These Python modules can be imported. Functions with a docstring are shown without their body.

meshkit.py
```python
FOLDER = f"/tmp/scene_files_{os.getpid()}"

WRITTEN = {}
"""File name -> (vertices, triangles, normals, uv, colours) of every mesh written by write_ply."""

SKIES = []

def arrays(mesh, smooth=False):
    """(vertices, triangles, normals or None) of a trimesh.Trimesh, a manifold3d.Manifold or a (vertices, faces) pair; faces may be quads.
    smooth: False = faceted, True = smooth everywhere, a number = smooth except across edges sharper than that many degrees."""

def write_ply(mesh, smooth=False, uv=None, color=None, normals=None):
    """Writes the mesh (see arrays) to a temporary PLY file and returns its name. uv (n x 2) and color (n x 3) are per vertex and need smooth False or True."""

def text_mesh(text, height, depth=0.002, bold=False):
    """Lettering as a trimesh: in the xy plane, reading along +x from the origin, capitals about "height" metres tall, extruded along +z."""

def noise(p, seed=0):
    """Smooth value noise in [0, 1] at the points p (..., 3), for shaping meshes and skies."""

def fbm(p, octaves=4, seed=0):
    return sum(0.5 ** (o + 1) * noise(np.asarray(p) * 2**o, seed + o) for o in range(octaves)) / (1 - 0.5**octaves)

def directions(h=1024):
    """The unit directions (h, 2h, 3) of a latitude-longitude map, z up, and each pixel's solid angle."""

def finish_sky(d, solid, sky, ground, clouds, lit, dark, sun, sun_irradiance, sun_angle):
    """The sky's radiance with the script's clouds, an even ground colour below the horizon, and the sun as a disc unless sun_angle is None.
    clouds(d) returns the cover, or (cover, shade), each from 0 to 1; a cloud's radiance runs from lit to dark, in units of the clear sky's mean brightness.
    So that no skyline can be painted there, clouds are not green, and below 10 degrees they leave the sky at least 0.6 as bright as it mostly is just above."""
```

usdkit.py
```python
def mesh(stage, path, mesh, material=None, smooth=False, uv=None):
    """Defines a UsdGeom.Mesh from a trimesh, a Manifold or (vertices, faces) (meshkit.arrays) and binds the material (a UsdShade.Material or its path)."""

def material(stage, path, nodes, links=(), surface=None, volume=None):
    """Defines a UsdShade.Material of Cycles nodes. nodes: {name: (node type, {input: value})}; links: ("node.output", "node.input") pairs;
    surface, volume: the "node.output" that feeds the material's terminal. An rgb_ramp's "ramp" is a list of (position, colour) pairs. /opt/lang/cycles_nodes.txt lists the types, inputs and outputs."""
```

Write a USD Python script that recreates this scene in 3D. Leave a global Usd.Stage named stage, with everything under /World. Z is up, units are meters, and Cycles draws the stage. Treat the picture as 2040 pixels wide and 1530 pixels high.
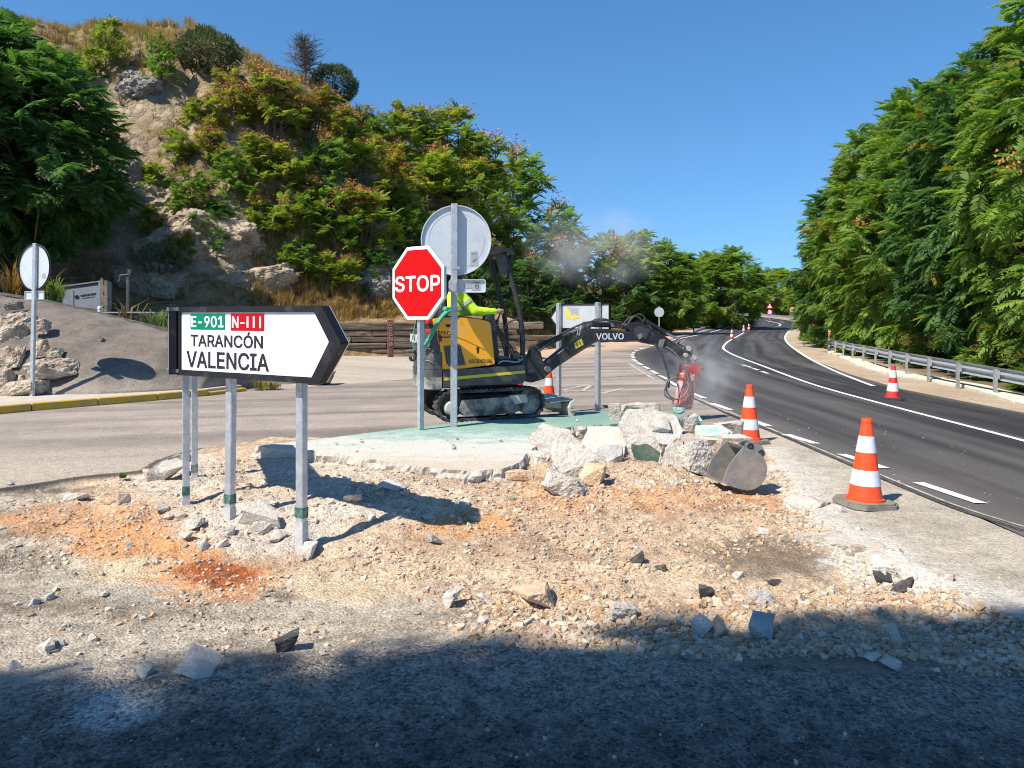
import math, numpy as np, trimesh, usdkit, meshkit
from pxr import Usd, UsdGeom, UsdLux, UsdShade, Gf, Sdf, Vt
from shapely.geometry import Polygon, LineString, Point
import shapely
stage = Usd.Stage.CreateInMemory()
UsdGeom.SetStageUpAxis(stage, 'Z'); UsdGeom.SetStageMetersPerUnit(stage, 1.0)
UsdGeom.Xform.Define(stage, '/World'); UsdGeom.Scope.Define(stage, '/World/Looks')
T = Sdf.ValueTypeNames
# ------------------------------------------------------------------ camera, sky, sun, exposure
EYE, F = 1.65, 1530.0 / 2040.0                      # eye height, focal length in picture widths
cam = UsdGeom.Camera.Define(stage, '/World/camera')
cam.AddTranslateOp().Set(Gf.Vec3d(0, 0, EYE)); cam.AddRotateXYZOp().Set(Gf.Vec3f(90, 0, 0))
cam.CreateHorizontalApertureAttr(36.0); cam.CreateVerticalApertureAttr(27.0); cam.CreateFocalLengthAttr(36.0 * F)
cam.CreateVerticalApertureOffsetAttr(-137.0 / 2040 * 36)
cam.CreateClippingRangeAttr(Gf.Vec2f(0.05, 5000)); cam.CreateExposureAttr(0.8)
SUN = np.array([-0.766 * 0.629, -0.643 * 0.629, 0.777]); SUN /= np.linalg.norm(SUN)
EL, ROT = math.asin(SUN[2]), math.atan2(SUN[0], SUN[1])
usdkit.material(stage, '/World/Looks/sky', {
    'tex': ('sky_texture', {'sky_type': 'single_scattering', 'sun_disc': False, 'sun_elevation': EL, 'sun_rotation': ROT, 'altitude': 700.0, 'air_density': 1.0, 'aerosol_density': 0.1, 'ozone_density': 3.0}),
    'tc': ('texture_coordinate', {}), 'up': ('vector_math', {'math_type': 'multiply_add', 'vector2': (1, 1, 0.85), 'vector3': (0, 0, 0.14)}), 'nz': ('vector_math', {'math_type': 'normalize'}), 'hs': ('hsv', {'saturation': 1.22, 'value': 1.0, 'hue': 0.497, 'fac': 1.0}), 'bg': ('background_shader', {'strength': 0.11})}, [('tc.generated', 'up.vector1'), ('up.vector', 'nz.vector1'), ('nz.vector', 'tex.vector'), ('tex.color', 'hs.color'), ('hs.color', 'bg.color')], surface='bg.background')
dome = UsdLux.DomeLight.Define(stage, '/World/sky')
UsdShade.MaterialBindingAPI.Apply(dome.GetPrim()).Bind(UsdShade.Material.Get(stage, '/World/Looks/sky'))
sun = UsdLux.DistantLight.Define(stage, '/World/sun')
sun.CreateIntensityAttr(1.1); sun.CreateAngleAttr(0.53); sun.CreateColorAttr(Gf.Vec3f(1.0, 0.94, 0.84)); sun.CreateNormalizeAttr(True)
zc = SUN; xc_ = np.cross([0, 0, 1.0], zc); xc_ /= np.linalg.norm(xc_); yc_ = np.cross(zc, xc_)
m4 = np.eye(4); m4[0, :3], m4[1, :3], m4[2, :3] = xc_, yc_, zc
sun.AddTransformOp().Set(Gf.Matrix4d(*m4.ravel().tolist()))

# ------------------------------------------------------------------ helpers: scene tree
USED = {}
def numbered(parent, name):
    n = USED.get((parent, name), 0); USED[(parent, name)] = n + 1
    return f'{parent}/{name}' if n == 0 else f'{parent}/{name}_{n:03d}'
def tag(prim, label=None, cat=None, group=None, kind=None):
    for k, v in (('label', label), ('category', cat), ('group', group), ('kind', kind)):
        if v: prim.SetCustomDataByKey(k, v)
def place(x, loc, rot, sc):
    x.AddTranslateOp().Set(Gf.Vec3d(*map(float, loc)))
    r = (0, 0, rot) if np.ndim(rot) == 0 else rot
    x.AddRotateXYZOp().Set(Gf.Vec3f(*map(float, r)))
    s = (sc,) * 3 if np.ndim(sc) == 0 else sc
    x.AddScaleOp().Set(Gf.Vec3f(*map(float, s)))
def thing(name, label, cat, loc=(0, 0, 0), rot=0, sc=1, group=None, kind=None):
    p = numbered('/World', name); x = UsdGeom.Xform.Define(stage, p); place(x, loc, rot, sc)
    tag(x.GetPrim(), label, cat, group, kind); return p
def cat_(ms):
    ms = [m for m in ms if m is not None]
    return ms[0] if len(ms) == 1 else trimesh.util.concatenate(ms)
def part(parent, name, mesh, mat, smooth=False, label=None, kind=None, tint=None, grit=None):
    if isinstance(mesh, list): mesh = cat_(mesh)
    p = numbered(parent, name); m = usdkit.mesh(stage, p, mesh, LOOK[mat] if isinstance(mat, str) else mat, smooth)
    if tint is not None: UsdGeom.PrimvarsAPI(m).CreatePrimvar('tint', T.Color3fArray, 'vertex').Set(Vt.Vec3fArray.FromNumpy(np.ascontiguousarray(tint, np.float32)))
    if grit is not None: UsdGeom.PrimvarsAPI(m).CreatePrimvar('grit', T.FloatArray, 'vertex').Set(Vt.FloatArray.FromNumpy(np.ascontiguousarray(grit, np.float32)))
    tag(m.GetPrim(), label, None, None, kind); return p
def solo(name, mesh, mat, label, cat=None, group=None, kind=None, **kw):
    p = part('/World', name, mesh, mat, **kw); tag(stage.GetPrimAtPath(p), label, cat, group, kind); return p
def copy(src, loc, rot=0, sc=1, label=None, group=None, name=None):
    was = stage.GetPrimAtPath(src)
    base = name or was.GetName().rstrip('0123456789').rstrip('_')
    p = numbered('/World', base); x = UsdGeom.Xform.Define(stage, p)
    x.GetPrim().GetReferences().AddInternalReference(src); x.ClearXformOpOrder()
    for op, v in (('xformOp:translate', Gf.Vec3d(*map(float, loc))), ('xformOp:rotateXYZ', Gf.Vec3f(*map(float, (0, 0, rot) if np.ndim(rot) == 0 else rot))),
                  ('xformOp:scale', Gf.Vec3f(*map(float, (sc,) * 3 if np.ndim(sc) == 0 else sc)))):
        x.GetPrim().GetAttribute(op).Set(v)
    x.GetPrim().CreateAttribute('xformOpOrder', T.TokenArray, False, Sdf.VariabilityUniform).Set(['xformOp:translate', 'xformOp:rotateXYZ', 'xformOp:scale'])
    x.GetPrim().SetInstanceable(True)
    tag(x.GetPrim(), label or was.GetCustomDataByKey('label'), was.GetCustomDataByKey('category'), group); return p

# ------------------------------------------------------------------ helpers: shapes
def box(c, s, rz=0, ch=0.0):
    s = np.asarray(s, float) / 2
    if ch > 0:
        P = [np.array([a, b, d]) * s - np.array([a, b, d]) * ch * (1 - np.eye(3)[k]) for a in (-1, 1) for b in (-1, 1) for d in (-1, 1) for k in range(3)]
        m = trimesh.convex.convex_hull(np.array(P))
    else: m = trimesh.creation.box(2 * s)
    if rz: m.apply_transform(trimesh.transformations.rotation_matrix(rz, [0, 0, 1]))
    m.apply_translation(c); return m
def rod(a, b, r, r2=None, n=12):
    a, b = np.asarray(a, float), np.asarray(b, float); r2 = r if r2 is None else r2
    return tube([a, b], [r, r2], n)
def tube(P, r, n=8):
    P = np.asarray(P, float); k = len(P); r = np.full(k, r) if np.ndim(r) == 0 else np.asarray(r, float)
    t = np.gradient(P, axis=0); t /= np.linalg.norm(t, axis=1, keepdims=True) + 1e-9
    ref = np.array([0, 0, 1.0]) if abs(t[:, 2]).mean() < 0.85 else np.array([1.0, 0, 0])
    u = np.cross(t, ref); u /= np.linalg.norm(u, axis=1, keepdims=True) + 1e-9; w = np.cross(t, u)
    a = np.arange(n) / n * 2 * np.pi
    V = P[:, None] + r[:, None, None] * (np.cos(a)[None, :, None] * u[:, None] + np.sin(a)[None, :, None] * w[:, None])
    V = V.reshape(-1, 3); Fc = []
    i = np.arange(n); j = (i + 1) % n
    for q in range(k - 1):
        A, B, C, D = q * n + i, q * n + j, (q + 1) * n + j, (q + 1) * n + i
        Fc += [np.stack([A, C, B], 1), np.stack([A, D, C], 1)]
    V = np.vstack([V, P[0], P[-1]]); c0, c1 = k * n, k * n + 1
    Fc += [np.stack([np.full(n, c0), i, j], 1), np.stack([np.full(n, c1), (k - 1) * n + j, (k - 1) * n + i], 1)]
    m = trimesh.Trimesh(V, np.vstack(Fc), process=False)
    return m
def spline(P, n=24):
    from scipy.interpolate import CubicSpline
    P = np.asarray(P, float); t = np.r_[0, np.cumsum(np.linalg.norm(np.diff(P, axis=0), axis=1))]
    return CubicSpline(t, P)(np.linspace(0, t[-1], n))
def prism(poly, y0, y1, r=0.0):                       # polygon in the local XZ plane, extruded along Y
    g = Polygon(poly) if not isinstance(poly, Polygon) else poly
    if r: g = g.buffer(-r).buffer(2 * r, quad_segs=3).buffer(-r)
    m = trimesh.creation.extrude_polygon(g, y1 - y0, engine='earcut')
    V = m.vertices.copy(); m.vertices = np.stack([V[:, 0], y1 - V[:, 2], V[:, 1]], 1); return m
def slab(poly, z0, z1):
    g = Polygon(poly) if not isinstance(poly, Polygon) else poly
    m = trimesh.creation.extrude_polygon(g, z1 - z0, engine='earcut'); m.apply_translation([0, 0, z0]); return m
def word(s, h, x0, x1, z, y, depth=0.002, bold=True):  # lettering on a local XZ face that looks along -Y
    m = meshkit.text_mesh(s, h, depth, bold); b = m.bounds; V = m.vertices.copy()
    k = (x1 - x0) / (b[1, 0] - b[0, 0])
    m.vertices = np.stack([x0 + (V[:, 0] - b[0, 0]) * k, y - V[:, 2], z + V[:, 1]], 1); return m
def lathe(prof, n=24):
    prof = np.asarray(prof, float); a = np.arange(n) / n * 2 * np.pi; k = len(prof)
    V = np.stack([prof[:, 0, None] * np.cos(a), prof[:, 0, None] * np.sin(a), np.repeat(prof[:, 1, None], n, 1)], -1).reshape(-1, 3)
    i = np.arange(n); j = (i + 1) % n
    Fc = np.vstack([np.vstack([np.stack([q * n + i, q * n + j, (q + 1) * n + j], 1), np.stack([q * n + i, (q + 1) * n + j, (q + 1) * n + i], 1)]) for q in range(k - 1)])
    return trimesh.Trimesh(V, Fc, process=False)
def xf(m, rot=(0, 0, 0), loc=(0, 0, 0)):
    m = m.copy(); R = trimesh.transformations.euler_matrix(*np.radians(rot)); m.apply_transform(R); m.apply_translation(loc); return m
def fbm(P, o=4, seed=0): return meshkit.fbm(np.asarray(P, float) + 100.0, o, seed) - 0.5
def fbm2(x, y, sc, o=4, seed=0): return fbm(np.stack([x * sc, y * sc, np.zeros_like(x) + seed * 3.7], -1), o, seed)
def chunk(seed, size, n=13, edge=0.12, amp=0.05, flat=0.0):     # a broken lump: hull of random points, roughened
    R = np.random.default_rng(seed); P = R.uniform(-1, 1, (n, 3)); P /= np.maximum(np.abs(P).max(1, keepdims=True), 1e-6) ** 0.8
    if flat: P[:, 2] = np.sign(P[:, 2]) * (1 - flat * R.uniform(0, 1, n))
    m = trimesh.convex.convex_hull(P)
    v, f = trimesh.remesh.subdivide_to_size(m.vertices, m.faces, edge * 2)
    m = trimesh.Trimesh(v, f); m.merge_vertices()
    nrm = m.vertex_normals; sz_ = np.asarray(size, float) / max(size); q_ = m.vertices * sz_; d = (fbm(q_ * 2.6 + seed, 4, seed) * amp * 3.2 + fbm(q_ * 9 + seed, 3, seed + 5) * amp * 1.6 + fbm(q_ * 22 + seed, 2, seed + 6) * 0.03)
    V = (m.vertices + nrm * d[:, None]) * np.asarray(size) / 2
    return trimesh.Trimesh(V, m.faces, process=False)
def grid(xs, ys):
    X, Y = np.meshgrid(xs, ys); a, b = len(xs), len(ys)
    i, j = np.meshgrid(np.arange(a - 1), np.arange(b - 1)); q = (j * a + i).ravel()
    return X.ravel(), Y.ravel(), np.vstack([np.stack([q, q + 1, q + a + 1], 1), np.stack([q, q + a + 1, q + a], 1)])
def mixc(a, b, t): t = np.clip(np.asarray(t), 0, 1)[..., None]; return np.asarray(a) * (1 - t) + np.asarray(b) * t
def sstep(a, b, x): t = np.clip((x - a) / (b - a), 0, 1); return t * t * (3 - 2 * t)
def rand_tint(c, n, v, rng): return np.asarray(c) * rng.uniform(1 - v, 1 + v, (n, 1))

# ------------------------------------------------------------------ materials
LOOK = {}
def paint(name, c, rough=0.5, metal=0.0, dirt=None, dsc=6.0, damt=0.5, bump=0.0, bsc=40.0, dr=0.0, coat=0.0, spec=0.5, vary=0.12):
    """A plain surface with uneven tone, optional dust or wear of another colour, and fine relief."""
    c = np.asarray(c, float); d = np.asarray(dirt if dirt is not None else c * 0.8, float)
    nodes = {'g': ('geometry', {}), 'n': ('noise_texture', {'scale': dsc, 'detail': 6.0, 'roughness': 0.65}),
             'r': ('map_range', {'from_min': 0.62 - 0.3 * damt, 'from_max': 0.78 - 0.18 * damt, 'to_min': 0.0, 'to_max': 1.0 if dirt is not None else 0.4, 'clamp': True}),
             'n2': ('noise_texture', {'scale': dsc * 9, 'detail': 3.0}), 'v': ('map_range', {'from_min': 0.3, 'from_max': 0.7, 'to_min': 1 - vary, 'to_max': 1 + vary}),
             'm': ('mix', {'color1': c, 'color2': d}), 'vm': ('vector_math', {'math_type': 'scale'}),
             'p': ('principled_bsdf', {'roughness': rough, 'metallic': metal, 'coat_weight': coat, 'specular_ior_level': spec, 'diffuse_roughness': dr})}
    L = [('g.position', 'n.vector'), ('g.position', 'n2.vector'), ('n.fac', 'r.value'), ('r.result', 'm.fac'), ('n2.fac', 'v.value'),
         ('m.color', 'vm.vector1'), ('v.result', 'vm.scale'), ('vm.vector', 'p.base_color')]
    if bump:
        nodes['bn'] = ('noise_texture', {'scale': bsc, 'detail': 5.0, 'roughness': 0.6}); nodes['b'] = ('bump', {'strength': 1.0, 'distance': bump})
        L += [('g.position', 'bn.vector'), ('bn.fac', 'b.height'), ('b.normal', 'p.normal')]
    LOOK[name] = usdkit.material(stage, f'/World/Looks/{name}', nodes, L, surface='p.BSDF')
def earth(name, rough=0.95, s1=9.0, s2=70.0, s3=240.0, bump=0.03, spec=0.25):
    """Ground of many grains: its tint and how grainy it is come from the mesh, the grains from noise and cells."""
    nodes = {'g': ('geometry', {}), 't': ('attribute', {'attribute': 'tint'}), 'a': ('attribute', {'attribute': 'grit'}),
             'n1': ('noise_texture', {'scale': s1, 'detail': 7.0, 'roughness': 0.65}), 'c': ('voronoi_texture', {'scale': s2, 'randomness': 1.0}), 'cb': ('rgb_to_bw', {}),
             'n3': ('noise_texture', {'scale': s3, 'detail': 3.0, 'roughness': 0.7}),
             'a1': ('math', {'math_type': 'multiply_add', 'value2': 1.1, 'value3': -0.55}), 'a2': ('math', {'math_type': 'multiply_add', 'value2': 0.75, 'value3': -0.375}),
             'a3': ('math', {'math_type': 'multiply_add', 'value2': 1.6, 'value3': -0.8}), 's1': ('math', {'math_type': 'add'}), 's2': ('math', {'math_type': 'add'}),
             'k': ('math', {'math_type': 'multiply'}), 'o': ('math', {'math_type': 'add', 'value2': 1.0}), 'mx': ('math', {'math_type': 'maximum', 'value2': 0.12}),
             'vm': ('vector_math', {'math_type': 'scale'}),
             'h1': ('math', {'math_type': 'multiply_add', 'value2': -0.6}), 'h2': ('math', {'math_type': 'multiply_add', 'value2': 0.5}), 'hk': ('math', {'math_type': 'multiply'}),
             'b': ('bump', {'strength': 1.0, 'distance': bump}), 'p': ('principled_bsdf', {'roughness': rough, 'specular_ior_level': spec})}
    L = [('g.position', 'n1.vector'), ('g.position', 'c.vector'), ('g.position', 'n3.vector'), ('n1.fac', 'a1.value1'), ('c.color', 'cb.color'), ('cb.val', 'a2.value1'), ('n3.fac', 'a3.value1'),
         ('a1.value', 's1.value1'), ('a2.value', 's1.value2'), ('s1.value', 's2.value1'), ('a3.value', 's2.value2'), ('s2.value', 'k.value1'), ('a.fac', 'k.value2'),
         ('k.value', 'o.value1'), ('o.value', 'mx.value1'), ('t.color', 'vm.vector1'), ('mx.value', 'vm.scale'), ('vm.vector', 'p.base_color'),
         ('c.distance', 'h1.value1'), ('n1.fac', 'h1.value3'), ('n3.fac', 'h2.value1'), ('h1.value', 'h2.value3'), ('h2.value', 'hk.value1'), ('a.fac', 'hk.value2'), ('hk.value', 'b.height'), ('b.normal', 'p.normal')]
    LOOK[name] = usdkit.material(stage, f'/World/Looks/{name}', nodes, L, surface='p.BSDF')
def leafy(name, trans=0.35, rough=0.45, spec=0.4):
    nodes = {'t': ('attribute', {'attribute': 'tint'}), 'p': ('principled_bsdf', {'roughness': rough, 'specular_ior_level': spec}), 'tr': ('translucent_bsdf', {}),
             'w': ('mix', {'mix_type': 'multiply', 'fac': 1.0, 'color2': (1.35, 1.5, 0.55)}), 'x': ('mix_closure', {'fac': trans})}
    L = [('t.color', 'p.base_color'), ('t.color', 'w.color1'), ('w.color', 'tr.color'), ('p.BSDF', 'x.closure1'), ('tr.BSDF', 'x.closure2')]
    LOOK[name] = usdkit.material(stage, f'/World/Looks/{name}', nodes, L, surface='x.closure')
earth('earth_mix', s2=60.0, s3=130.0, bump=0.016); earth('hill_soil', s1=1.3, s2=3.5, s3=14.0, bump=0.25); earth('road_old', s1=1.2, s2=60.0, s3=150.0, bump=0.012); earth('road_dark', s1=0.8, s2=90.0, s3=60.0, bump=0.006, rough=0.8, spec=0.3)
leafy('leaf', 0.48, 0.5, 0.22); leafy('dry_leaf', 0.2, 0.8, 0.1)
paint('bark', (0.13, 0.10, 0.075), 0.9, dirt=(0.2, 0.17, 0.13), dsc=8, bump=0.02, bsc=30)
paint('galvanised', (0.40, 0.43, 0.45), 0.48, 0.55, dirt=(0.55, 0.57, 0.58), dsc=14, damt=0.6, vary=0.1)
paint('galvanised_dull', (0.30, 0.32, 0.33), 0.55, 0.4, dirt=(0.40, 0.40, 0.38), dsc=5)
paint('sign_back', (0.56, 0.59, 0.61), 0.42, 0.25, dirt=(0.48, 0.50, 0.51), dsc=3, damt=0.4, vary=0.03)
paint('sign_white', (0.78, 0.79, 0.80), 0.35, vary=0.015, dirt=(0.62, 0.62, 0.60), dsc=2.5, damt=0.4)
paint('sign_black', (0.014, 0.014, 0.016), 0.5, spec=0.25, dirt=(0.06, 0.06, 0.06), dsc=5, damt=0.25)
paint('letter_black', (0.012, 0.012, 0.014), 0.5, vary=0.02)
paint('letter_white', (0.80, 0.80, 0.80), 0.45, vary=0.02)
paint('badge_green', (0.0, 0.20, 0.11), 0.55, vary=0.03, spec=0.15)
paint('badge_red', (0.45, 0.003, 0.008), 0.55, vary=0.03, spec=0.15)
paint('stop_red', (0.50, 0.002, 0.003), 0.55, vary=0.04, dirt=(0.42, 0.008, 0.008), dsc=3, damt=0.3, spec=0.15)
paint('band_green', (0.02, 0.10, 0.075), 0.7, dirt=(0.25, 0.28, 0.26), dsc=14)
paint('post_dust', (0.45, 0.45, 0.44), 0.8, dirt=(0.35, 0.36, 0.36), dsc=9, damt=0.6)
paint('sticker_grey', (0.33, 0.34, 0.35), 0.5); paint('sticker_dark', (0.12, 0.13, 0.14), 0.5)
paint('sticker_yellow', (0.75, 0.50, 0.06), 0.5)
paint('cone_orange', (0.85, 0.07, 0.012), 0.42, dirt=(0.70, 0.10, 0.03), dsc=7, damt=0.25, vary=0.04)
paint('cone_red', (0.62, 0.03, 0.02), 0.45, dirt=(0.45, 0.05, 0.03), dsc=7, damt=0.4, vary=0.05)
paint('cone_white', (0.60, 0.62, 0.67), 0.5, dirt=(0.50, 0.50, 0.50), dsc=10, damt=0.35, vary=0.04)
paint('cone_base', (0.21, 0.185, 0.15), 0.9, dirt=(0.11, 0.10, 0.09), dsc=9, vary=0.15)
paint('cone_base_dark', (0.03, 0.03, 0.032), 0.8, dirt=(0.09, 0.085, 0.08), dsc=9)
paint('machine_yellow', (0.92, 0.40, 0.012), 0.38, dirt=(0.66, 0.40, 0.15), dsc=6, damt=0.32, vary=0.03, coat=0.2)
paint('machine_grey', (0.055, 0.058, 0.062), 0.5, dirt=(0.15, 0.145, 0.135), dsc=6, damt=0.45, vary=0.1)
paint('machine_black', (0.022, 0.022, 0.024), 0.5, dirt=(0.075, 0.07, 0.065), dsc=7, damt=0.4)
paint('machine_dusty', (0.06, 0.06, 0.06), 0.8, dirt=(0.42, 0.39, 0.34), dsc=5, damt=0.75)
paint('rubber', (0.028, 0.028, 0.028), 0.85, dirt=(0.11, 0.105, 0.095), dsc=9, damt=0.6)
paint('pale_dust', (0.55, 0.51, 0.43), 0.9, dirt=(0.25, 0.23, 0.2), dsc=9, damt=0.45)
paint('stripe_yellow', (0.62, 0.52, 0.03), 0.5)
paint('steel_shiny', (0.55, 0.56, 0.58), 0.25, 0.9)
paint('steel_worn', (0.30, 0.29, 0.27), 0.5, 0.5, dirt=(0.42, 0.38, 0.31), dsc=9, damt=0.7, bump=0.003)
paint('breaker_red', (0.55, 0.025, 0.02), 0.42, dirt=(0.52, 0.20, 0.18), dsc=5, damt=0.55)
paint('breaker_dusty', (0.50, 0.16, 0.15), 0.8, dirt=(0.55, 0.40, 0.37), dsc=6, damt=0.8)
paint('louver', (0.10, 0.105, 0.11), 0.6); paint('lamp_red', (0.6, 0.01, 0.02), 0.2)
paint('strap_green', (0.05, 0.32, 0.20), 0.75, bump=0.002, bsc=300)
paint('hose_grey', (0.16, 0.165, 0.16), 0.6)
paint('hi_vis', (0.55, 0.85, 0.03), 0.75, vary=0.06, dirt=(0.42, 0.70, 0.05), dsc=4)
paint('reflective', (0.42, 0.45, 0.46), 0.4); paint('trousers', (0.03, 0.04, 0.07), 0.9)
paint('skin', (0.38, 0.22, 0.15), 0.55); paint('hair', (0.03, 0.022, 0.016), 0.7)
paint('concrete', (0.47, 0.43, 0.37), 0.92, dirt=(0.40, 0.36, 0.30), dsc=7, damt=0.5, bump=0.012, bsc=45, vary=0.14)
paint('concrete_white', (0.53, 0.495, 0.435), 0.92, dirt=(0.38, 0.31, 0.235), dsc=6, damt=0.65, bump=0.02, bsc=40, vary=0.12)
paint('concrete_grey', (0.36, 0.345, 0.33), 0.92, dirt=(0.50, 0.47, 0.43), dsc=9, damt=0.5, bump=0.014, bsc=45, vary=0.2)
paint('lump_orange', (0.52, 0.35, 0.21), 0.95, dirt=(0.60, 0.50, 0.40), dsc=9, damt=0.5, bump=0.01, bsc=60, vary=0.2)
paint('asphalt_lump', (0.045, 0.043, 0.042), 0.9, dirt=(0.14, 0.12, 0.10), dsc=20, damt=0.5, bump=0.012, bsc=80, vary=0.3)
paint('limestone', (0.47, 0.405, 0.31), 0.95, dirt=(0.30, 0.20, 0.13), dsc=5, damt=0.65, bump=0.04, bsc=14, vary=0.18)
paint('cliff_rock', (0.40, 0.32, 0.22), 0.95, dirt=(0.24, 0.185, 0.13), dsc=1.6, damt=0.6, bump=0.06, bsc=7, vary=0.2); paint('limestone_dark', (0.22, 0.20, 0.17), 0.95, dirt=(0.40, 0.34, 0.27), dsc=5, damt=0.5, bump=0.04, bsc=14, vary=0.2)
paint('green_paint', (0.028, 0.075, 0.05), 0.8, dirt=(0.14, 0.125, 0.10), dsc=9, damt=0.5)
paint('green_paint_light', (0.22, 0.42, 0.32), 0.8, dirt=(0.56, 0.57, 0.52), dsc=14, damt=0.7)
paint('brick_red', (0.22, 0.05, 0.03), 0.9)
paint('kerb_yellow', (0.52, 0.33, 0.035), 0.75, dirt=(0.36, 0.26, 0.10), dsc=4, damt=0.5, bump=0.006, vary=0.12)
paint('paving', (0.42, 0.37, 0.30), 0.92, dirt=(0.50, 0.45, 0.37), dsc=3, bump=0.006, vary=0.1)
paint('gutter', (0.60, 0.56, 0.46), 0.92, dirt=(0.45, 0.39, 0.29), dsc=4, damt=0.5, bump=0.006, vary=0.1)
paint('road_paint', (0.76, 0.76, 0.74), 0.7, dirt=(0.40, 0.39, 0.38), dsc=9, damt=0.55, bump=0.003, vary=0.06)
paint('road_paint_worn', (0.50, 0.47, 0.42), 0.85, dirt=(0.22, 0.19, 0.16), dsc=5, damt=0.8, vary=0.15)
paint('timber', (0.17, 0.125, 0.085), 0.9, dirt=(0.08, 0.06, 0.045), dsc=3, damt=0.5, bump=0.03, bsc=22, vary=0.25)
paint('timber_pale', (0.26, 0.20, 0.13), 0.9, dirt=(0.13, 0.10, 0.07), dsc=3, damt=0.5, bump=0.03, bsc=22, vary=0.25)
paint('marker_brown', (0.13, 0.045, 0.035), 0.85, dirt=(0.2, 0.09, 0.07), dsc=5); paint('marker_letter', (0.42, 0.30, 0.27), 0.85)
paint('cabinet', (0.28, 0.29, 0.31), 0.5, dirt=(0.33, 0.34, 0.34), dsc=3)
paint('white_plastic', (0.78, 0.78, 0.76), 0.5)
paint('delineator_orange', (0.6, 0.2, 0.04), 0.5)
paint('seed', (0.46, 0.15, 0.045), 0.85, dirt=(0.52, 0.24, 0.09), dsc=3)
paint('house_wall', (0.42, 0.25, 0.17), 0.9)

# ------------------------------------------------------------------ the lie of the land
XL = np.array([[-30, 4.3], [0, 3.95], [7, 3.8], [18, 3.75], [25, 4.2], [30, 4.75], [34, 5.4], [42, 7.9], [60, 13.2], [80, 20.6], [100, 29], [112, 33.2], [124, 34.5], [140, 32], [200, 10]])
def xl(y): return np.interp(y, XL[:, 0], XL[:, 1])
def rise(y): t = np.clip(y - 60, 0, 70); return 0.0003 * t * t + np.maximum(y - 130, 0) * 0.012
def land(x, y):
    x, y = np.asarray(x, float), np.asarray(y, float)
    sl = np.interp(y, [20, 40, 75], [0.045, 0.022, 0.0])
    return -sl * np.clip(x - xl(y), 0, 9) + rise(y)
def ray(px, py, y): return (px - 1020) / 1530 * y, EYE - (py - 628) / 1530 * y
YS = np.geomspace(2.0, 320, 6000)
def at(px, py, h=None, dz=0.0):                       # the point of the ground that is seen in that direction
    x, z = ray(px, py, YS); d = z - ((h or land)(x, YS) + dz)
    k = np.nonzero(d <= 0)[0]; k = k[0] if len(k) else len(YS) - 1
    y = YS[k]
    if k > 0: y = YS[k - 1] + (YS[k] - YS[k - 1]) * d[k - 1] / (d[k - 1] - d[k] + 1e-12)
    return np.array([(px - 1020) / 1530 * y, y, EYE - (py - 628) / 1530 * y])
def atd(px, py, y): x, z = ray(px, py, y); return np.array([x, y, z])
FOOT = np.array([[-70, 12], [-40, 15], [-22, 19.5], [-9, 22.8], [-2.5, 27.5], [2, 38], [9, 58], [20, 86], [30.5, 113], [33, 128], [29, 145], [0, 200]])
HILL = Polygon(np.vstack([FOOT, [[-250, 200], [-250, 12]]]))
FL = np.r_[0, np.cumsum(np.linalg.norm(np.diff(FOOT, axis=0), axis=1))]
AMP = np.array([0.9, 1.0, 1.08, 1.25, 1.42, 1.38, 0.85, 0.34, 0.22, 0.2, 0.2, 0.2])
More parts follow.
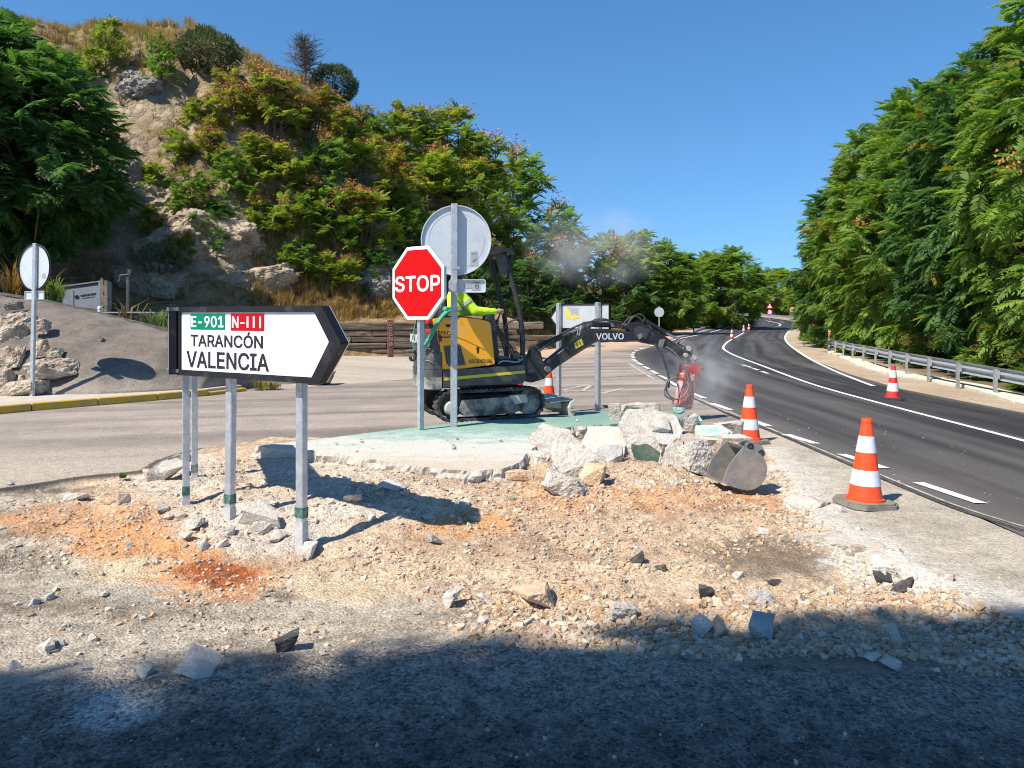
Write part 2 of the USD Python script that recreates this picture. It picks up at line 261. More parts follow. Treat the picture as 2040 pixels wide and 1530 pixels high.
def foot_su(x, y):
    x, y = np.broadcast_arrays(np.asarray(x, float), np.asarray(y, float)); P = np.stack([x, y], -1); best = np.full(x.shape, 1e9); u = np.zeros(x.shape)
    for k in range(len(FOOT) - 1):
        a, b = FOOT[k], FOOT[k + 1]; ab = b - a; t = np.clip(((P - a) @ ab) / (ab @ ab), 0, 1)
        d = np.linalg.norm(P - (a + t[..., None] * ab), axis=-1); w = d < best
        best = np.where(w, d, best); u = np.where(w, FL[k] + t * (FL[k + 1] - FL[k]), u)
    return np.where(shapely.contains_xy(HILL, x, y), best, -best), u
def hill(x, y, detail=True):
    x, y = np.broadcast_arrays(np.asarray(x, float), np.asarray(y, float)); s, u = foot_su(x, y)
    A = np.interp(u, FL, AMP)
    s2 = s + fbm2(x, y, 0.16, 3, 7) * 5.0 * sstep(1.5, 6, s)
    z = np.interp(s2, [-30, -1.5, 0, 2.0, 4.0, 6.0, 8.5, 12, 17, 25, 45, 90], [-6.0, -0.5, 0.05, 0.8, 1.9, 4.6, 7.4, 10.6, 14.2, 16.6, 18.0, 18.5]) * np.where(s > 0, A, 1)
    if detail:
        st = sstep(2, 6, s) * (1 - sstep(18, 30, s))
        n = np.abs(fbm(np.stack([x * 0.45, y * 0.45, z * 0.3], -1), 4, 3)) * 2
        z = z + st * A * (0.9 - 2.2 * n) + fbm2(x, y, 0.8, 3, 9) * 0.5 * sstep(0, 3, s) + st * A * fbm2(x, y, 2.2, 2, 12) * 0.7
    C = np.interp(u, FL, np.array([18, 18, 18.2, 18.2, 16.5, 14.5, 11, 8, 8, 8, 8, 8])); z = np.where(z > 0, z * (1 + (np.maximum(z, 0) / C) ** 7) ** (-1 / 7), z)
    return z + rise(y)
def hill_or_land(x, y): s, _ = foot_su(x, np.asarray(y, float)); return np.where(s > 0, np.maximum(hill(x, y), land(x, y)), land(x, y))

# ------------------------------------------------------------------ SETTING: ground, roads
def sheet(name, xs, ys, zf, tf, mat, label=None, keep=None):
    X, Y, Fc = grid(xs, ys); Z = zf(X, Y); tint, grit = tf(X, Y)
    if keep is not None:
        k = keep(X, Y); Fc = Fc[k[Fc].all(1)]; k = np.zeros(len(X), bool); k[Fc.ravel()] = True; Fc = (np.cumsum(k) - 1)[Fc]
        X, Y, Z, tint = X[k], Y[k], Z[k], tint[k]; grit = grit if np.ndim(grit) == 0 else grit[k]
    return solo(name, (np.stack([X, Y, Z], 1), Fc), mat, label, kind='structure', smooth=True, tint=tint, grit=np.broadcast_to(grit, X.shape))
X, Y, Fc = grid(np.linspace(-700, 700, 71), np.r_[np.linspace(-300, 0, 12), np.linspace(10, 900, 90)])
solo('ground', (np.stack([X, Y, land(X, Y) - 0.45 - 0.02 * np.maximum(0, X - xl(Y) - 14)], 1), Fc), 'hill_soil', 'dry brown ground beyond the roads', kind='structure', smooth=True,
     tint=np.tile([0.26, 0.21, 0.14], (len(X), 1)), grit=np.full(len(X), 0.6))
BX0, BX1, BY0, BY1 = -7.6, 3.8, 1.4, 9.6               # where the finely modelled foreground lies
def road_streak(x, y, a=0.30, seed=0):                 # wheel marks run along the old road
    c, s = math.cos(a), math.sin(a); u, v = x * c + y * s, -x * s + y * c
    return fbm(np.stack([u * 0.12, v * 1.5, np.zeros_like(u) + seed], -1), 5, seed), fbm(np.stack([u * 0.05, v * 4.0, np.zeros_like(u) + seed], -1), 3, seed + 9)
def old_tint(x, y):
    a, b = road_streak(x, y, 0.24, 3); n = fbm2(x, y, 0.5, 4, 5); s, _ = foot_su(x, y)
    t = mixc((0.33, 0.275, 0.23), (0.185, 0.155, 0.135), 0.45 + 2.2 * a + 1.2 * b)
    t = mixc(t, (0.42, 0.35, 0.28), sstep(0.05, 0.3, n) * 0.6)
    t = mixc(t, (0.44, 0.37, 0.29), sstep(10.8, 7.0, y + 0.10 * x + n * 2) * sstep(-1.0, -3.5, x) * 0.8)
    t = mixc(t, (0.46, 0.385, 0.30), sstep(1.8, 2.6, x) * sstep(15, 9, y) * 0.85)
    t = mixc(t, (0.48, 0.34, 0.24), sstep(-4.5, -2.0, s + n * 2) * sstep(0.5, -0.5, y * 0 + s) + sstep(41, 46, y))
    return t, 0.75
def old_z(x, y):
    m = (x > BX0 + 0.06) & (x < BX1 + 0.3) & (y > BY0 + 0.06) & (y < BY1 - 0.06)
    return land(x, y) - 0.6 * m
xs = np.unique(np.r_[np.linspace(-60, -20, 30), np.arange(-20, 8, 0.11), np.linspace(8, 45, 50), BX0, BX0 + 0.07, BX1]); ys = np.unique(np.r_[-12, -6, np.arange(0, 26, 0.11), np.linspace(26, 48, 90), np.linspace(49, 150, 90), BY1, BY1 - 0.07, BY0])
sheet('side_road', xs, ys, old_z, old_tint, 'road_old', 'worn brown asphalt of the side road with dark wheel marks',
      keep=lambda x, y: (x < xl(y) + 0.35) & (foot_su(x, y)[0] < 2.5))
# the dark new road
def smooth_line(px, n=60, lift=0.0):
    P = np.array([at(*p) for p in px]); t = np.r_[0, np.cumsum(np.linalg.norm(np.diff(P, axis=0), axis=1))]
    from scipy.interpolate import PchipInterpolator
    q = np.linspace(0, t[-1], n); return np.stack([PchipInterpolator(t, P[:, k])(q) for k in range(3)], 1)
XR = np.array([at(*p)[:2] for p in [(2040, 823), (1794, 775), (1693, 746), (1604, 711), (1575, 688), (1563, 670), (1568, 661)]])
XR = np.vstack([[[XR[0, 0] - 1.2, 2.0]], XR, [[38.5, 100], [41.0, 112], [41.8, 124], [39.5, 140], [17.5, 200]]])
XR = XR[np.argsort(XR[:, 1])]
def xr(y): return np.interp(y, XR[:, 1], XR[:, 0])
ys = np.r_[np.arange(2, 30, 0.25), np.arange(30, 200, 0.8)]; K = 41
Yg = np.repeat(ys, K); q = np.tile(np.linspace(0, 1, K), len(ys)); Xg = xl(Yg) + q * (xr(Yg) - xl(Yg)) + np.where(q == 0, fbm2(Yg, Yg * 0, 1.4, 3, 4) * 0.12, 0)
_, _, Fc = grid(np.arange(K), np.arange(len(ys)))
lat = Xg - xl(Yg); st = fbm(np.stack([lat * 3.2, Yg * 0.05, lat * 0], -1), 4, 8); big = fbm2(Xg, Yg, 0.35, 3, 2)
tn = mixc((0.028, 0.027, 0.029), (0.088, 0.080, 0.075), 0.35 + 2.6 * st + 1.2 * big)
tn = mixc(tn, (0.16, 0.14, 0.12), (sstep(1.2, 0.0, lat) * 0.35 + sstep(2.8, 1.0, lat) * sstep(12, 6, Yg) * 0.25) * (1 + big))
solo('new_road', (np.stack([Xg, Yg, land(Xg, Yg) + 0.008], 1), Fc), 'road_dark', 'fresh dark asphalt of the main road curving away uphill', kind='structure', smooth=True, tint=tn, grit=np.full(len(Xg), 0.45))
def ribbon(P, w, lift=0.017):
    P = np.asarray(P); t = np.gradient(P[:, :2], axis=0); t /= np.linalg.norm(t, axis=1, keepdims=True); nrm = np.stack([-t[:, 1], t[:, 0]], 1)
    A, B = P[:, :2] + nrm * w / 2, P[:, :2] - nrm * w / 2; V = np.vstack([np.c_[A, land(A[:, 0], A[:, 1]) + lift], np.c_[B, land(B[:, 0], B[:, 1]) + lift]])
    n = len(P); i = np.arange(n - 1); return trimesh.Trimesh(V, np.vstack([np.stack([i, n + i, n + i + 1], 1), np.stack([i, n + i + 1, i + 1], 1)]), process=False)
mk = thing('road_markings', 'white lines and dashes painted on the dark road', None, kind='structure')
part(mk, 'centre_line', ribbon(smooth_line([(2300, 950), (2040, 880), (1800, 817), (1640, 773), (1520, 730), (1458, 706), (1442, 696), (1444, 687), (1468, 671), (1482, 663)], 140), 0.13), 'road_paint', label='solid white centre line')
part(mk, 'edge_line', ribbon(smooth_line([(1740, 770), (1690, 751), (1620, 719), (1578, 692), (1565, 677), (1568, 664), (1586, 651)], 80), 0.14), 'road_paint', label='white line along the right edge')
part(mk, 'edge_line', ribbon(smooth_line([(1296, 690), (1340, 678), (1420, 661), (1452, 652)], 50), 0.15), 'road_paint', label='white line along the far left edge')
part(mk, 'far_line', ribbon(smooth_line([(1551, 650), (1546, 643), (1525, 639)], 14), 0.16), 'road_paint')
DASH = [((1955, 1006), (1829, 964)), ((1762, 935), (1676, 907)), ((1625, 886), (1565, 867)), ((1532, 851), (1497, 838)), ((1455, 818), (1418, 805)), ((1404, 795), (1377, 784)), ((1352, 771), (1332, 760)), ((1331, 757), (1314, 749)),
        ((1310, 746), (1297, 739)), ((1293, 736), (1281, 730)), ((1279, 728), (1270, 723)), ((1268, 721), (1261, 716)), ((1263.5, 714), (1259.5, 711)), ((1261, 709), (1259.5, 706.5)), ((1262, 704.5), (1263, 702.5)), ((1266, 700.5), (1270, 698.5)), ((1274, 696.5), (1281, 694))]
for a, b in DASH: part(mk, 'dash', ribbon(np.linspace(at(*a), at(*b), 5), 0.13), 'road_paint')
for a, b in [((1487, 730), (1479, 727.5)), ((1497, 733), (1489, 730.5)), ((1511, 738), (1500, 734.5)), ((1530, 745), (1517, 740.5))]: part(mk, 'short_dash', ribbon(np.linspace(at(*a), at(*b), 4), 0.13), 'road_paint')
wk = thing('worn_road_arrow', 'faint worn white arrow outline on the old asphalt behind the machine', None, kind='structure')
for a, b in [((1118, 778), (1175, 766)), ((1118, 778), (1160, 780)), ((1160, 780), (1178, 767)), ((1078, 772), (1122, 766)), ((1195, 752), (1250, 748)), ((1200, 758), (1240, 756)), ((1253, 724), (1305, 757)), ((1196, 785), (1240, 774))]:
    part(wk, 'line', ribbon(np.linspace(at(*a), at(*b), 6), 0.11, 0.006), 'road_paint_worn')
rj = thing('road_joint', 'dusty joint along the left edge of the dark road', None, kind='structure'); part(rj, 'dust_strip', ribbon(smooth_line([(2040, 1052), (1880, 1000), (1700, 925), (1560, 866), (1440, 818), (1360, 782)], 60), 0.035, 0.013), 'road_paint_worn'); part(rj, 'dark_seam', ribbon(smooth_line([(2040, 1060), (1880, 1006), (1700, 930), (1560, 870), (1440, 821), (1360, 784)], 60), 0.05, 0.012), 'asphalt_lump')
# right verge, concrete gutter
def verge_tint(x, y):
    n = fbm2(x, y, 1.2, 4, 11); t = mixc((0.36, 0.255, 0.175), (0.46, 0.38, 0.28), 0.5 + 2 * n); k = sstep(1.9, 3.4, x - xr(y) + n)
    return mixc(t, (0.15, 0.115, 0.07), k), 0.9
ys = np.r_[np.arange(3, 30, 0.3), np.arange(30, 160, 1.2)]; K = 30
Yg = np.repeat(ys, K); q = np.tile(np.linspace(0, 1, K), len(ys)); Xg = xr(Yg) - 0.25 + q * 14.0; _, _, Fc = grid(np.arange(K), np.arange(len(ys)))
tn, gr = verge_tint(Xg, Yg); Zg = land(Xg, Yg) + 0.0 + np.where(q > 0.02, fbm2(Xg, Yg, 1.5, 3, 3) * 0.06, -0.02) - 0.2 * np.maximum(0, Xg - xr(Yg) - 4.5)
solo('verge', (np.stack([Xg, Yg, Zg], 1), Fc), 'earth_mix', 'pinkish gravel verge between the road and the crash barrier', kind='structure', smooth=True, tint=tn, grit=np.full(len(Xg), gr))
gt = thing('concrete_gutter', 'pale concrete gutter strip in front of the crash barrier', None, kind='structure')
GL = smooth_line([(2300, 885), (2040, 803), (1900, 766), (1794, 748), (1693, 716), (1650, 700)], 15)
for k in range(14):
    A, B = GL[k], GL[k + 1]; d = (B - A)[:2]; L = np.linalg.norm(d); rz = math.atan2(d[1], d[0]); c = (A + B) / 2
    if k < 11: part(gt, 'gutter_block', box((c[0], c[1], c[2] + 0.02), (L - 0.03, 0.62, 0.16), rz, 0.03), 'gutter')
    else: part(gt, 'broken_block', xf(chunk(900 + k, (L * 0.8, 0.5, 0.22), amp=0.03), (0, 0, math.degrees(rz)), c), 'gutter')

# ------------------------------------------------------------------ left side: kerb, pavement, sloping apron, mound
KB = np.array([at(*p)[:2] for p in [(0, 825), (116, 814), (220, 806), (300, 799), (365, 793.5), (430, 787), (492, 779)]])
KB = np.vstack([KB[0] + (KB[0] - KB[1]) * 3, KB]); kt = np.r_[0, np.cumsum(np.linalg.norm(np.diff(KB, axis=0), axis=1))]
kb = thing('yellow_kerb', 'yellow painted kerb of concrete blocks along the side road', None, kind='structure')
n = int(kt[-1] / 0.98); q = np.linspace(0, kt[-1], n + 1); KP = np.stack([np.interp(q, kt, KB[:, 0]), np.interp(q, kt, KB[:, 1])], 1)
for k in range(n):
    A, B = KP[k], KP[k + 1]; d = B - A; L = np.linalg.norm(d); nn = np.array([-d[1], d[0]]) / L; c = (A + B) / 2 + nn * 0.07; h = 0.135 if k < n - 1 else 0.07
    part(kb, 'kerb_stone', box((c[0], c[1], h / 2 - 0.05), (L - 0.012, 0.14, h + 0.1), math.atan2(d[1], d[0]), 0.012), 'kerb_yellow')
nn = np.stack([-np.gradient(KP[:, 1]), np.gradient(KP[:, 0])], 1); nn /= np.linalg.norm(nn, axis=1, keepdims=True)
wpv = np.linspace(3.0, 0.9, n + 1)[:, None]
solo('pavement', slab(np.vstack([KP + nn * 0.141, (KP + nn * wpv)[::-1]]), -0.1, 0.125), 'paving', 'narrow pale pavement behind the yellow kerb', kind='structure')
# mound of sprayed concrete with embedded boulders
hb = np.array([atd(px, py, (EYE - z) * 1530 / (py - 628)) for px, py, z in [(-330, 800, 0.12), (-80, 790, 0.12), (0, 787, 0.12), (100, 787, 0.12), (200, 786, 0.12), (300, 781, 0.12), (400, 777, 0.10), (500, 771, 0.02), (590, 768, 0.0), (645, 765, 0.0)]])
ht = np.array([atd(px, py, d) for px, py, d in [(-330, 560, 19.2), (-80, 575, 18.6), (0, 587, 18.3), (73, 597, 18.0), (200, 627, 17.4), (341, 661, 16.9), (450, 693, 17.2), (545, 729, 17.9), (610, 750, 18.3), (648, 763, 18.1)]])
q = np.linspace(0, len(hb) - 1, 170); ii = np.arange(len(hb)); ci = lambda P: np.stack([np.interp(q, ii, P[:, k]) for k in range(3)], 1)
Bc, Tc = ci(hb), ci(ht); rows = []; R_ = 60
for r in range(R_):
    t = r / (R_ - 1); P = Bc * (1 - t) + Tc * t; P[:, 2] += 0.13 * math.sin(math.pi * t) * (Tc[:, 2] - Bc[:, 2]); rows.append(P)
H = np.stack(rows); nz = fbm(H * [1.2, 1.2, 1.2], 4, 2) * 0.22 + fbm(H * 5, 3, 6) * 0.05
edge = np.minimum(1, np.minimum(np.arange(R_), 3) / 3.0)[:, None]; H[..., 2] += nz * edge * np.clip((H[..., 2] - 0.0) * 2, 0, 1)
H[0, :, 2] -= 0.15
_, _, Fc = grid(np.arange(170), np.arange(R_)); V = H.reshape(-1, 3)
n1, n2 = fbm(V * 0.9, 4, 1), fbm(V * [3, 3, 8], 3, 4)
tn = mixc((0.19, 0.16, 0.132), (0.115, 0.098, 0.085), 0.5 + 2.0 * n1 + 1.6 * n2); tn = mixc(tn, (0.33, 0.29, 0.23), sstep(0.55, 0.05, V[:, 2]) * 0.8)
solo('concrete_mound', (V, Fc), 'earth_mix', 'grey brown sprayed concrete slope rising behind the kerb', kind='structure', smooth=True, tint=tn, grit=np.full(len(V), 0.7))
tb = np.vstack([Tc + [0, 0, 0.0], Tc + [0.1, 0.18, -0.16], Tc * [1, 1, 1] + [-0.6, 9.0, -0.25]]); _, _, Fc = grid(np.arange(170), np.arange(3))
solo('terrace', (tb, Fc), 'hill_soil', 'dark soil terrace between the mound and the hill', kind='structure', smooth=False, tint=np.tile([0.10, 0.085, 0.06], (len(tb), 1)), grit=np.full(len(tb), 0.6))
part(mound_rim := thing('mound_rim', 'dark concrete rim along the top of the mound', None, kind='structure'), 'rim', tube(np.vstack([Tc[::6]]) + [0, 0.02, 0.0], 0.06, 6), 'asphalt_lump')
# pale concrete apron in front of the timber wall
WA, WB = atd(560, 709.5, 25.4), atd(1000, 709, 28.1)
ab = np.array([at(*p) for p in [(560, 779), (640, 769), (740, 762), (840, 755), (950, 745), (1050, 734)]]); q = np.linspace(0, 1, 60)
Ab = np.stack([np.interp(q, np.linspace(0, 1, 6), ab[:, k]) for k in range(3)], 1); At = WA + (WB - WA) * q[:, None]; At[:, 2] = 0.36 - 0.25 * q
G3 = np.stack([Ab * (1 - t) + At * t for t in np.linspace(0, 1.05, 40)]); G3[..., 2] += fbm2(G3[..., 0], G3[..., 1], 0.9, 3, 2) * 0.05; G3[0, :, 2] = -0.05
V = G3.reshape(-1, 3); _, _, Fc = grid(np.arange(60), np.arange(40)); a, b = road_streak(V[:, 0], V[:, 1], -0.3, 12)
tn = mixc((0.43, 0.37, 0.30), (0.30, 0.25, 0.20), 0.35 + 1.5 * a + 1.3 * b)
solo('apron', (V, Fc), 'earth_mix', 'pale dusty concrete apron sloping up to the timber wall', kind='structure', smooth=True, tint=tn, grit=np.full(len(V), 0.5))

# ------------------------------------------------------------------ the hill
xs = np.unique(np.r_[np.arange(-75, -36, 1.6), np.arange(-36, 14, 0.28), np.arange(14, 50, 0.9)]); ys = np.unique(np.r_[np.arange(12, 62, 0.28), np.arange(62, 200, 1.1)])
X, Y, Fc = grid(xs, ys); s, u = foot_su(X, Y); Z = hill(X, Y); k = s > -1.6; Fc = Fc[k[Fc].all(1)]
k = np.zeros(len(X), bool); k[Fc.ravel()] = True; idx = np.cumsum(k) - 1; V = np.stack([X, Y, Z], 1)[k]; Fc = idx[Fc]; s, u = s[k], u[k]
n1, n2, n3 = fbm(V * 0.35, 4, 21), fbm(V * 1.3, 4, 22), fbm(V * [0.5, 0.5, 2.5], 4, 23)
nm = np.zeros_like(V); fn = np.cross(V[Fc[:, 1]] - V[Fc[:, 0]], V[Fc[:, 2]] - V[Fc[:, 0]])
for j in range(3): np.add.at(nm, Fc[:, j], fn)
steep = 1 - nm[:, 2] / (np.linalg.norm(nm, axis=1) + 1e-9)
rock = mixc((0.46, 0.36, 0.235), (0.27, 0.20, 0.135), 0.45 + 1.8 * n3); rock = mixc(rock, (0.36, 0.32, 0.27), sstep(0.05, 0.25, n1) * 0.4)
grass = mixc((0.30, 0.215, 0.115), (0.22, 0.165, 0.09), 0.5 + 2 * n2); grass = mixc(grass, (0.36, 0.21, 0.08), sstep(6, 2, s) * 0.6)
tn = mixc(grass, rock, sstep(0.38, 0.60, steep + 0.6 * n2 + 0.3 * n1) * sstep(24, 15, s))
solo('hill', (V, Fc), 'hill_soil', 'steep rocky hillside with dry grass beside the road', kind='structure', smooth=True, tint=tn, grit=np.full(len(V), 0.75))

# ------------------------------------------------------------------ foreground: dug up ground, broken asphalt
def pix(x, y, z): return 1020 + 1530 * x / y, 628 + 1530 * (EYE - z) / y
PITPX = [(-260, 1010), (0, 973), (140, 952), (285, 937), (335, 910), (400, 893), (470, 886), (640, 880), (900, 850), (1350, 835), (1500, 880), (1580, 945), (1640, 1030), (1745, 1100), (1830, 1150), (1900, 1165), (2100, 1260), (2100, 1350), (1700, 1345), (1380, 1325), (1000, 1285), (620, 1310), (300, 1350), (0, 1370), (-260, 1390)]
PITW = Polygon([((p - 1020) / (q - 628) * EYE, EYE * 1530 / (q - 628)) for p, q in PITPX])
xs = np.unique(np.r_[np.arange(BX0, -5, 0.05), np.arange(-5, BX1, 0.022), BX1]); ys = np.unique(np.r_[np.arange(BY0, 2.8, 0.05), np.arange(2.8, 8.6, 0.022), np.arange(8.6, BY1, 0.05), BY1])
X, Y, Fc = grid(xs, ys)
wx, wy = X + fbm2(X, Y, 2.2, 4, 31) * 0.22, Y + fbm2(X, Y, 2.2, 4, 32) * 0.22
pin = shapely.contains_xy(PITW, wx, wy); 
from scipy.ndimage import distance_transform_edt
iy = np.searchsorted(ys, Y); ix = np.searchsorted(xs, X)
LR = np.interp(np.arange(BX0, BX1 + 0.05, 0.03), [0], [0]); gx, gy = np.arange(BX0 - 0.5, BX1 + 0.5, 0.03), np.arange(BY0 - 0.5, BY1 + 0.5, 0.03)
GX, GY = np.meshgrid(gx, gy); gin = shapely.contains_xy(PITW, GX + fbm2(GX, GY, 2.2, 4, 31) * 0.22, GY + fbm2(GX, GY, 2.2, 4, 32) * 0.22)
GD = distance_transform_edt(gin) * 0.03 - distance_transform_edt(~gin) * 0.03
from scipy.interpolate import RegularGridInterpolator
PD = RegularGridInterpolator((gy, gx), GD, bounds_error=False, fill_value=-1.0)
def pit_z(x, y):
    d = PD(np.stack([y, x], -1)); front = sstep(5.0, 4.2, y + 0.1 * x)
    m = sstep(-0.02, 0.16, d) * (1 - front) + sstep(-0.1, 0.7, d) * front
    deep = 0.075 - 0.20 * sstep(5.1, 7.0, y) * sstep(-4.4, -2.4, x) * (1 - 0.75 * sstep(1.3, 2.4, x)) + 0.07 * np.exp(-((x + 1.6) ** 2 + (y - 5.3) ** 2) / 0.5)
    n = fbm2(x, y, 0.9, 4, 41) * 0.18 + np.abs(fbm2(x, y, 3.0, 3, 42)) * 0.10 + fbm2(x, y, 9, 4, 43) * 0.055 + np.maximum(0, fbm2(x, y, 24, 2, 44)) * 0.035
    n = n * (1 - 0.55 * front)
    out = fbm2(x, y, 1.5, 3, 45) * 0.012
    return land(x, y) + m * (n - deep) + (1 - m) * out
Z = pit_z(X, Y); e = np.minimum.reduce([X - BX0, BX1 - X, BY1 - Y]); Z = np.where(e < 0.12, land(X, Y) + (Z - land(X, Y)) * e / 0.12, Z) + 0.002
PX, PY = pix(X, Y, Z); d = PD(np.stack([Y, X], -1)); nA, nB, nC = fbm2(X, Y, 1.6, 5, 51), fbm2(X, Y, 5.5, 4, 52), fbm2(X, Y, 16, 3, 53)
tn, _ = old_tint(X, Y)
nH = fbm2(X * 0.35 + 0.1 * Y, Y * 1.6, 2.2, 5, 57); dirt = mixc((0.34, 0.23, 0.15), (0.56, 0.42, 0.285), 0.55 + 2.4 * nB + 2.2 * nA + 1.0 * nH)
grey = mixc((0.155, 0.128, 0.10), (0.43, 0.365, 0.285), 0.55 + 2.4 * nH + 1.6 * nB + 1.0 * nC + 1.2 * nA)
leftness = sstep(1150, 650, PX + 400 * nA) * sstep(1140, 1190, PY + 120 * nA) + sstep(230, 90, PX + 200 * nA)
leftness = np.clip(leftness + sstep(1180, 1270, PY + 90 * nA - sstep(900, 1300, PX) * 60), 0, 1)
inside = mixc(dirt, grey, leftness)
def blob(c, px, py, rx, ry, k=1.0, w=0.55):
    global inside
    r = np.hypot((PX - px) / rx, (PY - py) / ry) + w * 2.2 * nB + w * 1.6 * nA + 0.4 * nC; inside = mixc(inside, c, k * sstep(1.15, 0.55, r))
ORA, SAND, SOIL, WHT = (0.56, 0.26, 0.10), (0.53, 0.41, 0.27), (0.17, 0.13, 0.09), (0.54, 0.50, 0.43)
for a in [(WHT, 540, 1040, 210, 75, .6), (WHT, 350, 945, 130, 50, .6), (WHT, 640, 945, 200, 45, .45), (WHT, 800, 1000, 150, 50, .3), (WHT, 300, 1170, 150, 35, .35), (ORA, 150, 1035, 190, 45, .6), (ORA, 250, 1085, 130, 42, .85), (ORA, 380, 1100, 80, 30, .7), (SAND, 280, 1140, 110, 32, 1.0),
          (ORA, 430, 1158, 150, 46, .8), ((0.30, 0.075, 0.02), 440, 1148, 85, 32, .95), (ORA, 920, 1042, 120, 26, .9), (ORA, 1130, 985, 130, 40, .6), (ORA, 1380, 990, 190, 34, .6), (ORA, 1530, 1010, 110, 40, .4), (SAND, 700, 1165, 170, 50, .9), (SAND, 900, 1130, 180, 30, .5), (SAND, 1340, 1145, 110, 40, .8), (SAND, 1500, 1060, 160, 40, .35),
          (SOIL, 1560, 1115, 160, 50, .8), (SOIL, 1450, 1015, 60, 14, .35), (SOIL, 1250, 1255, 130, 30, .8), (SOIL, 1650, 1320, 300, 42, .9), (SOIL, 1930, 1230, 150, 60, .7), (SOIL, 90, 1195, 180, 26, .35), (SOIL, 330, 1215, 330, 24, .3), (SOIL, 800, 1235, 300, 25, .25), (WHT, 1735, 1100, 110, 75, .95), (WHT, 1640, 1010, 80, 70, .8), (WHT, 1600, 950, 90, 50, .8), (WHT, 1850, 1150, 80, 40, .8)]: blob(*a)
asph = mixc((0.098, 0.088, 0.078), (0.18, 0.16, 0.14), 0.4 + 2.5 * nC + nB)
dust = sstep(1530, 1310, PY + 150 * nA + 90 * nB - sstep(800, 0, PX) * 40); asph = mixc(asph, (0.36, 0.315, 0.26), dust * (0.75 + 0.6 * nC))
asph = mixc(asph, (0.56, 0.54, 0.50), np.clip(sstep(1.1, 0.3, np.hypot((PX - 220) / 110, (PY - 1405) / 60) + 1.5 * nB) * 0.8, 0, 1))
fore = sstep(1240, 1330, PY + 30 * nA); out = mixc(tn, asph, fore)
strip = sstep(2.35, 2.55, X + 0.2 * nA) * sstep(4.0, 4.6, Y); out = mixc(out, mixc((0.45, 0.385, 0.30), (0.33, 0.285, 0.225), 0.5 + 2 * nB + nH), strip); out = mixc(out, (0.55, 0.515, 0.45), strip * sstep(0.5, 0.05, -d + 0.5 * nB) * 0.7)
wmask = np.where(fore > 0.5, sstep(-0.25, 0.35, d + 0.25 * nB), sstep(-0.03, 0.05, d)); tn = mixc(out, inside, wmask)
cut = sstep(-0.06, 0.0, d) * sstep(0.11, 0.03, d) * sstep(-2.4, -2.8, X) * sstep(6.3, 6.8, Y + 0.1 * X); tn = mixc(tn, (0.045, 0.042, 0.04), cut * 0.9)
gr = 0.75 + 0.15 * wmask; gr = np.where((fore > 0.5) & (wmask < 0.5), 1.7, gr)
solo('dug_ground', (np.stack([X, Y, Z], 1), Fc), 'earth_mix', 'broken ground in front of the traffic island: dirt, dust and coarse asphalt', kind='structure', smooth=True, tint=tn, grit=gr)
XSg, YSg, ZSg = xs, ys, Z.reshape(len(ys), len(xs)); ZI = RegularGridInterpolator((YSg, XSg), ZSg, bounds_error=False, fill_value=0.0)
def gz(x, y): return float(ZI((y, x)))
def atpit(px, py):
    f = lambda x, y: ZI(np.stack([y, x], -1)); return at(px, py, f)
# traffic island: what is left of the green painted concrete slab
TOP = 0.23
fr = [atd(px, py, (EYE - TOP) * 1530 / (py - 628))[:2] for px, py in [(505, 889), (560, 893), (640, 899), (720, 911), (800, 923), (880, 935), (950, 941), (1000, 934), (1035, 922), (1050, 903), (1072, 880), (1092, 858), (1140, 850), (1200, 846), (1260, 842), (1330, 836), (1370, 828)]]
bk = [atd(px, py, (EYE - TOP) * 1530 / (py - 628))[:2] for px, py in [(1340, 822), (1232, 817), (1130, 822), (1000, 832.5), (838, 850), (720, 864), (610, 878), (540, 885)]]
g = np.vstack([fr, bk]); ring = LineString(np.vstack([g, g[:1]])); L = ring.length; q = np.arange(0, L, 0.03); P = np.array([ring.interpolate(a).coords[0] for a in q])
lf = LineString(fr); isf = np.array([lf.distance(Point(p)) for p in P]) < 0.02; ctr = np.array([0.0, 9.0])
jit = (fbm2(P[:, 0], P[:, 1], 2.5, 4, 61) * 0.28 + fbm2(P[:, 0], P[:, 1], 9, 3, 62) * 0.12 + fbm2(P[:, 0], P[:, 1], 30, 2, 63) * 0.05) * isf; dirn = (ctr - P); dirn /= np.linalg.norm(dirn, axis=1, keepdims=True); P = P + dirn * jit[:, None]
isl = thing('traffic_island', 'green painted concrete traffic island with a broken front edge', None, kind='structure')
pol = Polygon(P).buffer(0); pol = max(getattr(pol, 'geoms', [pol]), key=lambda a: a.area)
top = trimesh.creation.triangulate_polygon(pol, engine='earcut'); Vt_ = np.c_[top[0], np.full(len(top[0]), TOP)]
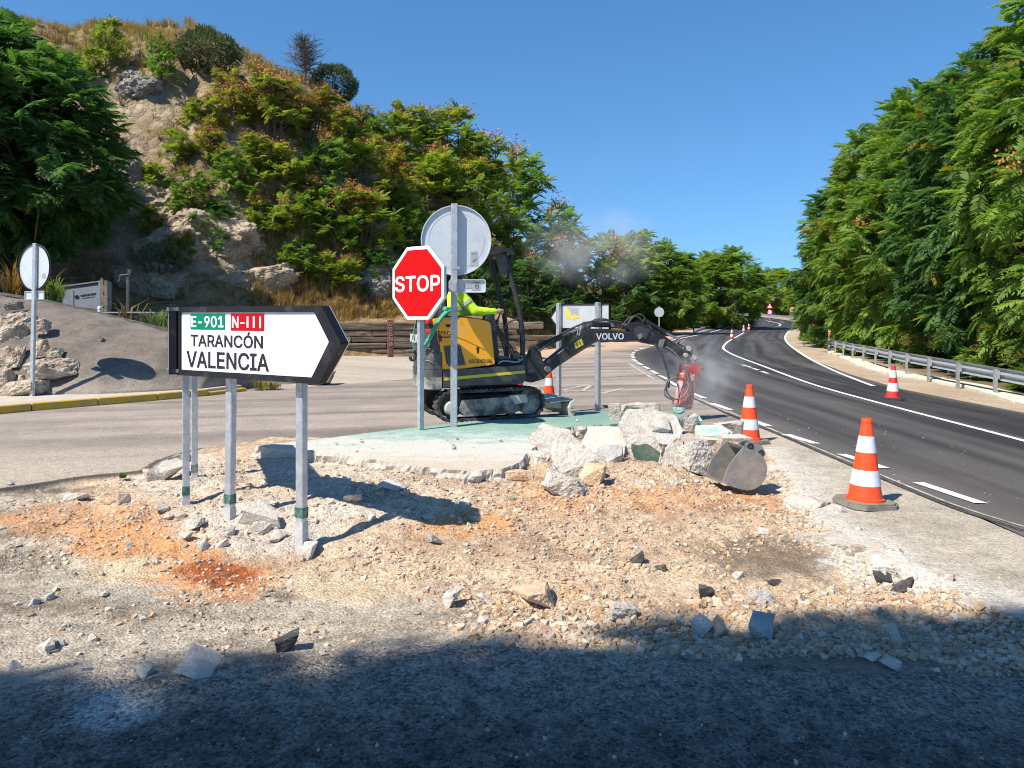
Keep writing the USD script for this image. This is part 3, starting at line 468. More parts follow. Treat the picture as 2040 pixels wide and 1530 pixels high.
# top with dust grading to the broken edge (loose dust lies there)
nodes = {'g': ('geometry', {}), 's': ('separate_xyz', {}), 'n': ('noise_texture', {'scale': 3.2, 'detail': 8.0, 'roughness': 0.68}), 'n2': ('noise_texture', {'scale': 45.0, 'detail': 4.0, 'roughness': 0.7}), 'st': ('mapping', {'scale': (0.6, 5.0, 1.0), 'rotation': (0, 0, 0.2)}), 'n3': ('noise_texture', {'scale': 2.0, 'detail': 5.0}),
         'y': ('map_range', {'from_min': 10.0, 'from_max': 7.4, 'to_min': -0.36, 'to_max': 0.38}), 'a': ('math', {'math_type': 'add'}), 'a2': ('math', {'math_type': 'multiply_add', 'value2': 0.9}), 'a3': ('math', {'math_type': 'multiply_add', 'value2': 0.35}),
         'r': ('rgb_ramp', {'ramp': [(0.0, (0.17, 0.29, 0.235)), (0.35, (0.22, 0.35, 0.285)), (0.52, (0.34, 0.43, 0.37)), (0.66, (0.53, 0.52, 0.46)), (0.85, (0.56, 0.51, 0.44)), (1.0, (0.50, 0.42, 0.33))]}),
         'b': ('bump', {'distance': 0.012}), 'p': ('principled_bsdf', {'roughness': 0.85})}
LOOK['island_paint'] = usdkit.material(stage, '/World/Looks/island_paint', {**nodes, 'sub': ('math', {'math_type': 'subtract', 'value2': 0.52})}, [('g.position', 's.vector'), ('s.y', 'y.value'), ('g.position', 'n.vector'), ('g.position', 'n2.vector'), ('g.position', 'st.vector'), ('st.vector', 'n3.vector'), ('n.fac', 'a.value1'), ('y.result', 'a.value2'),
    ('n2.fac', 'a2.value1'), ('a.value', 'a2.value3'), ('n3.fac', 'a3.value1'), ('a2.value', 'a3.value3'), ('a3.value', 'sub.value1'), ('sub.value', 'r.fac'), ('r.color', 'p.base_color'), ('n2.fac', 'b.height'), ('b.normal', 'p.normal')], surface='p.BSDF')
part(isl, 'painted_top', (Vt_, top[1]), 'island_paint')
R2 = np.array(pol.exterior.coords)[:-1]; nr = 9; zz = np.linspace(TOP, -0.06, nr); out_ = R2 - np.roll(R2, 1, 0); nrm = np.stack([out_[:, 1], -out_[:, 0]], 1); nrm /= np.linalg.norm(nrm, axis=1, keepdims=True) + 1e-9
if pol.exterior.is_ccw is False: nrm = -nrm
rings = []
for k, z in enumerate(zz):
    P3 = np.c_[R2, np.full(len(R2), z)]; nn_ = (fbm(P3 * [6, 6, 8], 4, 71) * 0.14 + np.abs(fbm(P3 * [13, 13, 18], 3, 73)) * 0.10 + fbm(P3 * 34, 2, 72) * 0.05) * (0 if k == 0 else 1); P3[:, :2] += nrm * nn_[:, None]; rings.append(P3)
V = np.vstack(rings); n = len(R2); i = np.arange(n); j = (i + 1) % n
Fs = np.vstack([np.vstack([np.stack([k * n + i, (k + 1) * n + i, (k + 1) * n + j], 1), np.stack([k * n + i, (k + 1) * n + j, k * n + j], 1)]) for k in range(nr - 1)])
if pol.exterior.is_ccw is False: Fs = Fs[:, ::-1]
part(isl, 'broken_side', (V, Fs), 'concrete')

# ------------------------------------------------------------------ SIGNS
def post(parent, x, y, z0, z1, w=0.055, dpt=0.10, lean=0.0, band=None, name='post', mat='galvanised', rz=0):
    m = box((0, 0, (z0 + z1) / 2), (w, dpt, z1 - z0), 0, 0.006)
    if rz: m.apply_transform(trimesh.transformations.rotation_matrix(rz, [0, 0, 1]))
    m.vertices[:, 0] += (m.vertices[:, 2] - z0) * lean; m.apply_translation((x, y, 0)); p = part(parent, name, m, mat)
    if band:
        def ring_(za, zb, mat_, nm):
            r = box((0, 0, (za + zb) / 2), (w + 0.004, dpt + 0.004, zb - za)); 
            if rz: r.apply_transform(trimesh.transformations.rotation_matrix(rz, [0, 0, 1]))
            r.vertices[:, 0] += (r.vertices[:, 2] - z0) * lean; r.apply_translation((x, y, 0)); part(p, nm, r, mat_)
        ring_(band - 0.045, band + 0.03, 'band_green', 'painted_band'); ring_(z0 + 0.03, band - 0.075, 'post_dust', 'concrete_crust')
    return p
# front direction sign: face looks along local -Y
e = np.array([0.851, -0.525]); rz = math.degrees(math.atan2(e[1], e[0])); ORG = np.array([-2.70, 6.27])
ds = thing('direction_sign', 'white arrow sign to Tarancon and Valencia on tall grey posts', 'road sign', (ORG[0], ORG[1], 0), rz)
z0, z1, zm = 1.165, 1.718, 1.455
outl = Polygon([(0.0, z0), (1.60, z0), (1.82, zm), (1.63, z1), (0.0, z1)]).buffer(-0.02).buffer(0.02, quad_segs=4)
inn = Polygon([(0.045, z0 + 0.045), (1.535, z0 + 0.045), (1.705, zm + 0.01), (1.56, z1 - 0.045), (0.045, z1 - 0.045)]).buffer(-0.01).buffer(0.01, quad_segs=3)
part(ds, 'frame', prism(outl.difference(inn), -0.045, 0.03), 'sign_black'); part(ds, 'panel', prism(inn, -0.03, 0.0), 'sign_white')
part(ds, 'back', prism(outl.buffer(-0.004), 0.031, 0.045), 'sign_back')
yy = -0.0305
b1 = part(ds, 'route_badge', prism([(0.165, 1.538), (0.585, 1.538), (0.585, 1.660), (0.165, 1.660)], yy - 0.003, yy), 'badge_green', label='green badge reading E-901')
part(b1, 'lettering', word('E-901', 0.082, 0.178, 0.572, 1.558, yy - 0.003), 'letter_white')
b2 = part(ds, 'route_badge', prism([(0.655, 1.533), (1.03, 1.533), (1.03, 1.662), (0.655, 1.662)], yy - 0.003, yy), 'badge_red', label='red badge reading N-III')
part(b2, 'lettering', [word('N-', 0.084, 0.672, 0.815, 1.555, yy - 0.003)] + [box((x_, yy - 0.004, 1.597), (0.02, 0.002, 0.086)) for x_ in (0.85, 0.92, 0.99)], 'letter_white')
part(ds, 'lettering', word('TARANCÓN', 0.088, 0.165, 1.015, 1.405, yy), 'letter_black', label='black lettering TARANCÓN')
part(ds, 'lettering', word('VALENCIA', 0.122, 0.115, 1.08, 1.238, yy), 'letter_black', label='black lettering VALENCIA')
inv = lambda x, y: ((x - ORG[0]) * e[0] + (y - ORG[1]) * e[1], -(x - ORG[0]) * e[1] + (y - ORG[1]) * e[0])
for (bx, by, zb, tx) in [(-2.262, 6.02, 0.0, 0.54), (-1.60, 5.56, -0.135, 1.31)]:
    lx, ly = inv(bx, by); post(ds, lx, 0.075, zb - 0.02, 1.70, 0.075, 0.055, lean=(tx - lx) / 1.2 * 0.6, band=0.21)
for tx in (0.56, 1.33):
    for zz in (1.19, 1.68): part(ds, 'clamp', box((tx, 0.06, zz), (0.11, 0.04, 0.03)), 'galvanised_dull')
# second board of the V, seen edge on
e2 = np.array([-0.40, 0.917]); rz2 = math.degrees(math.atan2(-e2[1], -e2[0])); P2 = np.array([-2.74, 6.20]); E2 = P2 + e2 * 1.75
d2 = thing('direction_sign', 'black framed sign board seen edge on at the left end of the arrow sign', 'road sign', (E2[0], E2[1], 0), rz2)
o2 = Polygon([(0.2, 1.19), (1.75, 1.17), (1.75, 1.735), (0.2, 1.735), (-0.02, 1.46)])
part(d2, 'frame', prism(o2, -0.028, 0.028, 0.012), 'sign_black'); part(d2, 'panel', prism(o2.buffer(-0.05), -0.032, -0.029), 'sign_white'); part(d2, 'back', prism(o2.buffer(-0.03), 0.029, 0.032), 'sign_black')
X2 = -e2 / np.linalg.norm(e2)
for wx_, wy_, zb_ in ((-2.70, 6.36, 0.0), (-3.01, 7.28, 0.05)): r_ = np.array([wx_, wy_]) - E2; post(d2, r_ @ X2, -r_[0] * X2[1] + r_[1] * X2[0], zb_, 1.70, 0.075, 0.055, lean=-0.01, band=0.21)
for zz in (1.20, 1.70): part(d2, 'clamp', box((1.70, 0.0, zz), (0.1, 0.09, 0.03)), 'galvanised_dull')
# stop sign
sp = atd(838, 855, 9.5); st = thing('stop_sign', 'red octagonal STOP sign on a grey post', 'road sign', (sp[0], sp[1], 0), -39)
oc = Polygon([(0.467 * math.cos(a) * 1.045, 1.65 + 64 * 9.5 / 1530 + 0.467 * math.sin(a) * 1.045) for a in np.radians(22.5 + 45 * np.arange(8))]); R0 = oc.centroid.y
oc = oc.buffer(-0.03).buffer(0.03, quad_segs=4)
part(st, 'plate', prism(oc, -0.055, -0.038), 'sign_white', label='white bordered octagonal plate'); part(st, 'rim', prism(oc.difference(oc.buffer(-0.012)), -0.0385, -0.01), 'sign_back')
part(st, 'red_face', prism(oc.buffer(-0.042), -0.058, -0.0555), 'stop_red'); part(st, 'lettering', word('STOP', 0.185, -0.395, 0.395, R0 - 0.10, -0.0585), 'letter_white', label='white lettering STOP')
post(st, -0.012, 0.012, TOP - 0.03, R0 + 0.3, 0.05, 0.08, lean=0.0); part(st, 'clamp', box((0, -0.03, R0 - 0.37), (0.12, 0.05, 0.04)), 'galvanised_dull')
# round sign seen from behind, with a small plate
rp = atd(904, 850, 9.78); rs = thing('round_sign', 'large round sign seen from behind on the tall post next to the stop sign', 'road sign', (rp[0], rp[1], 0), 3)
zc_ = EYE + 150 * 9.78 / 1530; a = np.linspace(0, 2 * np.pi, 49)[:-1]; disc = Polygon(np.c_[0.03 + 0.45 * np.cos(a), zc_ + 0.45 * np.sin(a)])
part(rs, 'disc', prism(disc, 0.062, 0.066), 'sign_back'); part(rs, 'rim', prism(disc.difference(disc.buffer(-0.012)), 0.035, 0.0615), 'sign_back')
part(rs, 'front', prism(disc.buffer(0.006), 0.067, 0.085), 'sign_black', label='dark front face turned away')
em = Polygon(np.c_[0.03 + 0.36 * np.cos(a), zc_ + 0.36 * np.sin(a)]); part(rs, 'pressed_ring', prism(em.difference(em.buffer(-0.01)), 0.059, 0.0618), 'sign_back')
post(rs, 0, 0.0, TOP - 0.03, EYE + 222 * 9.78 / 1530, 0.085, 0.06, lean=0.003); zp = EYE + 58.5 * 9.78 / 1530
pl = Polygon([(-0.06, zp - 0.085), (0.41, zp - 0.085), (0.41, zp + 0.085), (-0.06, zp + 0.085)]).buffer(-0.03).buffer(0.03, quad_segs=4)
sb = part(rs, 'small_plate', prism(pl, 0.05, 0.053), 'sign_back'); part(sb, 'plate_rim', prism(pl.difference(pl.buffer(-0.01)), 0.025, 0.0495), 'sign_back')
part(rs, 'bracket', box((-0.015, -0.015, zp - 0.01), (0.10, 0.05, 0.13)), 'galvanised'); part(rs, 'bracket', box((0.03, -0.01, zc_ - 0.36), (0.10, 0.05, 0.03)), 'galvanised')
sk = part(rs, 'sticker', prism([(0.21, zc_ - 0.33), (0.315, zc_ - 0.33), (0.305, zc_ - 0.135), (0.215, zc_ - 0.14)], 0.0585, 0.0608), 'sticker_grey', label='grey paper sticker')
part(sk, 'print', [prism([(0.235, zc_ - 0.255), (0.255, zc_ - 0.26), (0.27, zc_ - 0.235), (0.295, zc_ - 0.225), (0.29, zc_ - 0.24), (0.265, zc_ - 0.275), (0.24, zc_ - 0.275)], 0.0575, 0.0583), prism([(0.228, zc_ - 0.175), (0.295, zc_ - 0.175), (0.295, zc_ - 0.165), (0.228, zc_ - 0.165)], 0.0575, 0.0583)], 'sticker_dark')
k2 = part(rs, 'sticker', prism([(0.13, zp - 0.03), (0.225, zp - 0.03), (0.225, zp + 0.03), (0.13, zp + 0.03)], 0.046, 0.0488), 'sticker_grey'); k3 = part(rs, 'sticker', prism([(0.235, zp - 0.055), (0.335, zp - 0.055), (0.335, zp + 0.055), (0.235, zp + 0.055)], 0.046, 0.0488), 'sticker_grey')
part(k3, 'print', [xf(prism(Polygon(np.c_[0.025 * np.cos(a), 0.025 * np.sin(a)]).difference(Polygon(np.c_[0.015 * np.cos(a), 0.015 * np.sin(a)])), 0.0445, 0.0455), (0, 0, 0), (0.295, 0, zp + dz)) for dz in (-0.012, 0.02)], 'sticker_dark')
# rear arrow sign, seen from behind
AL, AR = atd(1113, 802, 12.95), atd(1191, 816, 12.05); dd = (AR - AL)[:2]; ra = math.degrees(math.atan2(dd[1], dd[0])); Lr = np.linalg.norm(dd)
rs2 = thing('direction_sign', 'arrow sign pointing left seen from its grey back behind the machine arm', 'road sign', (AL[0], AL[1], 0), ra)
zt, zb, zmid = EYE + 23 * 12.5 / 1530, EYE - 28 * 12.5 / 1530, EYE - 4 * 12.5 / 1530
ar = Polygon([(-0.33, zmid), (-0.08, zb), (Lr + 0.235, zb), (Lr + 0.235, zt), (-0.08, zt)]).buffer(-0.012).buffer(0.012, quad_segs=3)
part(rs2, 'panel', prism(ar.buffer(-0.016), 0.056, 0.06), 'sign_back'); part(rs2, 'rim', prism(ar.difference(ar.buffer(-0.015)), 0.036, 0.075), 'sign_black')
for x_ in (0.0, Lr): post(rs2, x_, 0.0, -0.05, zt + 0.015, 0.085, 0.06, band=None)
stk = part(rs2, 'sticker', prism([(0.14, zmid - 0.02), (0.14, zmid + 0.17), (0.27, zmid + 0.07), (0.27, zmid - 0.03)], 0.052, 0.0548), 'sticker_yellow', label='torn yellow sticker'); part(rs2, 'sticker', prism([(0.14, zmid + 0.03), (0.49, zmid + 0.03), (0.49, zmid + 0.15), (0.14, zmid + 0.17)], 0.0551, 0.0556), 'sticker_grey')
part(rs2, 'sticker', prism([(0.31, zmid - 0.035), (0.52, zmid - 0.01), (0.52, zmid + 0.02), (0.40, zmid + 0.02), (0.36, zmid + 0.045), (0.31, zmid + 0.01)], 0.052, 0.0548), 'sticker_yellow')
# left round sign on the pavement
lp = atd(64, 787, 14.5); ls = thing('round_sign', 'round sign turned away on a thin post in front of the boulders', 'road sign', (lp[0], lp[1], 0), 0)
zl = EYE + 96 * 14.5 / 1530; th = math.radians(-22.4)                      # local turn of the disc
dl = Polygon(np.c_[0.44 * np.cos(a), zl + 0.44 * np.sin(a)])
def turned(m): return xf(m, (0, 0, 0), (0, 0, 0)) if False else m.copy().apply_transform(trimesh.transformations.rotation_matrix(th, [0, 0, 1]))
part(ls, 'disc', turned(prism(dl, 0.05, 0.054)), 'sign_back'); part(ls, 'rim', turned(prism(dl.difference(dl.buffer(-0.014)), 0.025, 0.0495)), 'sign_black'); part(ls, 'front', turned(prism(dl.buffer(0.005), 0.055, 0.07)), 'sign_black')
post(ls, 0, 0, 0.08, zl + 0.45, 0.085, 0.055, rz=th, lean=0.02); zq = EYE + 40 * 14.5 / 1530
part(ls, 'small_plate', turned(prism([(-0.25, zq - 0.08), (0.27, zq - 0.08), (0.27, zq + 0.08), (-0.25, zq + 0.08)], 0.05, 0.054)), 'sign_back'); part(ls, 'plate_edge', turned(prism(Polygon([(-0.25, zq - 0.08), (0.27, zq - 0.08), (0.27, zq + 0.08), (-0.25, zq + 0.08)]).difference(Polygon([(-0.24, zq - 0.07), (0.26, zq - 0.07), (0.26, zq + 0.07), (-0.24, zq + 0.07)])), 0.03, 0.0495)), 'sign_back')
part(ls, 'sticker', turned(prism([(0.2, zl - 0.22), (0.3, zl - 0.22), (0.3, zl - 0.12), (0.2, zl - 0.12)], 0.047, 0.0495)), 'sticker_grey')
# far signs
def far_sign(px, py, d, label, plates, h):
    p = atd(px, py, d); zb = float(land(p[0], p[1])); t = thing('far_road_sign', label, 'road sign', (p[0], p[1], 0), 0)
    post(t, 0, 0, zb - 0.1, p[2] + h, 0.08, 0.08)
    for nm, g, mt, dy in plates: part(t, nm, prism(shapely.affinity.translate(g, 0, p[2]), -0.06 - dy, -0.045 - dy), mt)
import shapely.affinity
circ = lambda r, x=0, z=0: Polygon(np.c_[x + r * np.cos(a), z + r * np.sin(a)])
tri = lambda r, z=0: Polygon([(-r * 0.87, z - r * 0.5), (r * 0.87, z - r * 0.5), (0, z + r)])
far_sign(1313, 622, 52, 'round sign turned away beside the hill foot, seen through the dust', [('disc', circ(0.33), 'sign_back', 0)], 0.4)
far_sign(1533, 612, 112, 'far triangular warning sign with a round plate below it at the bend', [('warning_plate', tri(0.62, 0.1), 'stop_red', 0), ('warning_face', tri(0.40, 0.1), 'sign_white', 0.02), ('round_plate', circ(0.42, 0, -0.72), 'stop_red', 0), ('round_face', circ(0.30, 0, -0.72), 'sign_white', 0.02)], 0.3)
far_sign(1578, 617, 108, 'far round red rimmed sign standing alone at the bend', [('plate', circ(0.45), 'stop_red', 0), ('face', circ(0.33), 'sign_white', 0.02), ('bars', Polygon([(-0.2, -0.08), (0.2, -0.08), (0.2, 0.08), (-0.2, 0.08)]), 'letter_black', 0.04)], 0.3)
p = at(1594, 640); t = thing('yellow_panel', 'small yellow work panel at the end of the far barrier', 'road sign', (p[0], p[1], p[2]), 10)
part(t, 'panel', prism(Polygon([(-0.45, 0.25), (0.35, 0.15), (0.5, 0.9), (-0.1, 1.05), (-0.45, 0.8)]).buffer(0.03), -0.02, 0.02), 'sticker_yellow'); part(t, 'stand', [rod((-0.3, 0, 0), (-0.3, 0, 0.3), 0.03), rod((0.3, 0, 0), (0.3, 0, 0.3), 0.03)], 'sign_black'); part(t, 'symbol', prism([(-0.2, 0.4), (-0.1, 0.35), (0.25, 0.75), (0.15, 0.8)], -0.026, -0.021), 'letter_black')

# ------------------------------------------------------------------ CONES
def cone(label, loc, kind='new', sc=1.0, rz=20, lean=0, group='traffic cones marking the works'):
    m_or, m_b = ('cone_orange', 'cone_base') if kind == 'new' else ('cone_red', 'cone_base_dark')
    t = thing('traffic_cone', label, 'traffic cone', loc, (0, lean, rz), sc, group)
    bs = Polygon([(-0.22, -0.22), (0.22, -0.22), (0.22, 0.22), (-0.22, 0.22)]).buffer(-0.08).buffer(0.08, quad_segs=1)
    part(t, 'base', [slab(bs, 0.0, 0.035), slab(bs.buffer(-0.015), 0.035, 0.048)], m_b)
    r = lambda f: 0.142 - 0.104 * f
    bands = [(0.185, 0.375), (0.585, 0.785)] if kind == 'new' else [(0.20, 0.46), (0.62, 0.85)]
    zz = lambda f: 0.045 + 0.705 * f
    part(t, 'body', lathe([(0.158, 0.046), (0.158, 0.066), (r(0.03), 0.07)] + [(r(f), zz(f)) for f in (0.2, 0.5, 0.8, 0.95)] + [(r(0.95) + 0.004, zz(0.955)), (r(1) + 0.003, zz(1)), (0.028, zz(1)), (0.026, zz(0.9))], 28), m_or, smooth=40)
    for f0, f1 in bands: part(t, 'white_band', lathe([(r(f0) + 0.001, zz(f0)), (r(f0) + 0.0035, zz(f0) + 0.003), (r(f1) + 0.0035, zz(f1) - 0.003), (r(f1) + 0.001, zz(f1))], 28), 'cone_white', smooth=40)
    return t
c0 = cone('large clean orange cone on the pale strip nearest the camera', (*atd(1723, 1001, 6.67)[:2], 0.005), rz=12, lean=1.5)
cone('clean orange cone behind the loose bucket beside the rubble heap', (*atd(1492, 879, 9.95)[:2], 0.0), rz=25, lean=0.8)
p = at(1778, 797); cone('worn red cone with a black foot standing in the dark right lane', (p[0], p[1], p[2] + 0.01), 'old', rz=-20, lean=1.5)
p = at(1094, 818); cone('orange cone half hidden behind the dozer blade of the machine', (p[0], p[1], p[2] + 0.01), 'new', 0.93, 40)
p = at(1034, 806); cone('red cone in the shade under the machine, behind its tracks', (p[0], p[1], p[2] + 0.01), 'old', 0.85, 5)
lab = ['red cone on the centre line, nearest of the far row', 'red cone second in the far row up the road', 'red cone third in the far row up the road', 'small red cone fourth in the far row', 'small red cone farthest up the road']
for (px, py), lb in zip([(1458, 676), (1481.5, 662.5), (1491.8, 659), (1495.8, 655.5), (1499.3, 652.5)], lab):
    p = at(px, py); cone(lb, (p[0], p[1], p[2] + 0.01), 'old', 1.0, 10)

# ------------------------------------------------------------------ CRASH BARRIERS
def barrier(label, px, hts, every, posts, w=0.31, side=1, mark=()):
    P = np.array([[*atd(x, y, d)] for x, y, d in px]); t = np.r_[0, np.cumsum(np.linalg.norm(np.diff(P[:, :2], axis=0), axis=1))]
    b = thing('crash_barrier', label, 'crash barrier')
    prof = np.array([(0.0, 0.0), (0.018, 0.02), (0.075, 0.045), (0.08, 0.09), (0.025, 0.125), (0.0, 0.155), (0.025, 0.185), (0.08, 0.22), (0.075, 0.265), (0.018, 0.29), (0.0, 0.31)])
    nseg = max(1, int(round(t[-1] / every))); B = np.linspace(0, t[-1], nseg + 1)
    at_ = lambda q: np.stack([np.interp(q, t, P[:, k]) for k in range(3)], -1)
    for k in range(nseg):
        q = np.linspace(B[k] - (0.12 if k else 0), B[k + 1], 9); C = at_(q); tg = np.gradient(C[:, :2], axis=0); tg /= np.linalg.norm(tg, axis=1, keepdims=True); nn = np.stack([-tg[:, 1], tg[:, 0]], 1) * side
        off = 0.006 * (k % 2); V = []
        for thick in (0, -0.006):
            for (o, z) in prof: V.append(np.c_[C[:, :2] + nn * (o + off + thick), C[:, 2] - 0.31 + z])
        V = np.stack(V, 1).reshape(-1, 3); m = 22; Fs = []
        for r in range(len(q) - 1):
            for c in range(m):
                d = (c + 1) % m if c != 10 else c + 1
                if c in (10,): A_, B_ = 10, 21
                elif c == 21: A_, B_ = 11, 0
                elif c < 10: A_, B_ = c, c + 1
                else: A_, B_ = c + 1 if c < 21 else c, c
                Fs += [(r * m + A_, (r + 1) * m + A_, (r + 1) * m + B_), (r * m + A_, (r + 1) * m + B_, r * m + B_)]
        part(b, 'beam', (V, np.array(Fs)), 'galvanised', smooth=50)
    for q in posts if posts is not None else np.arange(0.4, t[-1], 2.0):
        C = at_(np.array([q]))[0]; g = float(land(C[0], C[1])); tg = at_(np.array([q + .1]))[0] - at_(np.array([q - .1]))[0]; ang = math.atan2(tg[1], tg[0]); n_ = np.array([-math.sin(ang), math.cos(ang)]) * side
        part(b, 'post', box((C[0] - n_[0] * 0.08, C[1] - n_[1] * 0.08, (g - 0.25 + C[2] - 0.03) / 2), (0.12, 0.055, C[2] - 0.03 - g + 0.25), ang), 'galvanised_dull')
        part(b, 'spacer', box((C[0] - n_[0] * 0.03, C[1] - n_[1] * 0.03, C[2] - 0.17), (0.14, 0.05, 0.2), ang), 'galvanised_dull')
    for q in mark:
        C = at_(np.array([q]))[0]; tg = at_(np.array([q + .1]))[0] - at_(np.array([q - .1]))[0]; ang = math.atan2(tg[1], tg[0]); n_ = np.array([-math.sin(ang), math.cos(ang)]) * side
        part(b, 'reflector', xf(prism([(-0.05, -0.06), (0.06, -0.05), (0.05, 0.05), (-0.03, 0.07)], -0.02, 0.0), (0, 0, math.degrees(ang) + 180), (C[0] + n_[0] * 0.05, C[1] + n_[1] * 0.05, C[2] - 0.155)), 'brick_red', label='small faded red reflector')
    return b
barrier('long grey crash barrier in front of the green trees on the right', [(1650, 675, 39), (1690, 683, 34), (1740, 691, 29.5), (1800, 702, 25.5), (1870, 713, 22.4), (1950, 726, 20), (2040, 741, 17.9), (2200, 766, 15.2), (2330, 788, 13.4)], 0, 4.2, None, side=1, mark=(4.2, 15.0))
barrier('far crash barrier at the foot of the wooded hill on the left', [(1384, 658, 72), (1400, 651, 80), (1425, 646, 90), (1452, 641.5, 102)], 0, 6, None, side=-1)
barrier('farthest crash barrier along the outside of the bend', [(1432, 623.5, 135), (1480, 624.5, 136), (1530, 626, 128), (1570, 629, 116), (1600, 632, 106), (1618, 641, 96)], 0, 8, None, side=1)
def delineator(px, py, d, label, col='letter_black'):
    p = atd(px, py, d); zb = float(land(p[0], p[1])); t = thing('marker_post', label, 'marker post', (p[0], p[1], zb), 0); h = max(0.6, p[2] - zb)
    part(t, 'post', lathe([(0.07, 0), (0.07, h - 0.05), (0.05, h), (0.0, h + 0.005)], 12), 'white_plastic', smooth=40); part(t, 'band', lathe([(0.073, h - 0.42), (0.073, h - 0.14)], 12), col)
delineator(1653, 656, 39.3, 'white marker post with an orange band at the end of the right barrier', 'delineator_orange'); delineator(1382, 648, 71, 'white marker post with a black band at the start of the far left barrier')
delineator(1601, 627, 106, 'white marker post beside the yellow panel at the bend'); delineator(1511, 624, 130, 'small white marker post behind the far barrier')

# ------------------------------------------------------------------ TIMBER WALL
wd = WB - WA; wl = np.linalg.norm(wd[:2]); wa = math.degrees(math.atan2(wd[1], wd[0]))
tw = thing('timber_wall', 'retaining wall of dark old timber sleepers below the dry grass', 'wall', (WA[0], WA[1], 0.05), wa)
R = np.random.default_rng(5); hgt = [0.0, 0.27, 0.45, 0.66, 0.87, 1.08, 1.36]
for r in range(6):
    x = -0.3 - R.uniform(0, 2.0)
    while x < wl:
        L = R.uniform(2.3, 2.9); m = box((x + L / 2, 0.12, (hgt[r] + hgt[r + 1]) / 2), (L - 0.015, 0.22, hgt[r + 1] - hgt[r] - 0.022), 0, 0.02)
        v, f = trimesh.remesh.subdivide_to_size(m.vertices, m.faces, 0.35); v = v + fbm(v * [1.5, 4, 5], 3, r)[:, None] * np.array([0.0, 0.09, 0.06]); v[:, 1] += R.uniform(-0.02, 0.02)
        part(tw, 'sleeper', (v, f), 'timber_pale' if (r < 2 or R.random() < 0.25) else 'timber'); x += L
part(tw, 'backing', box((wl / 2, 0.31, 0.6), (wl + 1, 0.12, 1.3)), 'timber')
mp = atd(779, 709, 26.3); mpost = thing('marker_post', 'reddish brown post with pale carved letters in front of the timber wall', 'post', (mp[0], mp[1] - 0.12, mp[2] - 0.1), wa)
part(mpost, 'post', box((0, 0, 0.66), (0.19, 0.12, 1.34), 0, 0.01), 'marker_brown')
for k, ch in enumerate('GSSN8'): part(mpost, 'carved_letter', word(ch, 0.13, -0.055, 0.055, 1.13 - k * 0.17, -0.06, 0.012, False), 'marker_letter')

# ------------------------------------------------------------------ behind the mound: cabinet, meter post
p = atd(164, 612, 20.6); cb = thing('equipment_cabinet', 'pale grey equipment housing with dark print in the shade of the big tree', 'cabinet', (p[0], p[1], p[2] - 0.25), 14)
part(cb, 'body', prism([(-0.62, 0), (0.50, 0), (0.50, 0.98), (-0.62, 0.80)], 0, 0.9, 0.02), 'cabinet'); part(cb, 'top_vent', prism([(-0.60, 0.70), (0.38, 0.86), (0.38, 0.93), (-0.60, 0.77)], -0.008, -0.001), 'sign_black'); part(cb, 'side_panel', prism([(0.42, 0.02), (0.62, 0.02), (0.62, 0.78), (0.42, 0.9)], -0.02, 0.3), 'cabinet')
part(cb, 'emblem', xf(prism(circ(0.055), -0.006, -0.001), (0, 0, 0), (-0.13, 0, 0.52)), 'letter_black'); part(cb, 'seam', prism([(-0.215, 0.02), (-0.20, 0.02), (-0.20, 0.7), (-0.215, 0.7)], -0.005, -0.001), 'sign_black')
part(cb, 'print', [box((-0.02 + 0.055 * k, -0.003, 0.555 + 0.009 * k), (0.04, 0.004, 0.05 + 0.012 * (k % 2))) for k in range(7)] + [box((0.03 + 0.05 * k, -0.003, 0.49 + 0.008 * k), (0.035, 0.004, 0.02)) for k in range(6)], 'letter_black')
part(cb, 'cap', xf(prism(circ(0.04), -0.03, -0.001), (0, 0, 0), (0.55, -0.02, 0.62)), 'sign_black'); part(cb, 'hose', tube(spline([(0.57, -0.05, 0.62), (0.66, -0.12, 0.5), (0.55, -0.12, 0.25), (0.48, -0.1, 0.05)], 14), 0.018, 6), 'rubber')
p = atd(206, 640, 19.6); t = thing('slatted_board', 'weathered upright boards leaning beside the grey housing', 'board', (p[0], p[1], p[2] - 0.2), 10); [part(t, 'board', box((dx, 0, 0.62), (0.07, 0.03, 1.25 + h_), 0.02), 'timber_pale') for dx, h_ in ((-0.04, 0.1), (0.06, -0.02))]
p = atd(199, 620, 18.2); t = thing('white_pipe', 'short white pipe stub at the rim of the mound', 'pipe', (p[0], p[1], p[2] - 0.25), 0); part(t, 'pipe', lathe([(0.045, 0), (0.045, 0.36), (0.03, 0.37)], 10), 'white_plastic', smooth=40); part(t, 'collar', lathe([(0.055, 0.3), (0.055, 0.34)], 10), 'white_plastic')
p = atd(255, 612, 20.5); t = thing('tap_post', 'grey metal post with a tap fitting behind the mound', 'post', (p[0], p[1], p[2] - 0.3), 0); part(t, 'post', box((0, 0, 0.55), (0.07, 0.07, 1.1)), 'machine_grey'); part(t, 'tap', [rod((-0.2, 0, 1.15), (0.06, 0, 1.18), 0.022), rod((-0.2, 0, 1.15), (-0.24, 0, 0.98), 0.022), box((0.04, 0, 1.25), (0.08, 0.05, 0.1))], 'machine_grey')
p = atd(270, 628, 18.6); t = thing('dark_trough', 'low dark box trough behind the rim of the mound', 'trough', (p[0], p[1], p[2] - 0.35), -8); part(t, 'box', box((0, 0, 0.2), (1.3, 0.5, 0.4), 0, 0.02), 'machine_black'); part(t, 'rim', box((0, 0, 0.415), (1.36, 0.56, 0.03)), 'galvanised_dull')

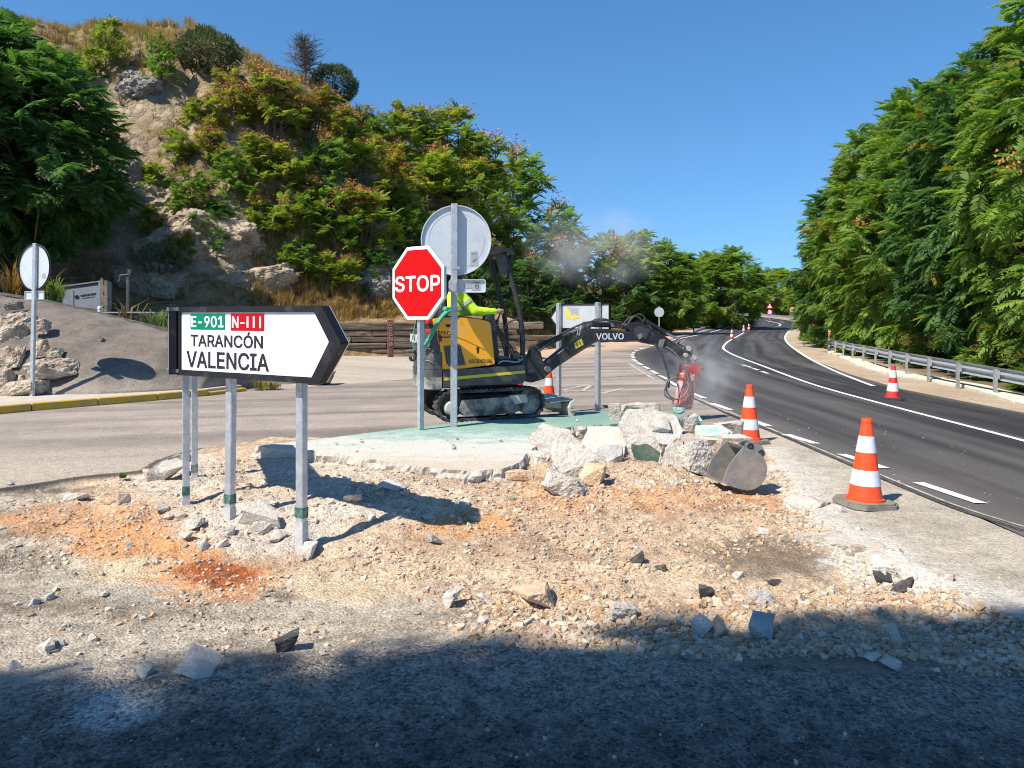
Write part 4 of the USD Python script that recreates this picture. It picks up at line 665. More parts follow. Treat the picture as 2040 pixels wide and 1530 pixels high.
# ------------------------------------------------------------------ EXCAVATOR (local: X forward, Y left, Z up)
EXL, EXR = (-0.43, 10.87, TOP), 20.0
ex = thing('mini_excavator', 'small yellow and black tracked excavator with a red rock breaker on its arm', 'excavator', EXL, EXR)
for sgn in (-1, 1):
    y0, y1 = sorted((sgn * 0.495, sgn * 0.265)); belt = LineString([(-0.565, 0.205), (0.555, 0.215)]).buffer(0.205, quad_segs=10); tk = part(ex, 'track', prism(belt.difference(LineString([(-0.565, 0.205), (0.555, 0.215)]).buffer(0.172, quad_segs=10)), y0, y1), 'rubber')
    ring = belt.exterior; lugs = []
    for q in np.arange(0, ring.length, 0.074):
        a_, b_ = np.array(ring.interpolate(q).coords[0]), np.array(ring.interpolate((q + 0.01) % ring.length).coords[0]); dd = b_ - a_; lugs.append(xf(box((0, 0, 0), (0.042, y1 - y0 + 0.004, 0.028), 0, 0.006), (0, -math.degrees(math.atan2(dd[1], dd[0])), 0), (a_[0], (y0 + y1) / 2, a_[1])))
    part(tk, 'track_lugs', lugs, 'rubber', kind='stuff')
    yo = sgn * 0.47; ya, yb = sorted((yo, sgn * 0.29))
    part(ex, 'drive_sprocket', [xf(lathe([(0.0, 0.0), (0.15, 0.0), (0.155, 0.02), (0.155, 0.14), (0, 0.14)], 20), (90, 0, 0), (-0.565, yb if sgn < 0 else yb, 0.2))], 'machine_black'); part(ex, 'sprocket_hub', xf(lathe([(0.0, 0.02), (0.07, 0.02), (0.095, 0.0), (0.10, -0.03)], 18), (90, 0, 0), (-0.58, yo + (0.0 if sgn < 0 else 0.03), 0.185)), 'pale_dust')
    part(ex, 'idler_wheel', xf(lathe([(0.0, 0.0), (0.06, 0.0), (0.07, 0.02), (0.12, 0.03), (0.165, 0.02), (0.17, 0.04), (0.17, 0.12), (0, 0.12)], 20), (90, 0, 0), (0.555, yb, 0.215)), 'machine_dusty')
    part(ex, 'track_frame', prism([(-0.43, 0.28), (0.36, 0.31), (0.47, 0.27), (0.45, 0.12), (0.3, 0.075), (-0.38, 0.06), (-0.46, 0.14)], ya, yb, 0.02), 'machine_dusty'); part(ex, 'frame_plate', prism([(0.24, 0.325), (0.50, 0.33), (0.52, 0.22), (0.33, 0.20)], ya - 0.006 if sgn < 0 else yb, ya if sgn < 0 else yb + 0.006), 'pale_dust')
    for k in range(3): part(ex, 'bottom_roller', xf(lathe([(0, 0), (0.05, 0), (0.05, 0.16), (0, 0.16)], 12), (90, 0, 0), (-0.25 + 0.27 * k, yb - 0.01, 0.075)), 'machine_black')
part(ex, 'undercarriage', [box((0, 0, 0.27), (0.75, 0.56, 0.16), 0, 0.03), box((0, 0, 0.40), (0.5, 0.5, 0.1))], 'machine_black'); part(ex, 'slew_ring', lathe([(0, 0.38), (0.29, 0.38), (0.30, 0.40), (0.30, 0.47), (0, 0.47)], 28), 'machine_black', smooth=40)
bl = part(ex, 'dozer_blade', prism([(1.16, 0.0), (1.20, 0.0), (1.16, 0.06), (1.155, 0.12), (1.19, 0.19), (1.23, 0.22), (1.215, 0.232), (1.16, 0.20), (1.125, 0.12)], -0.50, 0.50), 'pale_dust'); [part(bl, 'blade_arm', prism([(0.5, 0.14), (1.10, 0.09), (1.10, 0.17), (0.95, 0.22), (0.5, 0.24)], y_, y_ + 0.06), 'pale_dust') for y_ in (-0.30, 0.24)]; part(bl, 'wear_edge', box((1.19, 0, 0.02), (0.04, 0.99, 0.05)), 'steel_worn'); part(bl, 'blade_top_plate', prism([(0.86, 0.19), (1.22, 0.215), (1.22, 0.23), (0.86, 0.205)], -0.45, 0.45), 'pale_dust')
plan = [(-0.70, -0.475), (0.40, -0.475), (0.53, -0.30), (0.56, 0.0), (0.53, 0.3), (0.40, 0.475), (-0.70, 0.475)]
ch = part(ex, 'chassis', slab(Polygon(plan).buffer(-0.02).buffer(0.02, quad_segs=3), 0.475, 0.70), 'machine_grey'); part(ch, 'skirt', prism([(-0.69, 0.46), (0.49, 0.53), (0.47, 0.735), (0.04, 0.72), (-0.69, 0.685)], -0.492, -0.477, 0.01), 'machine_grey')
part(ch, 'yellow_stripe', prism([(-0.68, 0.553), (0.46, 0.622), (0.47, 0.64), (0.46, 0.66), (-0.68, 0.592)], -0.4955, -0.4925), 'stripe_yellow'); part(ch, 'floor_plate', [box((0.24, 0.02, 0.745), (0.50, 0.85, 0.03), 0, 0.008), box((0.24, -0.36, 0.79), (0.34, 0.12, 0.06), 0, 0.02)], 'machine_black'); part(ch, 'hand_rail', tube(spline([(0.10, -0.44, 0.76), (0.14, -0.455, 0.79), (0.42, -0.45, 0.80), (0.45, -0.44, 0.84), (0.43, -0.42, 0.86)], 16), 0.011, 6), 'galvanised_dull')
# engine hood
hp = [(-0.81, 1.365), (-0.76, 1.39), (-0.45, 1.39), (-0.20, 1.37), (-0.05, 1.335), (-0.02, 1.30), (0.04, 0.755), (-0.48, 0.695), (-0.70, 0.695), (-0.735, 0.90), (-0.77, 1.19)]
hd = part(ex, 'engine_hood', prism(hp, -0.465, -0.02, 0.02), 'machine_yellow'); part(hd, 'side_door', prism([(-0.755, 1.345), (-0.45, 1.362), (-0.43, 1.30), (-0.24, 1.06), (-0.07, 0.97), (-0.10, 0.96), (-0.36, 1.08), (-0.48, 1.13), (-0.74, 1.15)], -0.473, -0.4655, 0.008), 'machine_yellow'); part(hd, 'lower_panel', prism([(-0.735, 1.07), (-0.46, 1.07), (-0.02, 0.77), (-0.03, 0.745), (-0.47, 0.705), (-0.69, 0.705)], -0.473, -0.4655, 0.008), 'machine_yellow')
lv = part(hd, 'louver_grille', prism([(-0.685, 1.015), (-0.455, 1.03), (-0.37, 0.75), (-0.60, 0.735), (-0.645, 0.78)], -0.476, -0.4735, 0.01), 'louver'); part(lv, 'louver_slats', [prism([(-0.665 + 0.03 * k, 1.0), (-0.655 + 0.03 * k, 1.0), (-0.615 + 0.03 * k, 0.765), (-0.625 + 0.03 * k, 0.765)], -0.480, -0.4762) for k in range(8)], 'machine_black', kind='stuff')
part(hd, 'latch', [prism([(-0.225, 0.99), (-0.185, 0.99), (-0.19, 0.91), (-0.215, 0.91)], -0.468, -0.4655), prism([(-0.66, 1.30), (-0.58, 1.30), (-0.60, 1.26), (-0.64, 1.26)], -0.476, -0.4735)], 'machine_black')
part(hd, 'model_lettering', word('EC15E', 0.085, -0.755, -0.575, 1.12, -0.4735, 0.0015), 'letter_black', label='black lettering EC15E'); part(hd, 'dealer_lettering', word('ASCENDUM', 0.05, -0.335, -0.01, 0.775, -0.4735, 0.0015), 'letter_black', label='small black lettering ASCENDUM')
part(hd, 'hood_back', slab([(-0.80, -0.02), (-0.30, -0.02), (-0.30, 0.45), (-0.74, 0.45), (-0.80, 0.3)], 0.70, 1.12), 'machine_grey'); part(hd, 'hood_cap', prism([(-0.80, 1.392), (-0.45, 1.395), (-0.05, 1.345), (-0.05, 1.36), (-0.45, 1.415), (-0.80, 1.41)], -0.45, -0.03), 'machine_black')
cwp = [(-0.705, -0.482), (-0.83, -0.475), (-0.90, -0.40), (-0.94, -0.2), (-0.95, 0.0), (-0.94, 0.2), (-0.90, 0.40), (-0.83, 0.475), (-0.705, 0.482)]
cw = part(ex, 'counterweight', [slab(cwp, 0.43, 0.70), slab([(x_ * 0.985 - 0.005, y_ * 0.985) for x_, y_ in cwp], 0.705, 0.93), slab([(x_ * 0.97 - 0.02, y_ * 0.97) for x_, y_ in cwp], 0.935, 1.24)], 'machine_grey'); part(cw, 'dusty_lower_edge', slab([(x_ * 1.004, y_ * 1.006) for x_, y_ in cwp], 0.44, 0.60), 'machine_dusty')
part(cw, 'tail_lamp', [xf(box((0, 0, 0), (0.04, 0.10, 0.05), 0, 0.01), (0, 0, 20), (-0.865, -0.42, 1.21))], 'lamp_red'); part(cw, 'tail_lamp', [xf(box((0, 0, 0), (0.04, 0.09, 0.05), 0, 0.01), (0, 0, 15), (-0.87, -0.36, 1.33))], 'lamp_red'); part(cw, 'rear_lettering', xf(word('VOLVO', 0.11, -0.26, 0.26, 1.05, -0.005, 0.004), (0, 0, -90), (-0.965, 0, 0)), 'letter_white', label='white lettering VOLVO'); part(cw, 'rear_cover', slab([(-0.72, -0.40), (-0.86, -0.36), (-0.88, 0.0), (-0.86, 0.38), (-0.72, 0.42)], 1.245, 1.40), 'machine_black')
part(cw, 'plate_seams', [xf(box((0, 0, 0), (0.006, 0.12, 0.012)), (0, 0, 18), (-0.885, -0.43, z_)) for z_ in (0.82, 0.98, 1.10)] + [box((-0.90, -0.2, 0.72), (0.1, 0.2, 0.01))], 'steel_worn')
sn = part(ex, 'lifting_strap', tube(spline([(-0.55, -0.47, 1.50), (-0.68, -0.485, 1.43), (-0.80, -0.49, 1.26), (-0.90, -0.46, 1.06), (-0.95, -0.40, 0.98)], 16), 0.03, 4), 'strap_green', label='green lifting strap'); part(sn, 'buckle', box((-0.58, -0.44, 1.50), (0.2, 0.1, 0.07), 0.2, 0.02), 'strap_green'); part(ex, 'tow_rope', tube(spline([(-0.98, -0.1, 1.3), (-1.01, -0.1, 1.1), (-1.0, -0.1, 0.93)], 8), 0.007, 5), 'strap_green'); part(ex, 'hook', [tube(spline([(-1.0, -0.1, 0.93), (-0.98, -0.1, 0.86), (-1.02, -0.1, 0.81), (-1.05, -0.1, 0.86)], 12), 0.022, 6)], 'machine_black')
# seat, levers, canopy
part(ex, 'seat', [box((-0.38, 0.03, 1.12), (0.44, 0.44, 0.1), 0, 0.04), xf(box((0, 0, 0), (0.1, 0.42, 0.42), 0, 0.04), (0, -8, 0), (-0.60, 0.03, 1.36))], 'machine_black'); part(ex, 'console', [box((0.02, -0.25, 1.38), (0.16, 0.12, 0.14), 0, 0.03), prism([(-0.02, 1.30), (0.10, 1.36), (0.14, 0.80), (0.05, 0.76)], -0.34, -0.14)], 'machine_black')
for y_ in (-0.24, 0.26): part(ex, 'control_lever', [rod((0.10, y_, 1.2), (0.20, y_, 1.46), 0.012), trimesh.creation.icosphere(1, 0.03).apply_translation((0.20, y_, 1.47))], 'machine_black')
part(ex, 'travel_lever', [rod((0.40, -0.06, 0.76), (0.30, -0.07, 1.15), 0.012), rod((0.30, -0.07, 1.15), (0.26, -0.07, 1.22), 0.018)], 'hose_grey'); part(ex, 'travel_lever', [rod((0.40, 0.06, 0.76), (0.30, 0.07, 1.15), 0.012)], 'hose_grey'); part(ex, 'front_hoses', [tube(spline([(0.12 + d_, -0.2, 1.36), (0.2 + d_, -0.22, 1.1), (0.36 + d_, -0.16, 0.9), (0.40, -0.12, 0.78)], 12), 0.011, 5) for d_ in (0, 0.03, 0.06)], 'rubber')
cn = part(ex, 'canopy_roof', [prism([(-0.72, 2.30), (0.08, 2.36), (0.24, 2.345), (0.33, 2.29), (0.34, 2.24), (0.22, 2.29), (-0.72, 2.25)], -0.44, 0.46, 0.012)], 'machine_black'); part(cn, 'roof_frame', [box((0.25, 0, 2.27), (0.05, 0.86, 0.05), 0, 0.01), box((-0.62, 0, 2.23), (0.05, 0.86, 0.05), 0, 0.01)], 'machine_grey'); part(cn, 'canopy_gusset', prism([(0.09, 2.25), (0.27, 2.27), (0.26, 1.98), (0.19, 1.95)], -0.36, -0.29), 'machine_grey'); part(cn, 'work_lamp', [box((0.33, -0.25, 2.20), (0.08, 0.12, 0.09), 0, 0.02)], 'machine_black')
for y_ in (-0.33, 0.34): part(ex, 'canopy_post', tube(spline([(0.49, y_, 0.76), (0.495, y_, 1.05), (0.46, y_, 1.4), (0.37, y_, 1.78), (0.24, y_, 2.27)], 16), 0.038, 8), 'machine_black', smooth=50)
for y_ in (-0.36, 0.38): part(ex, 'canopy_post', tube([(-0.62, y_, 1.2), (-0.66, y_, 2.25)], 0.032, 8), 'machine_black', smooth=50)
part(ex, 'canopy_rail', [rod((0.50, -0.33, 1.05), (0.50, 0.34, 1.07), 0.018, n=8), rod((0.46, -0.33, 1.36), (0.44, 0.34, 1.42), 0.014, n=8), tube(spline([(0.28, -0.36, 1.12), (0.22, -0.36, 1.25), (0.30, -0.36, 1.33), (0.46, -0.34, 1.36)], 12), 0.013, 6)], 'machine_black')
# boom, arm, cylinders
sw = part(ex, 'swing_bracket', prism([(0.50, 0.50), (0.72, 0.45), (0.92, 0.50), (1.02, 0.60), (1.0, 0.72), (0.90, 0.76), (0.84, 0.98), (0.76, 0.96), (0.70, 0.80), (0.50, 0.74)], -0.09, 0.09, 0.02), 'machine_black'); part(sw, 'pin', xf(lathe([(0, 0), (0.04, 0), (0.045, 0.02), (0.045, 0.27), (0, 0.27)], 14), (90, 0, 0), (0.965, 0.135, 0.64)), 'steel_worn'); part(sw, 'swing_cylinder', rod((0.3, -0.12, 0.6), (0.75, -0.1, 0.6), 0.04), 'machine_black')
BO = [(0.90, 0.60), (1.0, 0.575), (1.14, 0.675), (1.72, 1.005), (1.80, 1.03), (2.40, 1.02), (2.56, 1.02), (2.57, 1.12), (2.38, 1.165), (1.98, 1.215), (1.70, 1.215), (1.57, 1.15), (1.22, 0.925), (0.92, 0.71)]
bm = part(ex, 'boom', prism(BO, -0.075, 0.075, 0.02), 'machine_black')
edge_ = Polygon(BO).buffer(-0.02).buffer(0.04, quad_segs=3).buffer(-0.02); part(bm, 'boom_edge_weld', prism(edge_.buffer(-0.012).difference(edge_.buffer(-0.022)), -0.0775, -0.075), 'machine_grey')
part(bm, 'boom_lettering', word('VOLVO', 0.088, 1.76, 2.22, 1.06, -0.0755), 'letter_white', label='white lettering VOLVO'); stc = part(bm, 'warning_sticker', prism([(1.43, 0.925), (1.555, 0.985), (1.52, 1.075), (1.395, 1.01)], -0.0785, -0.0755), 'stripe_yellow', label='yellow warning sticker'); part(stc, 'pictogram', [prism([(1.44, 0.96), (1.465, 0.972), (1.44, 1.01)], -0.0795, -0.0786), prism([(1.50, 0.985), (1.51, 0.99), (1.49, 1.04), (1.475, 1.03)], -0.0795, -0.0786)], 'letter_black')
part(bm, 'grease_smear', prism([(1.13, 0.86), (1.30, 0.965), (1.27, 0.94), (1.15, 0.845)], -0.0772, -0.0755), 'pale_dust')
bc = part(ex, 'boom_cylinder', rod((0.80, 0, 0.93), (1.30, 0, 1.135), 0.045), 'machine_black', smooth=40); part(bc, 'piston_rod', rod((1.28, 0, 1.127), (1.58, 0, 1.25), 0.022), 'steel_shiny', smooth=40); part(bc, 'clevis', [xf(lathe([(0, 0), (0.05, 0), (0.05, 0.1), (0, 0.1)], 12), (90, 0, 0), (1.58, 0.05, 1.25)), xf(lathe([(0, 0), (0.055, 0), (0.055, 0.12), (0, 0.12)], 12), (90, 0, 0), (0.80, 0.06, 0.93))], 'steel_worn')
part(bm, 'boom_lug', prism([(1.50, 1.1), (1.66, 1.2), (1.72, 1.30), (1.62, 1.33), (1.53, 1.27)], -0.06, 0.06, 0.01), 'machine_dusty')
ac = part(ex, 'arm_cylinder', rod((1.66, 0, 1.29), (2.12, 0, 1.275), 0.042), 'machine_black', smooth=40); part(ac, 'piston_rod', rod((2.1, 0, 1.275), (2.30, 0, 1.268), 0.02), 'steel_shiny', smooth=40); part(ac, 'collar', rod((2.06, 0, 1.277), (2.13, 0, 1.275), 0.05), 'machine_grey', smooth=40); part(ac, 'label_plate', prism([(2.02, 1.25), (2.08, 1.25), (2.08, 1.30), (2.02, 1.30)], -0.046, -0.043), 'sign_back')
AR_ = [(2.26, 1.28), (2.34, 1.30), (2.52, 1.31), (2.66, 1.26), (2.95, 1.09), (3.30, 0.87), (3.31, 0.80), (3.22, 0.775), (2.94, 0.935), (2.60, 0.995), (2.47, 1.03), (2.38, 1.12)]
ar_ = part(ex, 'dipper_arm', prism(AR_, -0.065, 0.065, 0.02), 'machine_black'); part(ar_, 'arm_side_plate', [prism([(2.42, 1.08), (2.60, 1.06), (2.66, 1.2), (2.5, 1.26), (2.40, 1.22)], -0.082, -0.066, 0.01)], 'machine_grey'); part(ar_, 'arm_plates', [prism([(2.84, 1.04), (2.93, 1.06), (2.88, 0.93), (2.82, 0.95)], -0.09, -0.066, 0.01), prism([(2.47, 1.05), (2.53, 1.09), (2.52, 1.14), (2.45, 1.12)], -0.095, -0.066, 0.008)], 'steel_worn')
bk_ = part(ex, 'tool_cylinder', rod((2.60, 0, 1.34), (2.98, 0, 1.15), 0.04), 'machine_black', smooth=40); part(bk_, 'piston_rod', rod((2.96, 0, 1.16), (3.28, 0, 1.02), 0.02), 'steel_shiny', smooth=40)
lk = part(ex, 'tool_linkage', [prism([(3.20, 0.98), (3.30, 1.045), (3.42, 1.0), (3.50, 0.90), (3.53, 0.78), (3.47, 0.72), (3.40, 0.83), (3.30, 0.93)], -0.07, -0.035, 0.015), prism([(3.20, 0.98), (3.30, 1.045), (3.42, 1.0), (3.50, 0.90), (3.53, 0.78), (3.47, 0.72), (3.40, 0.83), (3.30, 0.93)], 0.035, 0.07, 0.015)], 'steel_worn'); part(lk, 'quick_coupler', prism([(3.24, 0.86), (3.34, 0.94), (3.46, 0.88), (3.52, 0.76), (3.50, 0.67), (3.27, 0.69), (3.22, 0.78)], -0.055, 0.055, 0.015), 'machine_dusty')
for (px_, pz_, r_) in [(3.36, 0.90, 0.04), (3.30, 0.80, 0.035), (3.46, 0.76, 0.035)]: part(lk, 'link_pin', xf(lathe([(0, 0), (r_, 0), (r_, 0.17), (0, 0.17)], 12), (90, 0, 0), (px_, 0.085, pz_)), 'pale_dust')
br = part(ex, 'rock_breaker', prism([(3.29, 0.66), (3.50, 0.66), (3.60, 0.61), (3.61, 0.57), (3.52, 0.55), (3.50, 0.40), (3.45, 0.36), (3.42, 0.54), (3.34, 0.50), (3.28, 0.54)], -0.09, 0.09, 0.01), 'breaker_red'); part(br, 'housing', prism([(3.26, 0.52), (3.40, 0.54), (3.47, 0.36), (3.45, 0.20), (3.42, 0.0), (3.28, -0.02), (3.19, 0.04), (3.22, 0.2), (3.25, 0.35)], -0.085, 0.085, 0.015), 'breaker_dusty'); part(br, 'housing_cap', prism([(3.255, 0.50), (3.37, 0.52), (3.36, 0.42), (3.245, 0.40)], -0.089, 0.089, 0.01), 'breaker_red')
part(br, 'window_plate', prism([(3.38, 0.50), (3.46, 0.50), (3.44, 0.40), (3.38, 0.40)], -0.094, -0.0905), 'pale_dust'); part(br, 'bolts', [xf(lathe([(0, 0), (0.014, 0), (0.014, 0.02), (0, 0.022)], 8), (90, 0, 0), (x_, -0.088, z_)) for x_, z_ in ((3.58, 0.60), (3.31, 0.63), (3.30, 0.30), (3.40, 0.12), (3.25, 0.08), (3.34, 0.02))], 'steel_worn'); part(br, 'chisel', rod((3.29, 0, 0.05), (3.24, 0, -0.12), 0.04, 0.032), 'steel_worn', smooth=40); part(br, 'chisel_collar', prism([(3.17, 0.04), (3.44, 0.0), (3.38, -0.05), (3.17, -0.03)], -0.08, 0.08, 0.01), 'steel_worn')
# hoses
part(ex, 'hose', tube(spline([(2.30, -0.05, 1.25), (2.40, -0.06, 1.40), (2.52, -0.06, 1.43), (2.62, -0.06, 1.33), (2.72, -0.07, 1.20)], 26), 0.015, 6), 'rubber', smooth=True); part(ex, 'hose', tube(spline([(2.26, 0.05, 1.22), (2.36, 0.05, 1.36), (2.50, 0.05, 1.40), (2.64, 0.05, 1.28), (2.8, 0.05, 1.16)], 26), 0.015, 6), 'rubber', smooth=True); part(ex, 'hose', tube(spline([(1.35, -0.09, 1.06), (1.33, -0.11, 1.16), (1.24, -0.11, 1.13), (1.20, -0.1, 1.0), (1.30, -0.09, 0.93)], 20), 0.014, 6), 'rubber', smooth=True)
part(ex, 'hose', tube(spline([(0.80, -0.08, 0.86), (1.0, -0.09, 1.02), (1.30, -0.09, 1.2), (1.55, -0.09, 1.30), (1.8, -0.08, 1.34), (2.2, -0.06, 1.31)], 30), 0.015, 6), 'rubber', smooth=True); part(ex, 'hose', tube(spline([(1.7, -0.06, 1.33), (1.9, -0.07, 1.36), (2.1, -0.06, 1.30), (2.28, -0.06, 1.26)], 20), 0.017, 6), 'rubber', smooth=True)
part(ex, 'hose', tube(spline([(2.75, -0.08, 0.98), (2.84, -0.1, 0.85), (2.93, -0.11, 0.62), (2.98, -0.11, 0.45), (2.97, -0.11, 0.30)], 26), 0.016, 6), 'rubber', smooth=True); part(ex, 'hose', tube(spline([(2.95, -0.08, 0.93), (3.10, -0.1, 0.83), (3.22, -0.12, 0.66), (3.30, -0.12, 0.50), (3.33, -0.12, 0.36), (3.28, -0.12, 0.22), (3.14, -0.12, 0.13), (3.0, -0.12, 0.17), (2.93, -0.12, 0.30), (2.99, -0.12, 0.43), (3.14, -0.12, 0.46), (3.25, -0.1, 0.42)], 60), 0.014, 6), 'hose_grey', smooth=True); part(ex, 'hose', tube(spline([(2.97, -0.10, 0.45), (2.90, -0.13, 0.32), (2.93, -0.13, 0.17), (3.05, -0.13, 0.10), (3.02, -0.13, 0.07)], 30), 0.014, 6), 'hose_grey', smooth=True)

# ------------------------------------------------------------------ PERSON at the controls
import manifold3d as m3
def limb(chain, seg=10):
    out = []
    for (a, ra), (b, rb) in zip(chain[:-1], chain[1:]):
        out.append(m3.Manifold.batch_hull([m3.Manifold.sphere(ra, seg).translate(tuple(map(float, a))), m3.Manifold.sphere(rb, seg).translate(tuple(map(float, b)))]))
    return out
def flesh(parts, ref=0.03, it=8):
    m = m3.Manifold.batch_boolean(parts, m3.OpType.Add).refine_to_length(ref).to_mesh(); t = trimesh.Trimesh(m.vert_properties[:, :3], m.tri_verts); t.merge_vertices(); trimesh.smoothing.filter_taubin(t, iterations=it); return t
pr = thing('person', 'person in a hi-vis yellow jacket seated at the controls of the excavator', 'person', EXL, EXR)
def arm(sy, hand): return [((-0.36, sy * 0.20, 1.70), 0.062), ((-0.18, sy * 0.27, 1.47), 0.05), (hand, 0.036)]
HR, HL = (0.13, -0.24, 1.47), (0.13, 0.27, 1.47); body = []
for sy, hd_ in ((-1, HR), (1, HL)):
    body += limb(arm(sy, hd_)); hx = np.array(hd_); body += limb([(hx, 0.034), (hx + [0.06, 0, 0.005], 0.036)])
    for k, (dz_, ln) in enumerate(((0.028, 0.07), (0.009, 0.078), (-0.010, 0.074), (-0.028, 0.058))): body += limb([(hx + [0.06, -0.012, dz_], 0.011), (hx + [0.06 + ln * 0.6, -0.018, dz_], 0.010), (hx + [0.06 + ln * 0.75, 0.016, dz_ - 0.004], 0.009)], 8)
    body += limb([(hx + [0.03, 0, 0.03], 0.013), (hx + [0.07, 0.03, 0.05], 0.011), (hx + [0.095, 0.032, 0.03], 0.009)], 8)
torso = limb([((-0.46, 0.0, 1.22), 0.15), ((-0.42, 0, 1.45), 0.145), ((-0.37, 0, 1.64), 0.125)]) + limb([((-0.37, -0.15, 1.69), 0.07), ((-0.37, 0.15, 1.69), 0.07)])
hc = np.array([-0.28, 0.0, 1.93]); headp = limb([((-0.36, 0, 1.70), 0.06), ((-0.31, 0, 1.83), 0.058)]) + limb([(hc + [-0.02, 0, 0.03], 0.092), (hc + [0.03, 0, -0.07], 0.062)]) + limb([(hc + [0.085, 0, 0.0], 0.014), (hc + [0.105, 0, -0.03], 0.016)], 8)
for sy in (-1, 1): headp += limb([(hc + [-0.01, sy * 0.088, 0.01], 0.02), (hc + [-0.015, sy * 0.092, -0.03], 0.014)], 8)
legs = []
for sy in (-1, 1): legs += limb([((-0.44, sy * 0.10, 1.20), 0.095), ((0.0, sy * 0.14, 1.22), 0.07), ((0.16, sy * 0.14, 0.86), 0.05)]) + limb([((0.16, sy * 0.14, 0.82), 0.045), ((0.33, sy * 0.15, 0.80), 0.04)])
pb = part(pr, 'body', flesh(body + torso + headp + legs, 0.022, 6), 'skin', smooth=True)
jk = torso[:]; 
for sy, hd_ in ((-1, HR), (1, HL)): jk += limb([((-0.36, sy * 0.20, 1.70), 0.082), ((-0.18, sy * 0.27, 1.47), 0.068), (np.array(hd_) - [0.02, 0, 0], 0.05)])
jk += limb([((-0.47, 0.0, 1.20), 0.175), ((-0.43, 0, 1.45), 0.168), ((-0.38, 0, 1.64), 0.14)]) + limb([((-0.37, -0.16, 1.70), 0.083), ((-0.37, 0.16, 1.70), 0.083)])
jm = flesh(jk, 0.03, 6); jm.vertices += jm.vertex_normals * (fbm(jm.vertices * 9, 3, 5) * 0.03)[:, None]; part(pb, 'jacket', jm, 'hi_vis', smooth=True)
for z_ in (1.36, 1.48): part(pb, 'reflective_band', [xf(lathe([(0.186, -0.022), (0.190, 0.0), (0.186, 0.022)], 24), (0, -8, 0), (-0.435 + (z_ - 1.45) * 0.2, 0, z_))], 'reflective')
part(pb, 'sleeve_band', [rod((-0.30, -0.228, 1.61), (-0.275, -0.238, 1.575), 0.083)], 'reflective'); part(pb, 'trousers', flesh([x for x in limb([((-0.44, -0.1, 1.20), 0.11), ((0.0, -0.14, 1.22), 0.085), ((0.15, -0.14, 0.90), 0.066)]) + limb([((-0.44, 0.1, 1.20), 0.11), ((0.0, 0.14, 1.22), 0.085), ((0.15, 0.14, 0.90), 0.066)])], 0.04, 4), 'trousers', smooth=True)
part(pb, 'hair', flesh(limb([(hc + [-0.03, 0, 0.05], 0.096), (hc + [-0.055, 0, -0.02], 0.075)]), 0.03, 3), 'hair', smooth=True)
for sy in (-1, 1): part(pb, 'eye', trimesh.creation.icosphere(1, 0.012).apply_translation(hc + [0.073, sy * 0.033, 0.01]), 'letter_black')
part(pb, 'mouth', box(hc + [0.088, 0, -0.068], (0.012, 0.045, 0.008)), 'brick_red')

# ------------------------------------------------------------------ RUBBLE
def lump(label, x0, y0, x1, y1, seed, mat, thick=0.3, rot=(0, 0, 0), zb=0.05, cat='broken concrete', n=13, amp=0.05, group=None, name='concrete_chunk', edge=0.055, flat=0.0, lift=0.0):
    d = (EYE - zb) * 1530 / (y1 - 628); w, h = (x1 - x0) * d / 1530, (y1 - y0) * d / 1530; cx, cz = ((x0 + x1) / 2 - 1020) / 1530 * d, zb + h / 2 + lift
    t = thing(name, label, cat, (cx, d + thick / 2, cz), 0, 1, group); part(t, 'rubble', xf(chunk(seed, (w * 1.08, thick, h * 1.08), n, edge, amp, flat), rot), mat); return t, d, w, h
lump('rounded pale concrete block at the far left of the rubble heap', 1213, 806, 1242, 844, 11, 'concrete_white', 0.22, zb=0.2)
lump('long flat pale slab along the back of the rubble heap', 1238, 805, 1322, 838, 12, 'concrete_white', 0.35, (0, 4, 5), zb=0.22)
lump('brown stained slab corner behind the knobbed slab', 1333, 824, 1394, 862, 14, 'concrete', 0.25, (0, 8, 10), zb=0.25)
lump('rough rounded lump left of the loose bucket', 1362, 882, 1430, 950, 18, 'concrete', 0.32, (0, 10, 20), zb=0.02, amp=0.09, n=20)
lump('white angular block in front of the second cone', 1426, 843, 1486, 880, 21, 'concrete_white', 0.3, (0, -10, 20), zb=0.12, amp=0.04, n=10)
lump('small white lump directly above the loose bucket', 1424, 898, 1466, 932, 22, 'concrete_white', 0.2, zb=0.05, amp=0.06); lump('grey green lump behind the loose bucket', 1440, 868, 1500, 905, 23, 'concrete', 0.22, zb=0.1, amp=0.06)
